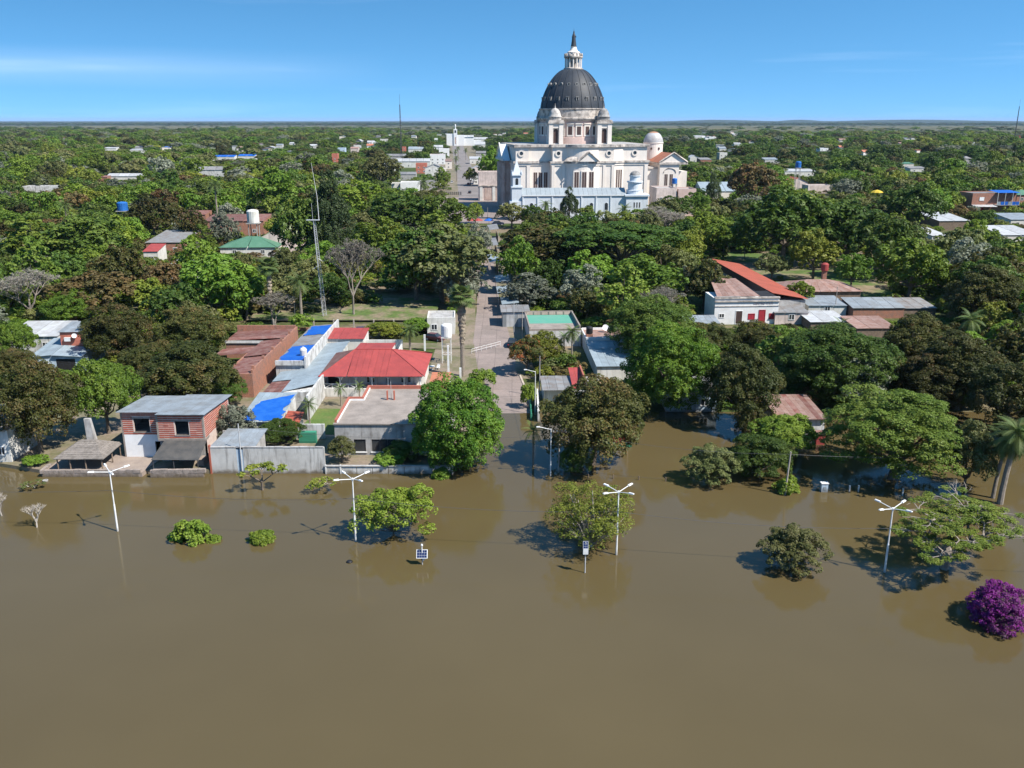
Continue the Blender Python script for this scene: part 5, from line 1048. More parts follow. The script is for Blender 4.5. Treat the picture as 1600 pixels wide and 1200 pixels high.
HS = [
 ('low whitewashed building with a flat dark edged roof deep in the trees', 36, 91, 303, 3.8, 10, 'flat', 'old_white', 'concrete', .5, 3, 'the whitewashed building'),
 ('white roofed house with a rust red lean-to in the woods', 168, 234, 283, 3.4, 12, 'gable', 'white', 'zincwhite', 1.6, 3, 'the white roofed house'),
 ('rust red lean-to beside the white roofed house in the woods', 154, 168, 284, 3.0, 8, 'mono', 'oldbrick', 'rust', .8, 0, None),
 ('long brick shed with a grey sheet roof behind a dark mango', 230, 288, 398, 3.8, 22, 'mono', 'oldbrick', 'zincold', 1.4, 2, 'the long brick shed'),
 ('brick house with rust coloured roofs beside the white cylinder tank', 320, 412, 368, 5.2, 16, 'mono', 'oldbrick', 'rust', 1.0, 3, 'the rust roofed houses'),
 ('small block with a rust red roof behind the silver leaved tree', 283, 322, 352, 4.2, 10, 'mono', 'oldbrick', 'rust', .8, 1, None),
 ('house with a faded green gabled roof and pale gable wall', 405, 462, 396, 4.6, 20, 'gable', 'palepink', 'green_tan', 3.0, 2, 'the green gabled house', 'y'),
 ('house with a bright green hipped roof half hidden by foliage', 345, 432, 402, 3.0, 14, 'hip', 'white', 'green_roof', 2.6, 2, 'the bright green roof'),
 ('small house with a red roof peeping between brown trees', 226, 248, 412, 3.6, 8, 'mono', 'white', 'redpaint', 1.2, 1, 'the small red roof'),
 ('white walled house behind the slim open tree', 268, 314, 440, 4.2, 9, 'flat', 'white', 'concrete', .6, 2, 'the white walled house'),
 ('grey and white house with a pitched zinc roof below blue roofs', 310, 350, 276, 5.0, 14, 'gable', 'old_white', 'zincold', 2.2, 2, 'the grey pitched house'),
 ('long house with a vivid blue roof seen over the trees', 332, 366, 251, 4, 12, 'mono', 'white', 'tarp', 1.4, 2, 'the vivid blue roof'),
 ('second house with a vivid blue roof beside a palm', 372, 398, 250, 4.2, 12, 'mono', 'white', 'tarp', 1.4, 2, None),
 ('tiny blue roofed house far off in the woods', 255, 270, 236, 4.5, 12, 'mono', 'white', 'tarp', 1.5, 0, None),
 ('far white house farthest from the street among dense trees', 163, 190, 237, 4.5, 12, 'mono', 'white', 'zincwhite', 1.2, 2, None),
 ('far low white house between tree crowns west of the avenue', 203, 236, 239, 4, 12, 'mono', 'white', 'zincwhite', 1, 2, None),
 ('flat white pavilion with square columns on the plaza edge', 626, 655, 301, 5.2, 12, 'flat', 'white_clean', 'concrete', .8, 4, 'the white pavilion'),
 ('grey flat roofed shop beside the white pavilion', 656, 682, 297, 4.6, 14, 'flat', 'concrete', 'zincold', .6, 3, None),
 ('grey gabled town house with white gable toward the avenue', 664, 694, 276, 6.0, 16, 'gable', 'white', 'zincold', 3.0, 2, 'the grey gabled town house', 'y'),
 ('orange fronted town house with a terrace', 650, 667, 271, 7.0, 12, 'flat', 'coral', 'oxide', .8, 2, 'the orange fronted house'),
 ('two-storey white house with a red roof edge near the avenue', 672, 696, 257, 8.5, 14, 'flat', 'white_clean', 'redpaint', .9, 3, 'the red edged white house'),
 ('long white warehouse with a pale roof in the town centre', 618, 672, 262, 5.5, 20, 'gable', 'white', 'zincwhite', 2.2, 4, 'the white warehouse'),
 ('low grey shed roofs in front of the white warehouse', 622, 650, 282, 4.2, 14, 'mono', 'concrete', 'zincold', 1.0, 2, None),
 ('long house with a dark blue grey roof beyond the white warehouse', 638, 676, 239, 5.0, 16, 'mono', 'white', 'chapel_roof', 2.6, 3, 'the dark roofed long house'),
 ('small terracotta walled house left of the dark roofed long house', 628, 637, 238, 6.5, 12, 'flat', 'coral', 'oxide', .6, 1, None),
 ('white box house with a parapet standing before the hilltop church', 679, 686, 226, 10, 14, 'flat', 'white_clean', 'concrete', .8, 1, None),
 ('white bungalow with a pale roof facing the avenue', 734, 752, 256, 4.8, 16, 'mono', 'white', 'zincwhite', 1.6, 2, None),
 ('cream bungalow with a little gable nearer the plaza', 737, 754, 272, 4.0, 14, 'gable', 'palepink', 'zincwhite', 2.0, 2, 'the cream bungalow', 'y'),
 ('broad roofed white pavilion at the end of the avenue', 742, 766, 231, 5, 26, 'gable', 'white', 'zincwhite', 4, 2, None),
 ('white house with blue shade wall beside the woods of town', 528, 545, 241, 7, 12, 'flat', 'ltblue', 'concrete', .8, 2, None),
 ('red brick upper storey house in the woods before the town', 519, 528, 256, 9, 10, 'flat', 'coral', 'oxide', .6, 1, None),
 ('grey roofed house row between palms north of the plaza', 548, 566, 238, 5, 14, 'gable', 'palepink', 'rustpink', 2, 2, None),
 ('far white gabled house past the dark roofed long house', 574, 590, 228, 6, 14, 'gable', 'white_clean', 'zincwhite', 2.5, 1, None),
 ('far pale house row with flat roofs under the horizon', 594, 612, 223, 6, 14, 'flat', 'white', 'concrete', .7, 3, None),
 ('far white house with a pale roof near tall trees', 484, 500, 233, 5, 12, 'gable', 'white', 'zincwhite', 2, 2, None),
 ('far small white house in deep green woods', 452, 463, 229, 5, 12, 'mono', 'white', 'zincwhite', 1.5, 1, None),
 ('far zinc roofed house between two white houses', 431, 446, 232, 5, 12, 'mono', 'old_white', 'zinc', 1.5, 1, None),
 ('pale pink flat roofed house beside the basilica wing', 1024, 1056, 317, 11.6, 14, 'flat', 'palepink', 'concrete', .7, 2, 'the pale pink house'),
 ('deeper pink house with small windows next to the pale pink house', 1058, 1086, 316, 11.2, 12, 'flat', 'pink', 'concrete', .7, 3, None),
 ('cream hall with a broad blue grey gabled roof', 1097, 1152, 311, 4.2, 22, 'gable', 'cream', 'zincblue', 4.2, 3, 'the blue grey gabled hall'),
 ('white house with a low gable behind the basilica wing', 1078, 1092, 254, 5, 14, 'gable', 'white', 'zincwhite', 2.2, 1, None, 'y'),
 ('dull brown roofed house right behind the basilica wing', 1094, 1112, 256, 4, 14, 'mono', 'oldbrick', 'zincold', 1.4, 0, None),
 ('white two-part house between dark tree crowns', 1124, 1136, 250, 7, 12, 'flat', 'white', 'concrete', .7, 2, None),
 ('long zinc roofed house among trees inland of the blue grey hall', 1195, 1218, 256, 4.0, 14, 'mono', 'old_white', 'zinc', 1.5, 3, None),
 ('long white roofed house under the bright blue tank', 1226, 1277, 276, 3.8, 16, 'mono', 'white', 'zincwhite', 1.2, 2, 'the long white roof'),
 ('stone walled house with a steep red gable', 1233, 1262, 298, 5.0, 14, 'gable', 'palepink', 'redbarn', 2.6, 2, 'the steep red gable', 'y'),
 ('grey walled ruin beside the steep red gabled house', 1262, 1300, 302, 4.0, 10, 'flat', 'palepink', 'concrete', .6, 2, None),
 ('white villa with a flat terrace far among bright crowns', 1281, 1300, 240, 6, 14, 'flat', 'white_clean', 'concrete', .8, 2, 'the white villa'),
 ('far group of white roofs beyond the small silver dome, first', 1084, 1102, 217, 5, 16, 'gable', 'white', 'zincwhite', 2.5, 1, None),
 ('far flat white house next to white roofs beyond the silver dome', 1108, 1124, 219, 6, 16, 'flat', 'white_clean', 'concrete', .8, 2, None),
 ('far low zinc roof along the edge of the plain', 1145, 1158, 213, 5, 16, 'mono', 'white', 'zincwhite', 2, 0, None),
 ('far pale house by dense trees toward the plain', 1124, 1140, 238, 5, 14, 'gable', 'white', 'zinc', 2.2, 1, None),
 ('dark roofed house with a green lean-to deep in the woods', 1408, 1428, 263, 4.0, 10, 'mono', 'white', 'green_roof', 1, 1, None),
 ('long dark roofed house behind the white roadside house', 1422, 1448, 270, 3.4, 10, 'mono', 'white', 'zincold', 1.2, 2, None),
 ('grey pitched little house in woods before tall poles', 1506, 1518, 256, 5, 10, 'hip', 'concrete', 'zincold', 2.2, 1, None),
 ('far white roof between bright crowns near the picture edge', 1518, 1528, 228, 5, 14, 'mono', 'white_clean', 'zincwhite', 2, 0, None),
 ('far orange walled house on the wooded rise', 1592, 1600, 219, 9, 14, 'flat', 'coral', 'oxide', .8, 1, None),
 ('white shed with two bright sheet roofs in the right woods', 1455, 1480, 382, 3.0, 14, 'mono', 'white', 'zincwhite', 1.2, 0, 'the bright sheet roofs'),
 ('larger shed with a ribbed bright sheet roof and dark front', 1466, 1515, 360, 3.6, 18, 'mono', 'wood', 'zincwhite', 1.6, 0, None),
 ('wide bright white roof at the edge of the picture', 1566, 1625, 382, 3.2, 16, 'mono', 'white', 'zincwhite', 1.5, 0, 'the wide white roof'),
 ('low grey sheet roofed house above the wide white roof', 1578, 1625, 356, 3.2, 12, 'mono', 'white', 'zinc', 1.4, 2, None),
 ('green roofed brown house next to the balcony house', 1586, 1622, 326, 6.5, 12, 'hip', 'oldbrick', 'green_roof', 2.0, 2, None),
]
for q in HS:
    if q[3] < 246: q = (q[0], q[1], q[1] + (q[2] - q[1]) * .68, *q[3:])
    house(*q[:6], q[6], q[7], q[8], q[9], q[10], q[11], ridge=q[12] if len(q) > 12 else 'x', Y=402 if 'pink' in q[0] and q[3] in (316, 317) else None)
for q in [('low white shop with a canopy facing the plaza corner', 612, 628, 300, 4.4, 12, 'flat', 'white', 'concrete', .6, 2, None), ('cream two-storey shop behind the grey flat roofed shop', 684, 697, 283, 7.5, 14, 'flat', 'cream', 'concrete', .8, 2, None),
 ('pale house with a zinc roof by the white warehouse end', 600, 616, 268, 5, 14, 'mono', 'white', 'zincwhite', 1.5, 1, None), ('white two-storey block beyond the red edged white house', 686, 702, 246, 9, 14, 'flat', 'white_clean', 'zincold', .8, 2, None),
 ('dull zinc roofed workshop inland of the white warehouse', 604, 634, 252, 5, 18, 'gable', 'concrete', 'zincold', 2.2, 2, None), ('bright white gable beside the dark roofed long house', 678, 692, 237, 6, 14, 'gable', 'white_clean', 'zincwhite', 2.6, 1, None),
 ('cream terrace house with a rust roof on the avenue', 696, 706, 264, 6.5, 14, 'mono', 'cream', 'rustpink', 1.2, 1, None), ('long pale market hall past the broad pavilion on the avenue', 738, 762, 222, 6, 22, 'gable', 'white', 'zincwhite', 3, 3, None),
 ('grey shed with a pale roof on the far side of the avenue', 744, 760, 246, 5, 14, 'gable', 'concrete', 'zincold', 2, 1, None), ('white shop with a flat roof at the mouth of the avenue', 740, 756, 288, 5, 10, 'flat', 'white_clean', 'concrete', .7, 2, None)]:
    house(*q[:6], q[6], q[7], q[8], q[9], q[10], q[11])
rh_ = random.Random(31); SMALL = []
for cx, cy_, sx, sy, n_ in ((565, 228, 50, 10, 8), (640, 216, 50, 5, 6), (1115, 214, 50, 6, 6), (1160, 234, 60, 10, 4), (250, 234, 120, 12, 4), (90, 226, 80, 8, 2), (430, 240, 60, 10, 4), (1420, 238, 120, 14, 5), (1330, 222, 90, 8, 2), (800, 213, 40, 4, 4)):
    for _ in range(n_):
        px, py = rh_.gauss(cx, sx * .6), rh_.gauss(cy_, sy * .6)
        if py < 205 or 770 < px < 1070 and py > 216: continue
        x, y, z = G(px, py); wd = rh_.uniform(7, 13); dp = rh_.uniform(8, 12); h = rh_.uniform(4.5, 7.5); wmn = rh_.choice(('white', 'white_clean', 'cream', 'palepink', 'concrete', 'old_white')); rmn = rh_.choice(('zincwhite', 'zinc', 'zincold', 'oxide', 'rustpink', 'zincwhite'))
        t = thing('small_house', None, 'house', (x, y, z), rh_.uniform(-.3, .4), 'small far houses among the town trees'); SMALL.append((t, {'white': 'off white', 'white_clean': 'white', 'cream': 'cream', 'palepink': 'pale pink', 'concrete': 'grey', 'old_white': 'stained white'}[wmn], {'zincwhite': 'bright zinc', 'zinc': 'blue grey', 'zincold': 'dull grey', 'oxide': 'terracotta', 'rustpink': 'faded pink'}[rmn], x, y, wd)); MB().box(0, 0, -.5, wd, dp, h).build('wall', M[wmn], t)
        if rh_.random() < .4: MB().box(-.3, -.3, h, wd + .3, dp + .3, h + .5).build('roof', M[rmn], t)
        else: gable_roof(t, 0, wd, 0, dp, h + .02, h + rh_.uniform(1.5, 2.6), rmn, 1, rh_.choice('xy'), .5)
        FOOT.append((x - 1, x + wd + 1, y - 1, y + dp + 1)); KEEP.append((px, px + 3, P(x, y, z + h + 2)[1], P(x, y, z + h - 1)[1], y))
# two-storey house with the balcony
t = house('dark brick two-storey house with blue balcony cloths and a blue roof', 1516, 1586, 333, 8.6, 12, 'flat', 'oldbrick', 'zincold', .4, 0, 'the balcony house', wmat='glass', name='balcony_house')
WB = 22.0
mono_roof(t, 11, 21, -2, 6, 9.3, 9.9, 'tarp', 5); bl = MB().box(10.5, -2.4, 3.6, 21.5, -.0, 3.8).build('balcony_floor', M['concrete'], t)
for i in range(6): MB().box(10.6 + i * 1.8, -2.35, 3.8, 12.2 + i * 1.8, -2.3, 5.3).build('balcony_cloth', M['tarp' if i % 3 else 'zincblue'], t)
for i in range(4): MB().box(10.6 + i * 3.5, -2.4, 3.8, 10.75 + i * 3.5, -2.2, 9.3).build('post', M['white'], t)
sheets(t, (0, -4, 3.2), (10.2, -4, 3.2), (10.2, 0, 3.8), (0, 0, 3.8), 'zincwhite', 5); MB().box(3, -.1, .1, 6, .03, 2.6).build('door', M['reddoor'], t); MB().box(3.4, -.15, 5.6, 5.6, -.01, 7.2).build('window', M['white_clean'], t)
# church on the rise at the end of the avenue
t = thing('hilltop_church', 'far white church with a square bell tower and statue at the end of the avenue', 'church', (Xat(698, 1550, 3), 1550, 3), .06)
LM.append(('the far white church', -100, 1550)); FOOT.append((-130, -40, 1540, 1600)); KEEP.append((696, 768, 200, 224, 1545))
MB().box(0, 0, -1, 12, 25, 19).box(18, 0, -1, 30, 25, 17).box(30, 2, -1, 46, 25, 14).box(46, 4, -1, 58, 25, 8).build('wall', M['white_clean'], t)
MB().box(12, -1.5, -1, 18, 6, 27).build('bell_tower', M['white_clean'], t); MB().box(13.6, -1.7, 21, 16.4, -1.45, 25).build('belfry_opening', M['glass'], t); MB().box(14, -1.7, 3, 16, -1.45, 14).build('doorway', M['stone_brown'], t)
MB().lathe([(.8, 27), (.8, 30), (1.2, 31), (1.1, 33), (.6, 34.5), (0, 35)], 10, (15, 2)).build('statue', M['white_clean'], t)
sheets(t, (30, 1, 14.2), (46, 1, 14.2), (46, 13, 17), (30, 13, 17), 'zincwhite', 3)
# street awnings, parasols
for px, py, wd, m_, lab in ((688, 297, 4.5, 'white_clean', 'white pyramid tent at the edge of the plaza'), (737, 288, 5, 'zincwhite', 'pale shade canopy beside the red parked car')):
    x, y, z = G(px, py); t = thing('market_tent', lab, 'tent', (x, y, z))
    MB().add([(-wd / 2, -wd / 2, 2.4), (wd / 2, -wd / 2, 2.4), (wd / 2, wd / 2, 2.4), (-wd / 2, wd / 2, 2.4), (0, 0, 4.2)], [(0, 1, 4), (1, 2, 4), (2, 3, 4), (3, 0, 4)]).build('canopy', M[m_], t)
    for a in (-1, 1):
        for c in (-1, 1): MB().tube([(a * wd * .47, c * wd * .47, 0), (a * wd * .47, c * wd * .47, 2.45)], .06, 5).build('leg', M['steel'], t)
for px, py, m_, lab in ((737, 348, 'redpaint', 'red market parasol under the yellow green tree'), (747, 348, 'redpaint', 'second red market parasol nearer the street canopies'), (764, 348, 'tarp', 'blue market stall roof at the plaza corner'), (1369, 306, 'yellow', 'bright yellow canopy among the trees')):
    x, y, z = G(px, py + 6); t = thing('parasol', lab, 'parasol', (x, y, z)); MB().lathe([(2.1, 2.4), (1.4, 2.9), (.05, 3.3)], 8).build('canopy', M[m_], t); MB().tube([(0, 0, 0), (0, 0, 3.2)], .05, 6).build('pole', M['steel'], t)
    if px > 1000: t.scale = (1.6, 1.6, 1.6); KEEP.append((1360, 1378, 290, 306, y))
KEEP.append((694, 780, 232, 316, 375)); KEEP.append((722, 790, 300, 345, 372))
KEEP.append((742, 800, 400, 640, 262)); KEEP.append((640, 745, 520, 590, 175))
KEEP.append((600, 690, 458, 500, 245)); KEEP.append((520, 690, 484, 508, 215)); KEEP.append((1146, 1215, 398, 424, 283)); KEEP.append((1232, 1368, 404, 466, 278))
KEEP.append((1112, 1135, 395, 408, 235))
# ------------------------------------------------------------------ trees
def np_mesh(name, V, Q, mat_, tint=None):
    me = bpy.data.meshes.new(name); nV, nQ = len(V), len(Q); k = Q.shape[1]
    me.vertices.add(nV); me.loops.add(nQ * k); me.polygons.add(nQ)
    me.vertices.foreach_set('co', np.asarray(V, np.float32).ravel()); me.loops.foreach_set('vertex_index', Q.astype(np.int32).ravel())
    me.polygons.foreach_set('loop_start', (np.arange(nQ) * k).astype(np.int32))
    me.materials.append(mat_); me.update(calc_edges=True)
    if tint is not None:
        a = me.attributes.new('tint', 'FLOAT', 'FACE'); a.data.foreach_set('value', np.asarray(tint, np.float32))
    return me
def unit(v): return v / np.maximum(1e-9, np.linalg.norm(v, axis=1, keepdims=True))
def leaf_quads(Pn, Nn, size, rng, aspect=0.6):
    n_ = len(Pn); T = unit(np.cross(Nn, rng.normal(size=(n_, 3)))); B = np.cross(Nn, T)
    s = size * rng.uniform(0.65, 1.25, (n_, 1)); fold = Nn * s * 0.25
    V = np.empty((n_, 4, 3)); V[:, 0] = Pn + T * s; V[:, 1] = Pn + B * s * aspect + fold; V[:, 2] = Pn - T * s; V[:, 3] = Pn - B * s * aspect + fold
    return V.reshape(-1, 3), np.arange(n_ * 4).reshape(-1, 4)
def crown(name, kind, seed, nl, quads, leaf, lr=0.16, zc=0.56, rz=0.44, flat=1.0, sub=14, r2=0.36, inner=0.15, low=-0.25, power=1.0, upn=0.35, cone=0.0, rag=0.12):
    """crown in a unit box: half width 0.5, top at z = 1; lobes carry clumps, clumps carry leaves"""
    rng = np.random.default_rng(seed)
    i = np.arange(nl) + 0.5; ph = i * 2.399963 + rng.uniform(0, 6); zz = 1 - (1 - low) * i / nl; zz = zz + rng.normal(0, .07, nl); zz = np.clip(zz, low, 1)
    rr = np.sqrt(1 - np.minimum(1, zz ** 2)); D = np.stack([rr * np.cos(ph), rr * np.sin(ph), zz], 1)
    lrs = lr * rng.uniform(0.65, 1.3, nl); k = rng.uniform(0.72, 1.0, nl)[:, None]; k[rng.random(nl) < inner] *= 0.6
    R = np.array([0.5 - lr * .8, 0.5 - lr * .8, rz - lr * .8 * flat])
    wob = 1 + rag * np.sin(D[:, :1] * 3.1 + seed) + rag * np.sin(D[:, 1:2] * 2.7 + seed * 2)
    C = D * k * R * wob + np.array([0, 0, zc])
    if cone: sc = np.clip(1.15 - cone * (C[:, 2] - (zc - rz)) / (2 * rz), .12, 1.2)[:, None]; C[:, :2] *= sc; lrs = lrs * (0.5 + .5 * sc[:, 0])
    fz = np.array([1, 1, flat])
    sd = unit(rng.normal(size=(nl, sub, 3)).reshape(-1, 3)).reshape(nl, sub, 3); sd[..., 2] = np.where(sd[..., 2] < -.35, -sd[..., 2], sd[..., 2])
    sc = C[:, None] + sd * (lrs[:, None, None] * .82) * fz; sr = (lrs * r2)[:, None] * rng.uniform(.75, 1.3, (nl, sub))
    own = np.repeat(np.arange(nl), sub); sc = sc.reshape(-1, 3); sr = sr.ravel(); sd = sd.reshape(-1, 3)
    dd = np.linalg.norm((sc[:, None] - C[None]) / fz, axis=2) / lrs[None]; dd[np.arange(len(own)), own] = 9
    ok = dd.min(1) > 0.62; sc, sr, sd, own = sc[ok], sr[ok], sd[ok], own[ok]
    w_ = sr ** 2; ch = rng.choice(len(sc), quads, p=w_ / w_.sum())
    u = unit(rng.normal(size=(quads, 3)) + sd[ch] * 0.9 + np.array([0, 0, .3])); rad = sr[ch] * (0.55 + 0.55 * rng.random(quads) ** .5)
    Pn = sc[ch] + u * rad[:, None] * fz
    Nn = unit(u * 0.75 + np.array([0, 0, upn]) + rng.normal(size=(quads, 3)) * .38)
    lt = rng.random(nl); tint = np.clip(0.40 * lt[own[ch]] + 0.30 * rng.random(len(sc))[ch] + 0.30 * rng.random(quads), 0, 1) ** power
    V, Q = leaf_quads(Pn, Nn, leaf, rng)
    return np_mesh(name, V, Q, F[kind], tint), C, lrs
def trunk_mesh(name, C, seed, m_='bark', r0=0.028, zfork=0.26, nb=9):
    r = random.Random(seed); mb = MB(); top = Vector((r.uniform(-.02, .02), r.uniform(-.02, .02), zfork))
    mb.tube([(0, 0, -.06), (0.004, 0, .05), tuple(top)], [r0 * 1.35, r0, r0 * .8], 7)
    idx = list(range(len(C))); r.shuffle(idx)
    for i in idx[:nb]:
        c = Vector(C[i]); mid = top.lerp(c, .5) + Vector((r.uniform(-.03, .03), r.uniform(-.03, .03), -.02)); mb.tube([top, mid, c.lerp(mid, .1)], [r0 * .55, r0 * .38, r0 * .15], 5, False)
    return mb.mesh(name, M[m_])
PROTO = {}
def add_proto(key, crown_args, trunk_args={}):
    cm, C, _ = crown(key + '_crown', **crown_args); PROTO.setdefault(key, []).append((cm, trunk_mesh(key + '_trunk', C, crown_args['seed'], **trunk_args)))
KIN = {   # kind: (foliage, crown style, trunk style)
 'mango': ('mango', dict(lr=.145, rz=.49, zc=.50, low=-.75, power=1.35, rag=.09), {}),
 'bright': ('bright', dict(lr=.145, rz=.47, zc=.53, low=-.6), {}),
 'round': ('round', dict(lr=.105, rz=.50, zc=.50, low=-.9, inner=.0, rag=.04, sub=20, r2=.34), {}),
 'dense': ('dense', dict(lr=.15, rz=.48, zc=.52, low=-.65), {}),
 'feather': ('feather', dict(lr=.135, rz=.48, zc=.52, low=-.7, flat=.7, inner=.3, upn=.6, sub=18, r2=.30), dict(nb=16)),
 'olive': ('olive', dict(lr=.14, rz=.46, zc=.54, low=-.55, inner=.2), {}),
 'silver': ('silver', dict(lr=.15, rz=.48, zc=.52, low=-.65, inner=.2), dict(m_='palebark')),
 'lime': ('lime', dict(lr=.15, rz=.47, zc=.53, low=-.6), {}),
 'grey': ('grey', dict(lr=.16, rz=.42, zc=.56, low=-.2, inner=.4, sub=10, r2=.5), dict(m_='palebark', nb=26, r0=.02)),
 'flame': ('flame', dict(lr=.15, rz=.42, zc=.57, low=-.3, power=1.0), {}),
 'rusty': ('rusty', dict(lr=.15, rz=.42, zc=.57, low=-.3, inner=.2), {}),
 'conifer': ('conifer', dict(lr=.15, rz=.49, zc=.50, low=-.95, cone=.95, flat=1.2, inner=.3), dict(zfork=.4)),
 'umbrella': ('dense', dict(lr=.13, rz=.30, zc=.68, low=-.05, flat=.6, inner=.1, upn=.6), dict(nb=14, zfork=.35)),
 'ragged': ('bright', dict(lr=.135, rz=.42, zc=.52, low=-.5, inner=.2, rag=.28, sub=12, r2=.42), dict(nb=22, zfork=.12, r0=.016)),
 'mound': ('lime', dict(lr=.10, rz=.45, zc=.50, low=-.6, inner=.45, rag=.16, sub=9, r2=.45), dict(nb=80, zfork=.10, r0=.02, m_='palebark')),
 'shrub': ('bright', dict(lr=.2, rz=.46, zc=.4, low=-.35, inner=.3, rag=.35, sub=8, r2=.5), dict(nb=6, zfork=.1)),
 'domed': ('dense', dict(lr=.11, rz=.50, zc=.50, low=-.85, inner=.0, rag=.05, sub=18, r2=.34), {}),
 'purple': ('purple', dict(lr=.15, rz=.49, zc=.50, low=-.8, inner=.1), {}),
}
HI = {'mango': (3, 70, 34000, .0130), 'bright': (2, 70, 32000, .0140), 'round': (1, 150, 62000, .0105), 'dense': (2, 76, 34000, .0125), 'feather': (1, 100, 56000, .0090), 'olive': (1, 50, 18000, .0165),
      'silver': (1, 46, 14000, .0185), 'lime': (1, 46, 15000, .018), 'flame': (1, 46, 13000, .018), 'rusty': (1, 46, 14000, .018), 'conifer': (1, 56, 16000, .014), 'umbrella': (1, 60, 22000, .0145), 'purple': (1, 46, 16000, .018), 'shrub': (2, 15, 3000, .042), 'ragged': (1, 34, 11000, .0175), 'mound': (1, 80, 12500, .0110), 'domed': (1, 130, 52000, .0105)}
for k, (nv, nl, q, lf) in HI.items():
    fk, st_, tr = KIN[k]
    for v in range(nv): add_proto(k, dict(kind=fk, seed=11 + v * 17 + len(k) * 3, nl=nl, quads=q, leaf=lf, **st_), tr)
for k, nv in (('mango', 2), ('bright', 2), ('dense', 2), ('olive', 2), ('feather', 1), ('lime', 1), ('silver', 1), ('rusty', 1)):
    fk, st_, tr = KIN[k]
    for v in range(nv): add_proto(k + '_lo', dict(kind=fk, seed=101 + v * 13 + len(k), nl=34, quads=5200 if k != 'grey' else 2500, leaf=.027, **{**st_, 'sub': 9}), tr)
# branching trees: trunk, limbs and leaf tufts at the twig ends
def branchy(name, seed, kind, spread=1.0, depth=4, leaves=2600, leaf=.02, tuft=.06, bark='palebark', r0=.022, zf=.28, kids=(3, 4), droop=.1, bare=0.0):
    r = random.Random(seed); mb = MB(); ends = []
    def grow(p, d, ln, rad, dep):
        mid = p + d * ln * .5 + Vector((r.uniform(-1, 1), r.uniform(-1, 1), r.uniform(-.5, .5))) * ln * .08; e = p + d * ln
        mb.tube([p, mid, e], [rad, rad * .85, rad * .65], 5 if dep > 1 else 4, False)
        if dep == 0: ends.append(e); return
        n_ = r.randint(*kids)
        for i in range(n_):
            a = 2 * pi * (i + r.random() * .7) / n_; side = Vector((cos(a), sin(a), 0)); nd = (d * .55 + side * spread * r.uniform(.5, .95) + Vector((0, 0, .32 - droop * (depth - dep)))).normalized()
            grow(e, nd, ln * r.uniform(.62, .82), rad * .6, dep - 1)
    grow(Vector((0, 0, -.05)), Vector((r.uniform(-.1, .1), r.uniform(-.1, .1), 1)).normalized(), zf, r0, depth)
    E_ = np.array([tuple(e) for e in ends]); mn, mx_ = E_.min(0), E_.max(0); sxy = 1.0 / max(mx_[0] - mn[0], mx_[1] - mn[1]); sz = 1.0 / mx_[2]
    sc = np.array([sxy, sxy, sz]); mb.v = [tuple(np.array(v) * sc) for v in mb.v]; E_ = E_ * sc
    tm = mb.mesh(name + '_trunk', M[bark])
    rng = np.random.default_rng(seed)
    if not leaves: return tm, None
    keep = E_[rng.random(len(E_)) >= bare]
    ch = rng.integers(0, len(keep), leaves); u = unit(rng.normal(size=(leaves, 3))); Pn = keep[ch] + u * tuft * rng.random((leaves, 1)) ** .5 * np.array([1, 1, .6])
    Nn = unit(np.array([0, 0, .8]) + u * .3 + rng.normal(size=(leaves, 3)) * .45); tint = np.clip(.5 * rng.random(len(keep))[ch] + .5 * rng.random(leaves), 0, 1)
    V, Q = leaf_quads(Pn, Nn, leaf, rng)
    return tm, np_mesh(name + '_crown', V, Q, F[kind], tint)
def late_protos():
    for sd in (21, 22):
        tm, cm = branchy('bare_tree', sd, 'grey', 0.85, 5, 9000, .010, .035, 'midbark', .02, .26, (3, 4), .04, .25); PROTO.setdefault('grey', []).append((cm, tm)); PROTO.setdefault('grey_lo', []).append((cm, tm))
# species words used in names and labels
late_protos()
SPEC = {'mango': ('mango_tree', 'brown flushed mango tree'), 'bright': ('shade_tree', 'bright green leafy tree'), 'round': ('ficus_tree', 'glossy round green tree'), 'dense': ('shade_tree', 'dark green dense tree'), 'feather': ('jacaranda_tree', 'feathery light green tree'),
        'olive': ('shade_tree', 'dull olive green tree'), 'silver': ('shade_tree', 'grey green leaved tree'), 'lime': ('shade_tree', 'yellow green tree'), 'grey': ('bare_tree', 'nearly leafless ashen tree'), 'flame': ('flame_tree', 'orange flowering tree'), 'rusty': ('shade_tree', 'rust tinged leafy tree'),
        'conifer': ('casuarina_tree', 'dark pointed conifer'), 'umbrella': ('umbrella_tree', 'wide flat topped green tree'), 'purple': ('bougainvillea', 'magenta flowering bush'), 'shrub': ('shrub', 'shrub'), 'ragged': ('poinciana_tree', 'open bright green tree'), 'mound': ('poinciana_tree', 'half bare tree'), 'domed': ('shade_tree', 'dark domed tree')}
TREES = []; rt = random.Random(77)
def plant(kind, x, y, wd, h, label=None, lo=False, name=None, cat='tree', z=None):
    key = kind + '_lo' if lo and kind + '_lo' in PROTO else kind
    cm, tm = PROTO[key][rt.randrange(len(PROTO[key]))]
    nm = name or SPEC[kind][0]
    t = thing(nm, label, cat, (x, y, (max(-1.0, gz(x, y)) if z is None else z) - .1), rt.uniform(0, 6.28), 'trees of the town' if cat == 'tree' else None)
    t.scale = (wd, wd, h); link('trunk', tm, t); link('crown', cm, t)
    TREES.append([t, kind, x, y, wd, h, label]); return t
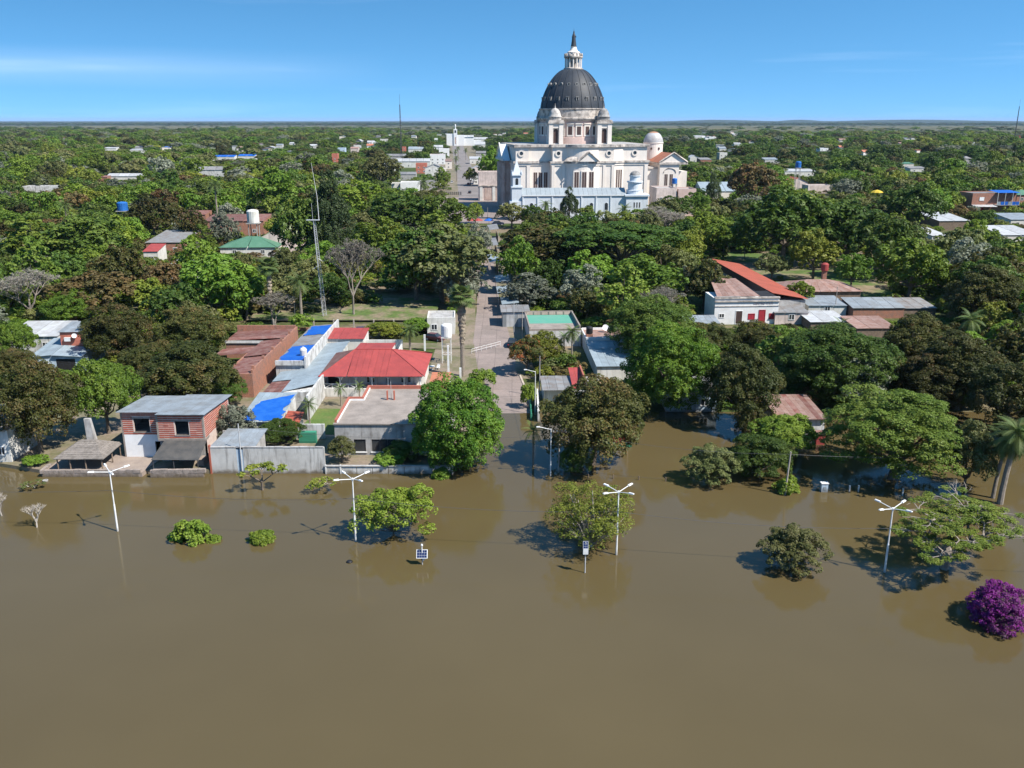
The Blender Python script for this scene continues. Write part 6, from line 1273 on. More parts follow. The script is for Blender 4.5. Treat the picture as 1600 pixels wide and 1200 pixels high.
def hand(kind, cx, top, bot, w, label=None, dz=.22, **kw):
    x, y, z = G(cx, bot)
    if bot > 650 and y < 133: x, y, z = G(cx, bot, 0.0)
    wm_ = w / FPX * (y * CP + (HCAM - 5) * SP); y2 = y + wm_ * dz; x = (cx - 800) / FPX * (y2 * CP + (HCAM - 4) * SP)
    h = Zat(top, y2 + wm_ * .1) - max(-.3, gz(x, y2)); h = min(max(h, wm_ * .45), wm_ * 1.9)
    return plant(kind, x, y2, wm_, h, label, y2 > 190, **kw)
HT = [('silver', 752, 352, 412, 46, 'grey green tree leaning over the street by the plaza'), ('olive', 742, 372, 440, 40, 'slim olive tree at the edge of the street shade'),
 ('mango', 58, 568, 722, 135, 'huge brown mango tree beside the thatched shelter'), ('bright', 165, 560, 690, 105, 'vivid green tree between the brown mango and the brick house'),
 ('mango', 292, 538, 655, 155, 'mango tree with pale forked trunk right behind the brick house'), ('mango', 185, 478, 575, 115, 'mango tree beside the coral box room'), ('mango', 300, 482, 565, 110, 'mango tree behind the brick building with rusty roofs'),
 ('mango', 232, 530, 615, 100, 'low mango between two larger mangoes above the brick house'), ('silver', 362, 632, 705, 72, 'silvery leaved small tree at the side of the brick house'),
 ('dense', 436, 652, 704, 66, 'dark bushy tree behind the grey shore wall'), ('olive', 532, 682, 733, 48, 'yellow flowered bush at the corner of the concrete house'),
 ('round', 716, 586, 742, 156, 'big glossy round green tree at the flooded street corner'), ('mango', 928, 587, 740, 168, 'big round brown mango tree opposite the glossy round tree'),
 ('dense', 899, 688, 742, 58, 'dark green bush below the big brown mango'), ('round', 1048, 503, 652, 160, 'big bright green rounded tree beside the brown mango'), ('domed', 1020, 462, 575, 150, 'dark domed tree behind the big bright green tree'),
 ('mango', 1165, 545, 678, 125, 'brown mango tree next to the big bright green tree'), ('olive', 1112, 690, 760, 92, 'pale willow like tree standing in the flood'), ('dense', 1188, 676, 752, 105, 'fine leaved dark tree beside the pale willow like tree'),
 ('bright', 1228, 640, 728, 112, 'light green tree before the rust striped shed'), ('feather', 1398, 598, 768, 232, 'very wide feathery tree over the flooded lot'), ('mango', 1430, 495, 600, 125, 'mango with rusty crown behind the very wide feathery tree'),
 ('mango', 1500, 525, 650, 150, 'broad dark mango between the feathery tree and the palms'), ('mango', 1580, 555, 690, 140, 'dark mango behind the tall pair of palms'), ('mango', 1455, 555, 650, 120, 'rust topped mango low behind the wide feathery tree'),
 ('domed', 1300, 508, 640, 200, 'wide dark green tree above the rust striped shed'), ('silver', 1330, 545, 640, 120, 'ashen grey leaved tree before the wide dark green tree'), ('mango', 1108, 502, 578, 90, 'smaller mango below the crimson doors'), ('mango', 1180, 503, 578, 86, 'smaller mango below the pink walled shed'),
 ('olive', 1512, 655, 772, 95, 'large leaved pale tree beside the tall palms'), ('bright', 1582, 500, 560, 70, 'bright crown at the picture edge above mangoes'), ('mango', 1545, 420, 520, 130, 'dark mango at the picture edge below the white roof'),
 ('olive', 1243, 812, 897, 110, 'small dense tree alone in the open flood'), ('flame', 822, 528, 588, 62, 'orange flowering tree at the street edge'), ('lime', 850, 518, 580, 58, 'lime green tree beside the orange flowering tree'),
 ('olive', 690, 348, 480, 160, 'massive dull green tree left of the street'), ('dense', 650, 350, 478, 130, 'dark tree in the park beside the massive dull green tree'), ('silver', 716, 412, 482, 92, 'grey leaved tree overhanging the street'),
 ('grey', 552, 368, 500, 100, 'bare ashen tree standing in the park'), ('conifer', 520, 268, 420, 105, 'tall dark conifer behind the lattice mast'), ('bright', 588, 342, 430, 92, 'bright tree behind the bare ashen tree'),
 ('dense', 632, 296, 385, 120, 'dark rounded crown in front of the white pavilion'), ('dense', 696, 300, 385, 90, 'dark crown beside the plaza'), ('bright', 430, 266, 345, 92, 'bright lime tall tree behind the green gabled house'),
 ('dense', 470, 300, 420, 90, 'dark tree behind the lattice mast, on its inland side'), ('bright', 345, 398, 510, 135, 'fresh green tree left of the fan palm'), ('lime', 240, 434, 498, 92, 'yellow green rounded tree among rusty trees'), ('rusty', 150, 422, 508, 130, 'rust and orange tinged tree above the mangoes'),
 ('bright', 112, 455, 520, 95, 'green tree below the rust tinged tree'), ('mango', 192, 378, 470, 85, 'brown mango before the small red roof'), ('dense', 135, 330, 425, 140, 'big dark green tree under the blue tank'), ('feather', 58, 342, 430, 120, 'feathery olive tree at the picture edge'),
 ('mango', 241, 300, 380, 82, 'dark mango next to the bright blue tank'), ('mango', 303, 320, 385, 46, 'dark small mango before the rust roofed houses'), ('silver', 352, 332, 392, 52, 'silver leaved tree by the white cylinder tank'), ('bright', 318, 372, 470, 88, 'slim open tree before the white walled house'),
 ('grey', 430, 455, 512, 70, 'leafless grey shrub tree beside the fan palm'), ('bright', 385, 420, 505, 70, 'green tree between the fresh green tree and fan palm'), ('rusty', 262, 405, 480, 75, 'dry olive tree by the white walled house'),
 ('umbrella', 972, 343, 450, 190, 'very wide flat topped tree in front of the chapel'), ('mango', 848, 348, 440, 150, 'dark mango at the street beside the stalls'), ('bright', 812, 374, 462, 68, 'vivid green rounded tree beside the street canopies'),
 ('bright', 1006, 398, 486, 135, 'light green broad tree below the flat topped tree'), ('silver', 906, 416, 490, 78, 'grey leaved tree behind the green roof terrace'), ('silver', 828, 430, 490, 92, 'grey leaved tree by the metal kiosk'), ('mango', 1100, 400, 486, 78, 'dark mango left of the white building with lettering'),
 ('silver', 1068, 418, 480, 40, 'slim grey tree beside the light green broad tree'), ('lime', 1070, 362, 425, 62, 'yellow crown beside the flat topped tree'), ('dense', 1222, 288, 420, 155, 'tallest dark tree behind the park lawn'), ('bright', 1130, 345, 410, 80, 'green crown between the yellow crown and the park'),
 ('dense', 1320, 310, 420, 140, 'dark tall trees mass behind the park, toward the sheds'), ('dense', 1425, 282, 370, 95, 'dark large leaved tree beside the bright sheet roofs'), ('rusty', 1176, 253, 340, 85, 'brownish crown beside the blue grey gabled hall'),
 ('lime', 1270, 358, 442, 84, 'yellow green tree standing on the park lawn'), ('bright', 1420, 372, 478, 115, 'green tree at the edge of the park lawn'), ('bright', 1330, 395, 455, 60, 'small green tree in the park'), ('olive', 1205, 394, 440, 62, 'round shrub tree at the barn on the park side'),
 ('bright', 1250, 438, 482, 50, 'round bush beside the faded pink hipped roof'), ('dense', 1375, 330, 440, 110, 'dark tree between park trees and bright sheet roofs'), ('mango', 1545, 385, 480, 120, 'brown mango right below the wide white roof'), ('olive', 1490, 352, 440, 90, 'loose olive tree before the bright sheet roofs'),
 ('conifer', 889, 292, 352, 42, 'dark ragged conifer in front of the chapel'), ('olive', 800, 315, 358, 55, 'pale loose tree at the chapel spire end'), ('dense', 835, 318, 360, 42, 'dark small tree before the chapel windows'), ('olive', 1035, 308, 362, 60, 'olive tree before the domed chapel tower'),
 ('grey', 1030, 322, 380, 90, 'dry ashen crowns behind the flat topped tree'), ('dense', 1052, 304, 352, 62, 'dark tree in front of the pale pink house'), ('bright', 1088, 300, 345, 46, 'green tree at the corner of the deeper pink house'), ('bright', 1100, 330, 395, 70, 'fresh green tree below the blue grey gabled hall'), ('lime', 743, 316, 350, 30, 'small yellow green ball tree on the plaza'), ('bright', 767, 232, 292, 44, 'tall green tree beside the basilica portico'),
 ('bright', 692, 262, 296, 30, 'dark round street tree at the avenue entrance'), ('lime', 735, 262, 290, 24, 'yellow green street tree on the avenue'), ('dense', 1182, 320, 395, 90, 'dark tree left of the tallest dark tree'), ('conifer', 1112, 270, 330, 36, 'slim dark tree beside the deeper pink house'),
 ('olive', 596, 238, 302, 66, 'tall loose eucalyptus like tree before the white warehouse'), ('bright', 560, 282, 352, 80, 'green crown inland of the tall conifer'), ('mango', 1180, 640, 690, 60, 'small mango crown before the brown mango'), ('dense', 625, 690, 730, 60, 'dark shrubs along the front of the concrete house'), 
 ('lime', 600, 508, 534, 62, 'hedge like bush behind the red roofed annex'), ('bright', 652, 495, 524, 46, 'leafy bush by the white corner building'), ('dense', 612, 503, 526, 34, 'dark bush at the park fence'), ('bright', 25, 500, 570, 60, 'green tree at the picture edge above the huge mango'), ('mango', 20, 545, 600, 80, 'dark mango at the edge behind the huge brown mango'), ('mango', 140, 500, 560, 60, 'mango between the coral box and vivid green tree'),
 ('dense', 355, 585, 640, 60, 'dark tree before the rusty brick building'), ('mango', 262, 575, 640, 90, 'mango just behind the roof of the brick house'),
]
for q in HT: hand(*q)
hand('purple', 1566, 900, 984, 100, 'magenta bougainvillea bush flowering in the flood', name='bougainvillea', cat='bush')
for i, (cx, tp, bt, wd, lab) in enumerate(((300, 800, 847, 58, 'half drowned green shrub, larger of two'), (276, 812, 842, 34, 'small green tuft beside the larger drowned shrub'), (405, 812, 850, 42, 'half drowned round shrub between the first lamps'), (384, 828, 846, 20, 'small green tuft beside the round drowned shrub'), (330, 820, 846, 26, 'pale green tuft on the street side of the larger drowned shrub'),
      (750, 578, 610, 44, 'shrub at the street edge behind the round tree'), (1232, 735, 770, 40, 'dark shrub at the foot of the timber utility pole'), (612, 700, 735, 50, 'low shrub before the concrete house windows'), (690, 720, 748, 30, 'low shrub under the glossy round tree'), (48, 710, 735, 40, 'grassy tuft on the bank by the terrace'), (825, 590, 640, 26, 'thin shrub along the green fence'))):
    hand('shrub', cx, tp, bt, wd, lab, name='shrub', cat='bush')

def branch_tree(nm, label, cx, top, bot, w, args, cat='tree', group=None, z0=-.4, hmax=None):
    x, y, z = G(cx, bot, 0.0); wm_ = w / FPX * (y * CP + (HCAM - 3) * SP); y += wm_ * .12; h = Zat(top, y + wm_ * .1); tm, cm = branchy(nm, **args)
    t = thing(nm, label, cat, (x, y, z0), random.Random(cx).uniform(0, 6), group); t.scale = (wm_, wm_, (h - z0)); link('trunk', tm, t)
    if cm: link('crown', cm, t)
    TREES.append([t, None, x, y, wm_, h, label]); return t
hand('ragged', 613, 752, 846, 122, 'open bright green tree beside the second four armed lamp', z=-.4)
hand('mound', 924, 750, 870, 160, 'half bare tree with pale twigs behind the third four armed lamp', z=-.4)
branch_tree('poinciana_tree', 'wide flat open tree with pale limbs beside the last lamp', 1490, 782, 902, 215, dict(seed=12, kind='feather', bark='midbark', depth=5, leaves=30000, leaf=.0085, tuft=.046, spread=1.1, kids=(3, 3), bare=.12, zf=.18, droop=.12), group='trees of the town')
branch_tree('sapling', 'thin sapling with few leaves in the water before the shore wall', 410, 728, 768, 56, dict(seed=3, kind='lime', depth=2, leaves=420, leaf=.06, tuft=.14, spread=.8, bark='bark', kids=(3, 3)), 'sapling')
branch_tree('sapling', 'low drowned sapling with yellow green leaves near the shore wall end', 500, 748, 768, 42, dict(seed=4, kind='lime', depth=3, leaves=420, leaf=.06, tuft=.14, spread=1.2, kids=(3, 3)), 'sapling')
branch_tree('sapling', 'sprig of leaves in the water near the terrace', 52, 752, 764, 30, dict(seed=14, kind='olive', depth=2, leaves=260, leaf=.07, tuft=.16, spread=1.4, kids=(3, 3)), 'sapling')
branch_tree('bare_shrub', 'leafless grey shrub in the water near the first lamp', 55, 787, 826, 38, dict(seed=6, kind='grey', depth=4, leaves=0, spread=.7, kids=(3, 4), r0=.03), 'shrub')
branch_tree('bare_shrub', 'leafless grey shrub at the very edge of the flood picture', 0, 770, 808, 30, dict(seed=9, kind='grey', depth=4, leaves=0, spread=.7, kids=(3, 4), r0=.03), 'shrub')
branch_tree('bare_shrub', 'pale broken twigs in the water under the wide flat tree', 1502, 752, 792, 40, dict(seed=19, kind='grey', depth=3, leaves=0, spread=.6, kids=(2, 3), r0=.02), 'shrub')

# palms: every frond its own piece
def frond_feather(name, ln=1.0, pairs=26, wd=.30, mat_=None, arch=.55):
    mb = MB(); pts = []
    for i in range(9):
        u = i / 8; pts.append(Vector((ln * (u - .12 * u * u), 0, ln * (.42 * u - arch * 1.35 * u * u))))
    def at(u):
        f = min(7.999, u * 8); i = int(f); return pts[i].lerp(pts[i + 1], f - i)
    mb.tube(pts, [.012 * (1 - .8 * i / 8) for i in range(9)], 3, False)
    for i in range(pairs):
        u = .12 + .88 * i / pairs; p = at(u); q = at(min(1, u + .03)); d = (q - p).normalized() if (q - p).length > 1e-6 else Vector((1, 0, -.5)); l_ = wd * ln * (sin(pi * min(1, .15 + u * .85)) ** .6)
        for s in (-1, 1):
            tip = p + (Vector((0, s, 0)) + d * .75 + Vector((0, 0, -.35))).normalized() * l_; mb.add([p - d * .012, p + d * .016, tip], [(0, 1, 2)])
    return mb.mesh(name, mat_ or F['palm'])
def frond_fan(name, mat_=None, ln=1.0):
    mb = MB(); mb.tube([(0, 0, 0), (.45 * ln, 0, .16 * ln)], .012, 3, False); c = Vector((.45 * ln, 0, .16 * ln))
    for i in range(17):
        a = (-1.9 + 3.8 * i / 16); d = Vector((cos(a), sin(a), -.12)); e = Vector((-sin(a), cos(a), 0)); l_ = .55 * ln * (.75 + .25 * cos(a)); m_ = c + d * l_ * .55
        mb.add([c, m_ + e * .05 * ln, c + d * l_ + Vector((0, 0, -.12 * ln)), m_ - e * .05 * ln], [(0, 1, 2, 3)])
    return mb.mesh(name, mat_ or F['palm'])
FR = {'feather': frond_feather('palm_frond'), 'fan': frond_fan('fan_leaf'), 'dead': frond_fan('dead_leaf', M['deadleaf'])}
def palm(label, x, y, h, rad, kind='feather', nf=24, tr=.2, skirt=0, lean=(0, 0), z=None, group='palms of the town', lo=-.9):
    z = max(-.5, gz(x, y)) - .1 if z is None else z; r = random.Random(int(x * 13 + y * 7)); t = thing('palm_tree', label, 'palm', (x, y, z), 0, group)
    pts = [(lean[0] * u * u, lean[1] * u * u, h * u) for u in (0, .25, .5, .75, 1)]; MB().tube([(0, 0, -.6)] + pts, [tr * 1.3, tr * 1.2, tr * 1.05, tr, tr * .95, tr * .8], 9).build('trunk', M['palmtrunk'], t)
    top = Vector(pts[-1])
    for i in range(nf):
        o = link('frond', FR[kind], t); u = i / nf; el = 1.1 + (lo - 1.1) * u + r.uniform(-.15, .15)
        o.location = top; o.rotation_euler = (r.uniform(-.2, .2), -el, i * 2.399 + r.uniform(-.2, .2)); o.scale = (rad,) * 3
    for i in range(skirt):
        o = link('dead_frond', FR['dead'], t); u = i / max(1, skirt); zz = h * (1 - .55 * u) ; o.location = (lean[0], lean[1], zz); o.rotation_euler = (r.uniform(-.25, .25), 1.12 + r.uniform(-.18, .25), i * 2.399 + r.uniform(-.4, .4)); o.scale = (rad * r.uniform(.38, .52) * (1.25 - .6 * u),) * 3
    TREES.append([t, None, x, y, rad * 2, h, label]); return t
def hpalm(label, cx, top, base, rad, z=None, **kw):
    x, y, zz = G(cx, base) if z is None else G(cx, base, z); h = Zat(top, y) - zz - rad * .55; return palm(label, x, y, h, rad, **kw)
hpalm('tall fan palm with a thick skirt of dead leaves beside the street', 723, 450, 588, 2.8, kind='fan', nf=30, skirt=170, tr=.36)
hpalm('slender fan palm in front of the dark park trees', 426, 405, 506, 2.7, kind='fan', nf=26, skirt=26, tr=.25)
hpalm('feather palm beside the lattice mast', 472, 425, 506, 3.6, nf=26, tr=.3)
hpalm('tall feather palm standing in the flood, nearer of a pair', 1562, 650, 787, 3.3, z=0.0, nf=52, tr=.33, lean=(.9, .3), lo=-1.25)
hpalm('feather palm of the flooded pair with the thinner trunk', 1551, 662, 778, 3.0, z=0.0, nf=34, tr=.22, lean=(.8, .3), lo=-1.1)
hpalm('clump forming feather palm before the green roof terrace', 893, 508, 578, 2.3, nf=26, tr=.14); hpalm('slim second palm beside the clump forming palm', 881, 518, 572, 1.8, nf=18, tr=.1)
hpalm('short palm beside the white yard wall', 641, 505, 552, 2.4, nf=24, tr=.22); hpalm('small palm in the garden of the red roofed house', 533, 598, 634, 1.5, nf=16, tr=.12); hpalm('small palm by the white veranda railing', 562, 595, 625, 1.4, nf=16, tr=.12)
hpalm('young palm on the lawn by the tiled porch', 485, 622, 676, 1.7, nf=18, tr=.12); hpalm('drooping palm in the flooded street under the mango', 833, 655, 728, 2.0, z=0.0, nf=16, tr=.12); 
hpalm('palm among the mangoes above the shed rows', 1310, 497, 545, 2.6, nf=20, tr=.2); hpalm('palm crown between dark mangoes near the picture edge', 1508, 485, 560, 3.2, nf=24, tr=.25)
hpalm('tall palm behind the rust roofed houses', 343, 280, 372, 4.0, nf=22, tr=.3); hpalm('palm in the woods toward the picture edge', 108, 312, 372, 3.6, nf=22, tr=.3); hpalm('slim palm beside the blue grey gabled hall', 1122, 280, 318, 2.2, nf=18, tr=.2)
hpalm('palm before the chapel wall', 975, 318, 352, 4.0, nf=20, tr=.25); hpalm('arching palm at the chapel corner', 852, 312, 352, 3.8, nf=20, tr=.25); hpalm('palm on the plaza edge near the white tent', 663, 278, 322, 4.5, nf=24, tr=.3)
for i, (px, py) in enumerate(((714, 283), (713, 268), (712, 256), (716, 249), (728, 250))): hpalm(('nearest', 'second', 'third', 'fourth', 'fifth')[i].replace('nearest', 'first') + ' feather palm of the avenue row counted from the plaza', px, py - 27 + i * 2, py, 4.0, nf=16, tr=.3, group='palms along the avenue')

# the rest of the town's trees, one by one as far as they can be told apart, then as a mass
def blocked(x, y, wd, h):
    if y < 134 or (YARD[0] < x < YARD[1] and y < 153): return True
    for a, b_, c, d in FOOT:
        if a - wd * .35 < x < b_ + wd * .35 and c - wd * .35 < y < d + wd * .35: return True
    for (xa, ya), (xb, yb) in zip(ST[:-1] + AV[:-1], ST[1:] + AV[1:]):
        if min(ya, yb) - 3 <= y <= max(ya, yb) + 3:
            u = (y - ya) / (yb - ya); xc = xa + (xb - xa) * u
            if abs(x - xc) < (4.5 if y < 340 else 11) + wd * .4: return True
    if -50 < x < -2 and 168 < y < 180: return True
    if -60 < x < -12 and 181 < y < 196: return True
    a = P(x, y, gz(x, y)); tp_ = P(x, y, gz(x, y) + h)[1]; hw = wd / 2 * FPX / (y * CP)
    for x0, x1, y0, y1, Yb in KEEP:
        if y < Yb and a[0] + hw > x0 + 2 and a[0] - hw < x1 - 2 and tp_ < y1 and a[1] > y0: return True
    return False
rg = random.Random(5); cand = []
y = 136.0
while y < 620:
    sp = 8.0 + (y - 136) * .005; x = -.74 * y - 10
    while x < .74 * y + 10:
        cand.append((x + rg.uniform(-.45, .45) * sp, y + rg.uniform(-.45, .45) * sp)); x += sp
    y += sp * .95
KW = [('mango', 14), ('dense', 22), ('bright', 24), ('olive', 22), ('feather', 16), ('lime', 8), ('silver', 5), ('grey', 3), ('rusty', 6)]
def pick(r, x, y):
    v = sin(x * .021 + 1.3) + sin(y * .017 + x * .008)
    ws = [w_ * (1.6 if k in ('mango', 'dense') and v > .3 else 1) * (1.5 if k in ('bright', 'feather', 'lime') and v < -.3 else 1) for k, w_ in KW]
    return r.choices([k for k, _ in KW], ws)[0]
NTREE = 298; REST = []
pos = [(q[2], q[3], q[4]) for q in TREES]
ntree = sum(1 for q in TREES if q[0].get('category') == 'tree')
for x, y in cand:
    wd = rg.uniform(8.5, 14.5) if rg.random() < .8 else rg.uniform(5.5, 8); h = wd * rg.uniform(.72, 1.05); kd = pick(rg, x, y)
    if blocked(x, y, wd, h) or any((x - a) ** 2 + (y - b_) ** 2 < (.33 * (wd + c)) ** 2 for a, b_, c in pos): continue
    off = abs(P(x, y, 8)[0] - 800) - (800 + wd / 2 * FPX / (y * CP))
    if off > 170: continue
    pos.append((x, y, wd))
    if off <= 0 and ntree < NTREE: plant(kd, x, y, wd, h, None, True); ntree += 1
    else: REST.append((x, y, wd, h, kd))
# mass of far trees: instances of smaller crowns scattered over the woods
for k, sd in (('dense', 1), ('bright', 2), ('olive', 3), ('mango', 4), ('feather', 5), ('lime', 6), ('rusty', 7), ('dense', 8), ('silver', 9)):
    fk, st_, tr = KIN[k]; cm, C, _ = crown('far_' + k, fk, 300 + sd, 15, 1300, .045, **{**st_, 'sub': 7, 'lr': .2, 'r2': .45, 'flat': .9, 'low': -.4})
    PROTO.setdefault('far', []).append(cm)
FI = {'dense': 0, 'bright': 1, 'olive': 2, 'mango': 3, 'feather': 4, 'lime': 5, 'rusty': 6, 'silver': 8, 'grey': 8}
PT = [(x, y, wd, h, FI[k]) for x, y, wd, h, k in REST]
rn = np.random.default_rng(3); yy = 600.0; rows = []
while yy < 4300:
    g = 1 + yy / 1900; sp = 11.5 * g; xs = np.arange(-.72 * yy - 20, .72 * yy + 20, sp); xs = xs + rn.uniform(-.45, .45, len(xs)) * sp; ys = yy + rn.uniform(-.45, .45, len(xs)) * sp * .9
    rows.append(np.stack([xs, ys, np.full(len(xs), g)], 1)); yy += sp * .9
A = np.concatenate(rows); n_ = len(A); w_ = 11.5 * A[:, 2] * rn.uniform(.75, 1.35, n_); h_ = np.minimum(w_ * .85, 12) * np.where(rn.random(n_) < .12, 1.45, rn.uniform(.5, 1.1, n_))
x, y = A[:, 0], A[:, 1]; ok = np.ones(n_, bool)
edge = 2700 + 900 * np.sin(x * .0017 + .6) + 300 * np.sin(x * .006) - np.where(x > 250, 900, 0) + np.where(x < -500, 1400, 0); ok &= (y < edge) | (rn.random(n_) < .05)
for a, b_, c, d in FOOT: ok &= ~((x > a - w_ * .35) & (x < b_ + w_ * .35) & (y > c - w_ * .35) & (y < d + w_ * .35))
D = y * CP - (10 - HCAM) * SP; px = 800 + FPX * x / D; hw = w_ / 2 / D * FPX
def pyv(z): return 600 - FPX * ((z - HCAM) * CP + y * SP) / (y * CP - (z - HCAM) * SP)
pt_, pb_ = pyv(3 + h_), pyv(3.0 + 0 * h_)
for x0, x1, y0, y1, Yb in KEEP: ok &= ~((y < Yb) & (px + hw > x0 + 1) & (px - hw < x1 - 1) & (pt_ < y1) & (pb_ > y0))
for (xa, ya), (xb, yb) in zip(AV[:-1], AV[1:]): ok &= ~((y >= ya - 3) & (y <= yb + 3) & (np.abs(x - (xa + (xb - xa) * (y - ya) / (yb - ya))) < 12 + w_ * .4))
ok &= np.abs(px - 800) < 960 + hw
vn = np.sin(x * .004 + 1) + np.sin(y * .005 + x * .003 + 2) + rn.normal(0, .8, n_); idx = np.where(vn > .8, rn.choice([0, 3, 7, 0], n_), np.where(vn < -.8, rn.choice([1, 4, 5, 2, 1, 2], n_), rn.choice([0, 1, 2, 3, 4, 1, 8, 2, 2, 0], n_)))
PT += [(x[i], y[i], w_[i], h_[i], int(idx[i])) for i in range(n_) if ok[i]]
for y0, y1, dens, hh in ((4400, 8000, 260, 7), (8000, 9600, 2600, 13), (10000, 14000, 1500, 15)):   # scattered thickets on the plain, then the edge of the far woods
    for _ in range(dens):
        y = rg.uniform(y0, y1); x = rg.uniform(-.62, .62) * y; g = rg.uniform(14, 30); PT.append((x, y, g * (1.6 if y < 9900 else 2.4), hh * rg.uniform(.6, 1.2), rg.choice((0, 0, 2, 3))))
def scatter(name, pts, protos, label):
    me = bpy.data.meshes.new(name); n_ = len(pts); me.vertices.add(n_); arr = np.array(pts, np.float32); co = np.stack([arr[:, 0], arr[:, 1], np.array([gz(a, b_) - .3 for a, b_ in zip(arr[:, 0], arr[:, 1])])], 1); me.vertices.foreach_set('co', co.ravel())
    def attr(nm, ty, v, key='value'): a = me.attributes.new(nm, ty, 'POINT'); a.data.foreach_set(key, v)
    attr('scl', 'FLOAT_VECTOR', np.stack([arr[:, 2], arr[:, 2], arr[:, 3]], 1).astype(np.float32).ravel(), 'vector')
    rot = np.zeros((n_, 3), np.float32); rot[:, 2] = np.random.default_rng(1).uniform(0, 6.28, n_); attr('rot', 'FLOAT_VECTOR', rot.ravel(), 'vector'); attr('idx', 'INT', arr[:, 4].astype(np.int32))
    o = link(name, me); ng = bpy.data.node_groups.new(name + '_scatter', 'GeometryNodeTree'); ng.interface.new_socket('Geometry', in_out='INPUT', socket_type='NodeSocketGeometry'); ng.interface.new_socket('Geometry', in_out='OUTPUT', socket_type='NodeSocketGeometry')
    n = ng.nodes; l = ng.links; gi = n.new('NodeGroupInput'); go = n.new('NodeGroupOutput'); iop = n.new('GeometryNodeInstanceOnPoints'); g2 = n.new('GeometryNodeGeometryToInstance')
    for ob in reversed(protos):
        oi = n.new('GeometryNodeObjectInfo'); oi.inputs['Object'].default_value = ob; oi.transform_space = 'ORIGINAL'; gti = n.new('GeometryNodeGeometryToInstance'); l.new(oi.outputs['Geometry'], gti.inputs[0]); l.new(gti.outputs[0], n['Join Geometry'].inputs[0] if 'Join Geometry' in n else n.new('GeometryNodeJoinGeometry').inputs[0])
    l.new(gi.outputs[0], iop.inputs['Points']); l.new(n['Join Geometry'].outputs[0], iop.inputs['Instance']); iop.inputs['Pick Instance'].default_value = True
    for nm, ty, sk in (('scl', 'FLOAT_VECTOR', 'Scale'), ('rot', 'FLOAT_VECTOR', 'Rotation'), ('idx', 'INT', 'Instance Index')):
        na = n.new('GeometryNodeInputNamedAttribute'); na.data_type = ty; na.inputs[0].default_value = nm; l.new(na.outputs[0], iop.inputs[sk])
    l.new(iop.outputs[0], go.inputs[0]); md = o.modifiers.new('scatter', 'NODES'); md.node_group = ng
    return tag(o, label, 'woods', None, 'stuff')
# each far crown shape also stands once in the woods as a tree of its own (the mass copies its mesh)
src = []
for i, cm in enumerate(PROTO['far']):
    o = link('crown', cm, None); src.append(o)
    p_ = PT.pop(len(PT) // 3 + i * 11); t = thing('shade_tree', None, 'tree', (p_[0], p_[1], 2.6), i * .7, 'trees of the town'); t.scale = (p_[2], p_[2], p_[3]); o.parent = t; link('trunk', PROTO['dense'][0][1], t)
    TREES.append([t, ('dense', 'bright', 'olive', 'mango', 'feather', 'lime', 'rusty', 'dense', 'silver')[i], p_[0], p_[1], p_[2], p_[3], None])
UG = []
for _ in range(26000):
    y = 134 * (620 / 134) ** rg.random(); x = rg.uniform(-.66, .66) * y; wd = rg.uniform(2.2, 6.0); h = wd * rg.uniform(.5, .85)
    if len(UG) < 6500 and not blocked(x, y, wd, h): UG.append((x, y, wd, h, rg.choice((0, 0, 1, 1, 2, 2, 3, 4, 5, 6))))
scatter('far_woods', PT, src, 'wooded plain of countless green crowns stretching to the horizon')

tag(bpy.data.objects['far_woods'], kind='stuff'); scatter('undergrowth', UG, src, 'thick undergrowth of shrubs filling the gaps between the town trees')
sg = {}
for t, wc, rc_, x, y, wd in SMALL:
    ds = sorted(LM, key=lambda m_: hypot(m_[1] - x, m_[2] - y)); sg.setdefault((wc, rc_, ds[0][0]), []).append((wd, t, ds[1][0]))
for (wc, rc_, a), v in sg.items():
    v.sort(key=lambda q: -q[0])
    for i, (wd, t, b_) in enumerate(v): t['label'] = ('' if len(v) == 1 else ('widest ', 'second widest ', 'third widest ', 'fourth widest ')[min(i, 3)]) + f'small {wc} house with {rc_} roof near {a}' + (f' and {b_}' if len(a.split()) + len(b_.split()) < 7 and len(v) == 1 else '')
# descriptions of the trees not yet described: what they are and the places they stand between
from collections import defaultdict
grp = defaultdict(list)
for q in TREES:
    if q[6] is None:
        x, y = q[2], q[3]; ds = sorted(LM, key=lambda m_: hypot(m_[1] - x, m_[2] - y)); A_ = ds[0]; va = Vector((x - A_[1], y - A_[2])); best = None
        for m_ in ds[1:9]:
            vb = Vector((m_[1] - A_[1], m_[2] - A_[2]))
            if vb.length > 3 and va.length > .1: s = va.normalized().dot(vb.normalized()) - .004 * hypot(m_[1] - x, m_[2] - y); best = max(best, (s, m_[0])) if best else (s, m_[0])
        grp[(SPEC[q[1]][1], A_[0], best[1])].append(q)
OR = ['tallest', 'second tallest', 'third tallest', 'fourth tallest', 'fifth tallest', 'sixth tallest', 'seventh tallest', 'eighth tallest', 'ninth tallest', 'tenth tallest', 'eleventh tallest', 'twelfth tallest']
for (k, a, b_), qs in grp.items():
    qs.sort(key=lambda q: -q[5])
    for i, q in enumerate(qs):
        lead = '' if len(qs) == 1 else (OR[min(i, 11)] + ' ') if i < len(qs) - 1 else 'lowest '
        lab = f'{lead}{k} near {a} toward {b_}'.split()
        q[0]['label'] = ' '.join(lab[:16])
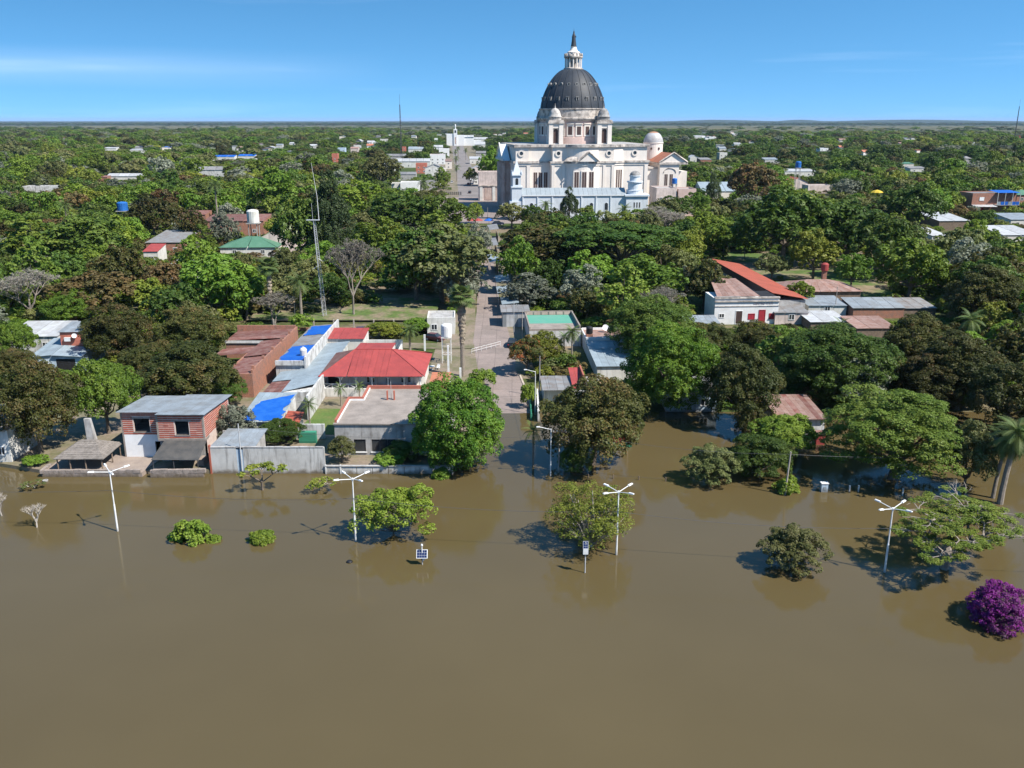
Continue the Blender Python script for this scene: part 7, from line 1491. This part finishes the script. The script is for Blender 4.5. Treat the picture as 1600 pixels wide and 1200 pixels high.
# ------------------------------------------------------------------ lamps, poles, wires, signs, cars
LAMPS = []
def four_arm_lamp(label, bx_, by_, ty, rz):
    x, y, _ = G(bx_, by_, 0); h = Zat(ty, y) - .35
    t = thing('street_lamp', label, 'street lamp', (x, y, 0), rz, 'four armed lamps standing in the flood')
    MB().tube([(0, 0, -1), (0, 0, h * .45), (0, 0, h * .46), (0, 0, h)], [.11, .1, .075, .065], 10).build('pole', M['lampwhite'], t)
    MB().lathe([(0.0, h + .16), (.12, h + .12), (.13, h - .1), (.08, h - .2)], 10).build('hub', M['lampwhite'], t)
    for k in range(4):
        a = k * pi / 2 + (0, .12, -.08, .05)[k]; c, s = cos(a), sin(a); ln = (1.55, 1.35, 1.6, 1.4)[k]
        ar = MB().tube([(0, 0, h), (c * ln, s * ln, h + .30)], .045, 6).build('arm', M['lampwhite'], t)
        o = MB().add([(0, -.14, -.03), (.62, -.11, .0), (.62, .11, .0), (0, .14, -.03), (0, -.1, .1), (.58, -.07, .09), (.58, .07, .09), (0, .1, .1)], [(3, 2, 1, 0), (4, 5, 6, 7), (0, 1, 5, 4), (1, 2, 6, 5), (2, 3, 7, 6), (3, 0, 4, 7)]).build('lamp_head', M['lampwhite'], ar)
        o.location = (c * ln * .97, s * ln * .97, h + .29); o.rotation_euler = (0, -.12, a); g = MB().box(.2, -.1, -.045, .55, .1, -.028).build('lens', M['lens'], ar); g.location = o.location; g.rotation_euler = o.rotation_euler
    LAMPS.append((x, y, h)); return t
four_arm_lamp('white four armed lamp off the brick house, first along the flooded promenade', 184, 830, 733, .55)
four_arm_lamp('white four armed lamp beside the open bright green tree', 556, 846, 744, .68)
four_arm_lamp('white four armed lamp in front of the half bare tree', 963, 867, 764, .72)
four_arm_lamp('white four armed lamp beside the wide flat open tree', 1382, 894, 790, .62)
def cable(name, label, pts, sag, rad=.02, cat='cable'):
    mb = MB()
    for a, b_ in zip(pts[:-1], pts[1:]):
        a, b_ = Vector(a), Vector(b_); mb.tube([a.lerp(b_, u / 14) - Vector((0, 0, sag * 4 * (u / 14) * (1 - u / 14))) for u in range(15)], rad, 4)
    return tag(mb.build(name, M['darksteel']), label, cat)
q = [(x, y - .08, h * .70) for x, y, h in LAMPS]
cable('lamp_cable', 'dark cable strung along the four armed lamps over the water', [(q[0][0] - 33, q[0][1] + 2, q[0][2])] + q + [(q[3][0] + 33, q[3][1] - 3, q[3][2])], .55, .022)
def pole(label, bx_, by_, ty, rad=.12, m_='pole', arm=None, cross=0, lean=0, z=None):
    x, y, zz = G(bx_, by_) if z is None else G(bx_, by_, z); h = Zat(ty, y) - zz
    t = thing('utility_pole' if not arm else 'street_lamp', label, 'pole' if not arm else 'street lamp', (x, y, zz))
    MB().tube([(0, 0, -1), (lean, 0, h)], [rad, rad * .7], 8).build('pole', M[m_], t)
    if arm: MB().tube([(0, 0, h - .1), (arm, 0, h + .25)], .05, 6).build('arm', M[m_], t); MB().box(arm - .35 if arm < 0 else arm - .1, -.12, h + .2, arm + .1 if arm < 0 else arm + .35, .12, h + .3).build('lamp_head', M['lampwhite'], t)
    for k in range(cross):
        MB().box(-.9, -.06, h - .35 - k * .8, .9, .06, h - .22 - k * .8).build('crossarm', M['wood'], t)
        for e in (-.8, -.3, .3, .8): MB().lathe([(.05, h - .22 - k * .8), (.06, h - .1 - k * .8), (.02, h - .02 - k * .8)], 6, (e, 0)).build('insulator', M['lampwhite'], t)
    return (x, y, zz + h)
A1 = pole('white lamp pole with one long arm in the flooded street mouth', 860, 744, 670, .09, 'lampwhite', arm=-1.5, z=0.0)
A2 = pole('timber pole with a crossarm beside the white lamp pole', 873, 738, 672, .11, cross=1, z=0.0)
A3 = pole('white lamp pole with one arm beside the green fence', 836, 648, 580, .08, 'lampwhite', arm=-1.4); A4 = pole('pale concrete pole beside the green fence', 843, 620, 556, .1, 'concrete')
A5 = pole('leaning timber utility pole before the rust striped shed', 1226, 773, 706, .13, z=0.0, lean=.25, cross=0); A6 = pole('thin grey lamp pole at the grey shore wall', 379, 740, 662, .09, 'steel')
pole('thin pole with wires at the metal kiosk', 803, 520, 470, .07, 'steel'); pole('pole at the green roof terrace corner', 816, 532, 483, .09, 'pole'); pole('pole behind the faded pink roof', 1304, 492, 448, .1, 'pole'); pole('pole by the yellow crown', 1163, 405, 367, .12, 'pole'); pole('pole among trees before the bright sheet roofs', 1420, 455, 420, .12, 'pole')
pole('small lamp pole at the basilica corner', 785, 335, 318, .1, 'lampwhite', arm=.8); pole('pole at the plaza corner', 762, 340, 324, .1, 'pole'); pole('tall pole beside the park fence', 462, 505, 475, .1, 'pole')
pole('pale pole in woods before the white villa', 1548, 280, 262, .2, 'lampwhite', cross=0); pole('pale tall lamp pole beside its twin in the woods', 1558, 281, 258, .2, 'lampwhite', arm=1.2)
cable('power_line', 'power line from the crossarm pole over the drowned lot', [A2, (A5[0], A5[1], A5[2] - .3)], .8, .02); cable('power_line', 'power line from the shore wall pole to the crossarm pole', [(A6[0], A6[1], A6[2] - .4), (A2[0], A2[1], A2[2] - .6)], 1.1, .018)
cable('power_line', 'power line along the street from the crossarm pole', [A2, (A4[0], A4[1], A4[2])], .4, .018); cable('power_line', 'power line from the leaning pole to the picture edge', [(A5[0], A5[1], A5[2] - .3), (70, 101, 6)], .8, .018)
# lattice mast in the park
x, y, z = G(507, 497); t = thing('lattice_mast', 'slender lattice mast with a small platform and whip antennas', 'mast', (x, y, z)); LM.append(('the lattice mast', x, y))
H = 21.5; b0, b1 = .55, .28; lx = -1.0
def mp_(u, i): a = 2 * pi * i / 3 + .4; r_ = b0 + (b1 - b0) * u; return (lx * u + r_ * cos(a), r_ * sin(a), H * u)
for i in range(3): MB().tube([mp_(0, i), mp_(1, i)], .055, 5).build('leg', M['steel'], t)
lt = MB(); nn = 22
for k in range(nn):
    for i in range(3): lt.tube([mp_(k / nn, i), mp_((k + 1) / nn, (i + 1) % 3)], .024, 3); lt.tube([mp_(k / nn, i), mp_(k / nn, (i + 1) % 3)], .024, 3)
lt.build('lattice', M['steel'], t)
MB().box(lx - 1.6, -.4, H, lx + 1.2, .4, H + .15).build('platform', M['steel'], t); MB().tube([(lx + 1.1, 0, H), (lx + 1.0, 0, H + 5), (lx + .2, 0, H + 12)], [.07, .05, .025], 5).build('antenna', M['lampwhite'], t); MB().tube([(lx - .2, 0, H), (lx - .3, 0, H + 3.6)], .035, 5).build('antenna', M['steel'], t)
for k, s in ((.55, -1), (.62, 1)): MB().tube([(lx * k, 0, H * k), (lx * k + s * 1.0, 0, H * k - .7), (lx * k + s * 1.4, 0, H * k - .9 if s < 0 else H * k - .4)], .05, 5).build('antenna_arm', M['lampwhite'], t)
for px, top, Y, lab in ((625.5, 147, 900, 'far thin radio mast rising above the horizon behind the town'), (1589, 155, 1500, 'far thin radio mast on the horizon at the picture edge')):
    t = thing('radio_mast', lab, 'mast', (Xat(px, Y, 40), Y, 3)); H = Zat(top, Y) - 3
    for i in range(3): MB().tube([(.9 * cos(2.1 * i), .9 * sin(2.1 * i), 0), (.35 * cos(2.1 * i), .35 * sin(2.1 * i), H * .85)], .22, 4).build('leg', M['darksteel'], t)
    lt = MB(); nn = 30
    for k in range(nn): u = k / nn * .85; r_ = .9 - .55 * u / .85; lt.tube([(r_ * cos(2.1 * (k % 3)), r_ * sin(2.1 * (k % 3)), H * u), (r_ * cos(2.1 * ((k + 1) % 3)), r_ * sin(2.1 * ((k + 1) % 3)), H * (u + .85 / nn))], .13, 3)
    lt.build('lattice', M['darksteel'], t); MB().tube([(0, 0, H * .84), (0, 0, H)], .12, 4).build('antenna', M['darksteel'], t)
# solar powered devices in the flood
x, y, _ = G(660, 882, 0); t = thing('solar_sensor', 'blue solar panel on a short white post in the flood', 'solar panel', (x, y, 0)); MB().tube([(0, 0, -1), (0, 0, 2.05)], .06, 8).build('pole', M['lampwhite'], t); MB().lathe([(0, 2.05), (.1, 2.08), (.13, 2.2), (.08, 2.32), (0, 2.35)], 10).build('sensor_ball', M['lampwhite'], t)
p = MB().slab([(-.58, -.30, .85), (.58, -.30, .85), (.58, .12, 1.65), (-.58, .12, 1.65)], .04).build('panel_frame', M['lampwhite'], t)
for i in range(4):
    for j in range(3): u0, u1, v0, v1 = -.52 + i * .26, -.275 + i * .26, .06 + j * .30, .335 + j * .30; MB().slab([(u, -.30 + .42 * v - .006, .85 + .8 * v + .006) for u, v in ((u0, v0), (u1, v0), (u1, v1), (u0, v1))], .006).build('solar_cell', M['solar'], p)
MB().box(-.12, -.05, .5, .12, .2, .8).build('battery_box', M['darksteel'], t); MB().tube([(.1, -.1, .55), (.32, -.2, .85)], .09, 8).build('sounder', M['lampwhite'], t)
x, y, _ = G(914, 895, 0); t = thing('solar_cabinet', 'narrow post with a white cabinet and small upright solar panel', 'solar panel', (x, y, 0)); MB().tube([(0, 0, -1), (0, 0, 3.4)], .06, 8).build('pole', M['steel'], t); MB().box(-.25, -.2, 2.15, .27, .12, 2.8).build('cabinet', M['lampwhite'], t)
p = MB().slab([(-.27, -.2, 2.72), (.27, -.2, 2.72), (.27, .08, 3.5), (-.27, .08, 3.5)], .04).build('panel_frame', M['steel'], t)
for i in range(2):
    for j in range(3): u0, u1, v0, v1 = -.23 + i * .235, -.01 + i * .235, .05 + j * .31, .33 + j * .31; MB().slab([(u, -.2 + .28 * v - .006, 2.72 + .78 * v + .006) for u, v in ((u0, v0), (u1, v0), (u1, v1), (u0, v1))], .006).build('solar_cell', M['solar'], p)
# things in the water
x, y, _ = G(1287, 768, 0); t = thing('meter_cabinet', 'small pale utility cabinet standing in the shaded flood', 'cabinet', (x, y, 0)); MB().box(-.4, -.25, -.8, .4, .25, 1.1).build('cabinet_body', M['ltblue'], t); MB().box(-.46, -.32, 1.1, .46, .32, 1.2).build('lid', M['white_clean'], t); MB().box(-.18, -.28, .3, .18, -.245, .7).build('meter_door', M['zinc'], t)
for i, (px, py, h) in enumerate(((1327, 768, .75), (1341, 768, .75), (1410, 774, .9), (1238, 762, .6), (1558, 742, .7))):
    x, y, _ = G(px, py, 0); o = MB().box(-.07, -.07, -.8, .07, .07, h).box(-.09, -.09, h, .09, .09, h + .04).build('marker_post', M['lampwhite']); o.location = (x, y, 0); tag(o, ('first of two close white posts beside the pale cabinet', 'second of two close white posts, farther from the cabinet', 'single white post under the wide feathery tree', 'white post by the leaning utility pole', 'white post behind the flooded palms')[i], 'post')
t = None; FP = [(919, 747), (958, 748), (998, 750), (880, 742), (1040, 752)]; pts = []
for px, py in FP:
    x, y, _ = G(px, py, 0); o = MB().tube([(0, 0, -.8), (0, 0, .55)], .07, 6).build('fence_post', M['wood']); o.location = (x, y, 0); tag(o, ('second', 'third', 'fourth', 'first', 'fifth')[FP.index((px, py))] + ' short dark drowned fence post counted from the crossarm pole', 'post', 'drowned fence posts below the brown mango'); pts.append((x, y, .42))
pts.sort(); cable('fence_wire', 'wire sagging between the drowned fence posts', pts, .06, .012, 'wire')
x, y, _ = G(546, 878, 0); o = MB().lathe([(.0, -.15), (.28, -.1), (.36, .02), (.25, .14), (0, .19)], 12).build('drum_buoy', M['plastic_black'], None, True); o.location = (x, y, 0); tag(o, 'dark rounded float drifting in the open flood', 'float')
x, y, _ = G(71, 752, 0); o = MB().lathe([(.0, -.3), (.3, -.2), (.34, .18), (.2, .2), (.2, .05), (0, .05)], 12).build('concrete_ring', M['concrete']); o.location = (x, y, 0); tag(o, 'small concrete ring half out of the water at the terrace', 'ring')
# cars
def car(label, px, py, rz, m_, z=None, scale=1.0, group='parked cars'):
    x, y, zz = G(px, py); t = thing('parked_car', label, 'car', (x, y, zz + .03), rz, group)
    prof_ = [(-2.1, .35, .78), (-2.05, .75, .8), (-1.3, .92, .84), (1.2, .95, .84), (1.95, .85, .8), (2.1, .55, .78), (2.1, .3, .76)]
    mb = MB(); k = len(prof_)
    for s in (-1, 1):
        for a, zt, hw in prof_: mb.v.append((a, s * hw, zt)); mb.v.append((a, s * hw, .28))
    for i in range(k - 1):
        a, b_ = 2 * i, 2 * (i + 1); c, d = a + 2 * k, b_ + 2 * k; mb.f += [(a, b_, b_ + 1, a + 1), (c, c + 1, d + 1, d), (a, c, d, b_)]
    mb.f += [(0, 1, 2 * k + 1, 2 * k), (2 * k - 2, 4 * k - 2, 4 * k - 1, 2 * k - 1)]
    cb = [(-1.75, .92, .76), (-1.25, 1.42, .62), (.45, 1.46, .62), (1.15, .95, .76)]; n0 = len(mb.v)
    mb.add([(-1.3, -.60, 1.44), (.42, -.60, 1.48), (.42, .60, 1.48), (-1.3, .60, 1.44), (-1.25, -.62, 1.40), (.45, -.62, 1.43), (.45, .62, 1.43), (-1.25, .62, 1.40)], [(0, 1, 2, 3), (0, 4, 5, 1), (1, 5, 6, 2), (2, 6, 7, 3), (3, 7, 4, 0)]); mb.build('body', M[m_], t)
    gl = MB(); gl.add([(a, s * hw, zt) for s in (-1, 1) for a, zt, hw in cb], [(0, 1, 5, 4), (2, 3, 7, 6), (0, 3, 2, 1), (4, 5, 6, 7)]); gl.build('window_band', M['glass'], t)
    for a in (-1.3, 1.3):
        for s in (-1, 1):
            wl = MB().tube([(a, s * .68, .32), (a, s * .86, .32)], .32, 14).build('wheel', M['tyre'], t); MB().tube([(a, s * .861, .32), (a, s * .875, .32)], .18, 10).build('rim', M['steel'], wl)
    for s in (-.6, .6): MB().box(2.06, s - .17, .55, 2.125, s + .17, .7).build('headlight', M['lens'], t); MB().box(-2.12, s - .15, .58, -2.06, s + .15, .74).build('tail_light', M['reddoor'], t)
    t.scale = (scale,) * 3; return t
car('navy car parked behind the red roofed annex', 567, 522, .1, 'car_navy'); car('wine red car parked beside the white corner building', 679, 532, -.5, 'car_wine'); car('black car in shade at the orange flowering tree', 800, 540, 1.5, 'car_black')
car('red car parked along the avenue', 732, 289, 1.5, 'car_red'); car('white car parked by the round street tree', 706, 286, 1.5, 'car_white'); car('dark car near the gate building', 734, 302, 1.5, 'car_black'); car('dark van at the market parasols', 778, 352, .1, 'car_navy', scale=1.2)

# railing across the street, garden chairs, people
a = G(737, 553); b_ = G(782, 541); t = thing('street_railing', 'low white pipe railing reaching across the street at the fan palm', 'railing', a); d = Vector(b_) - Vector(a); L_ = d.length; d.normalize()
for i in range(7): MB().tube([tuple(d * (L_ * i / 6) + Vector((0, 0, -.2))), tuple(d * (L_ * i / 6) + Vector((0, 0, 1.0)))], .035, 6).build('post', M['lampwhite'], t)
for z in (.5, .98): MB().tube([tuple(Vector((0, 0, z))), tuple(d * L_ + Vector((0, 0, z)))], .03, 6).build('rail', M['lampwhite'], t)
x, y, z = G(675, 578); t = thing('garden_table', 'small white round garden table beside the red roofed house', 'table', (x, y, z)); MB().lathe([(0, .68), (.55, .68), (.55, .72), (0, .73)], 16).build('table_top', M['lampwhite'], t); MB().lathe([(.3, 0), (.06, .08), (.06, .68)], 10).build('leg', M['lampwhite'], t)
for dx, rz, lab in ((-1.1, .2, 'white plastic chair on the house side of the garden table'), (1.1, -.3, 'white plastic chair on the street side of the garden table')):
    t = thing('garden_chair', lab, 'chair', (x + dx, y + .2, z), rz, 'white garden chairs'); MB().box(-.28, -.26, .40, .28, .26, .45).build('seat', M['lampwhite'], t); MB().slab([(-.28, .24, .45), (.28, .24, .45), (.26, .36, .98), (-.26, .36, .98)], .04).build('backrest', M['lampwhite'], t)
    for a in (-.24, .24):
        for c in (-.22, .22): MB().box(a - .025, c - .025, 0, a + .025, c + .025, .4).build('leg', M['lampwhite'], t)
        MB().box(a - .04, -.24, .62, a + .04, .28, .66).build('armrest', M['lampwhite'], t)
M['skin'] = mat('skin', (0.42, 0.26, 0.18), None, 2, .6); M['cloth_dark'] = mat('dark_cloth', (0.04, 0.045, 0.06), None, 2); M['cloth_light'] = mat('light_cloth', (0.62, 0.60, 0.58), None, 2); M['hair'] = mat('dark_hair', (0.02, 0.015, 0.012), None, 2)
def skinned(name, vs, es, m_, par, sub_=1):
    me = bpy.data.meshes.new(name); me.from_pydata([v[:3] for v in vs], es, []); me.materials.append(m_); o = link(name, me, par); o.modifiers.new('skin', 'SKIN')
    for i, v in enumerate(vs): me.skin_vertices[0].data[i].radius = (v[3], v[4] if len(v) > 4 else v[3]); me.skin_vertices[0].data[i].use_root = i == 0
    o.modifiers.new('sub', 'SUBSURF').levels = sub_; o.modifiers['sub'].render_levels = sub_; return o
def person(label, px, py, rz, top):
    x, y, z = G(px, py); t = thing('person', label, 'person', (x, y, z + .05), rz)
    B = [(0, 0, .95, .15, .11), (0, 0, 1.15, .14, .10), (0, 0, 1.38, .17, .11), (0, .0, 1.50, .055), (0, -.01, 1.60, .085, .10), (0, -.01, 1.70, .08, .09),
         (-.2, 0, 1.40, .055), (-.26, -.02, 1.14, .042), (-.25, -.10, .90, .034), (-.25, -.14, .80, .04), (.2, 0, 1.40, .055), (.26, .04, 1.14, .042), (.27, .0, .90, .034), (.27, -.03, .80, .04),
         (-.1, 0, .88, .085), (-.11, -.12, .50, .06), (-.11, -.10, .10, .042), (-.11, -.22, .04, .04), (.1, 0, .88, .085), (.11, .10, .50, .06), (.11, .22, .10, .042), (.11, .12, .04, .04)]
    E_ = [(0, 1), (1, 2), (2, 3), (3, 4), (4, 5), (2, 6), (6, 7), (7, 8), (8, 9), (2, 10), (10, 11), (11, 12), (12, 13), (0, 14), (14, 15), (15, 16), (16, 17), (0, 18), (18, 19), (19, 20), (20, 21)]
    skinned('body', B, E_, M['skin'], t, 2)
    skinned('shirt', [(0, 0, 1.0, .165, .125), (0, 0, 1.18, .155, .118), (0, 0, 1.40, .185, .125), (-.21, 0, 1.39, .068), (-.25, -.01, 1.2, .058), (.21, 0, 1.39, .068), (.25, .02, 1.2, .058)], [(0, 1), (1, 2), (2, 3), (3, 4), (2, 5), (5, 6)], M[top], t, 2)
    skinned('trousers', [(0, 0, .96, .17, .125), (-.1, 0, .86, .10), (-.11, -.12, .50, .075), (-.11, -.10, .12, .06), (.1, 0, .86, .10), (.11, .10, .50, .075), (.11, .21, .13, .06)], [(0, 1), (1, 2), (2, 3), (0, 4), (4, 5), (5, 6)], M['cloth_dark'], t, 2)
    MB().lathe([(.0, 1.83), (.07, 1.80), (.105, 1.73), (.11, 1.66), (.09, 1.60)], 12, (0, .02)).build('hair', M['hair'], t, True)
person('person in a light top walking along the shaded street', 752, 449, .4, 'cloth_light'); person('person in dark clothes at the edge of the canopy shade on the street', 746, 467, 2.4, 'cloth_dark')

# ------------------------------------------------------------------ air
hz = bpy.data.materials.new('haze_air'); hz.use_nodes = True; n = hz.node_tree.nodes; l = hz.node_tree.links; n.remove(n['Principled BSDF'])
pv = n.new('ShaderNodeVolumePrincipled'); pv.inputs['Color'].default_value = (0.50, 0.70, 1.0, 1); pv.inputs['Density'].default_value = 0.000022; pv.inputs['Anisotropy'].default_value = 0.0
l.new(pv.outputs[0], n['Material Output'].inputs['Volume'])
o = MB().box(-61000, -500, -3, 61000, 61000, 130).build('haze', hz); o['kind'] = 'stuff'
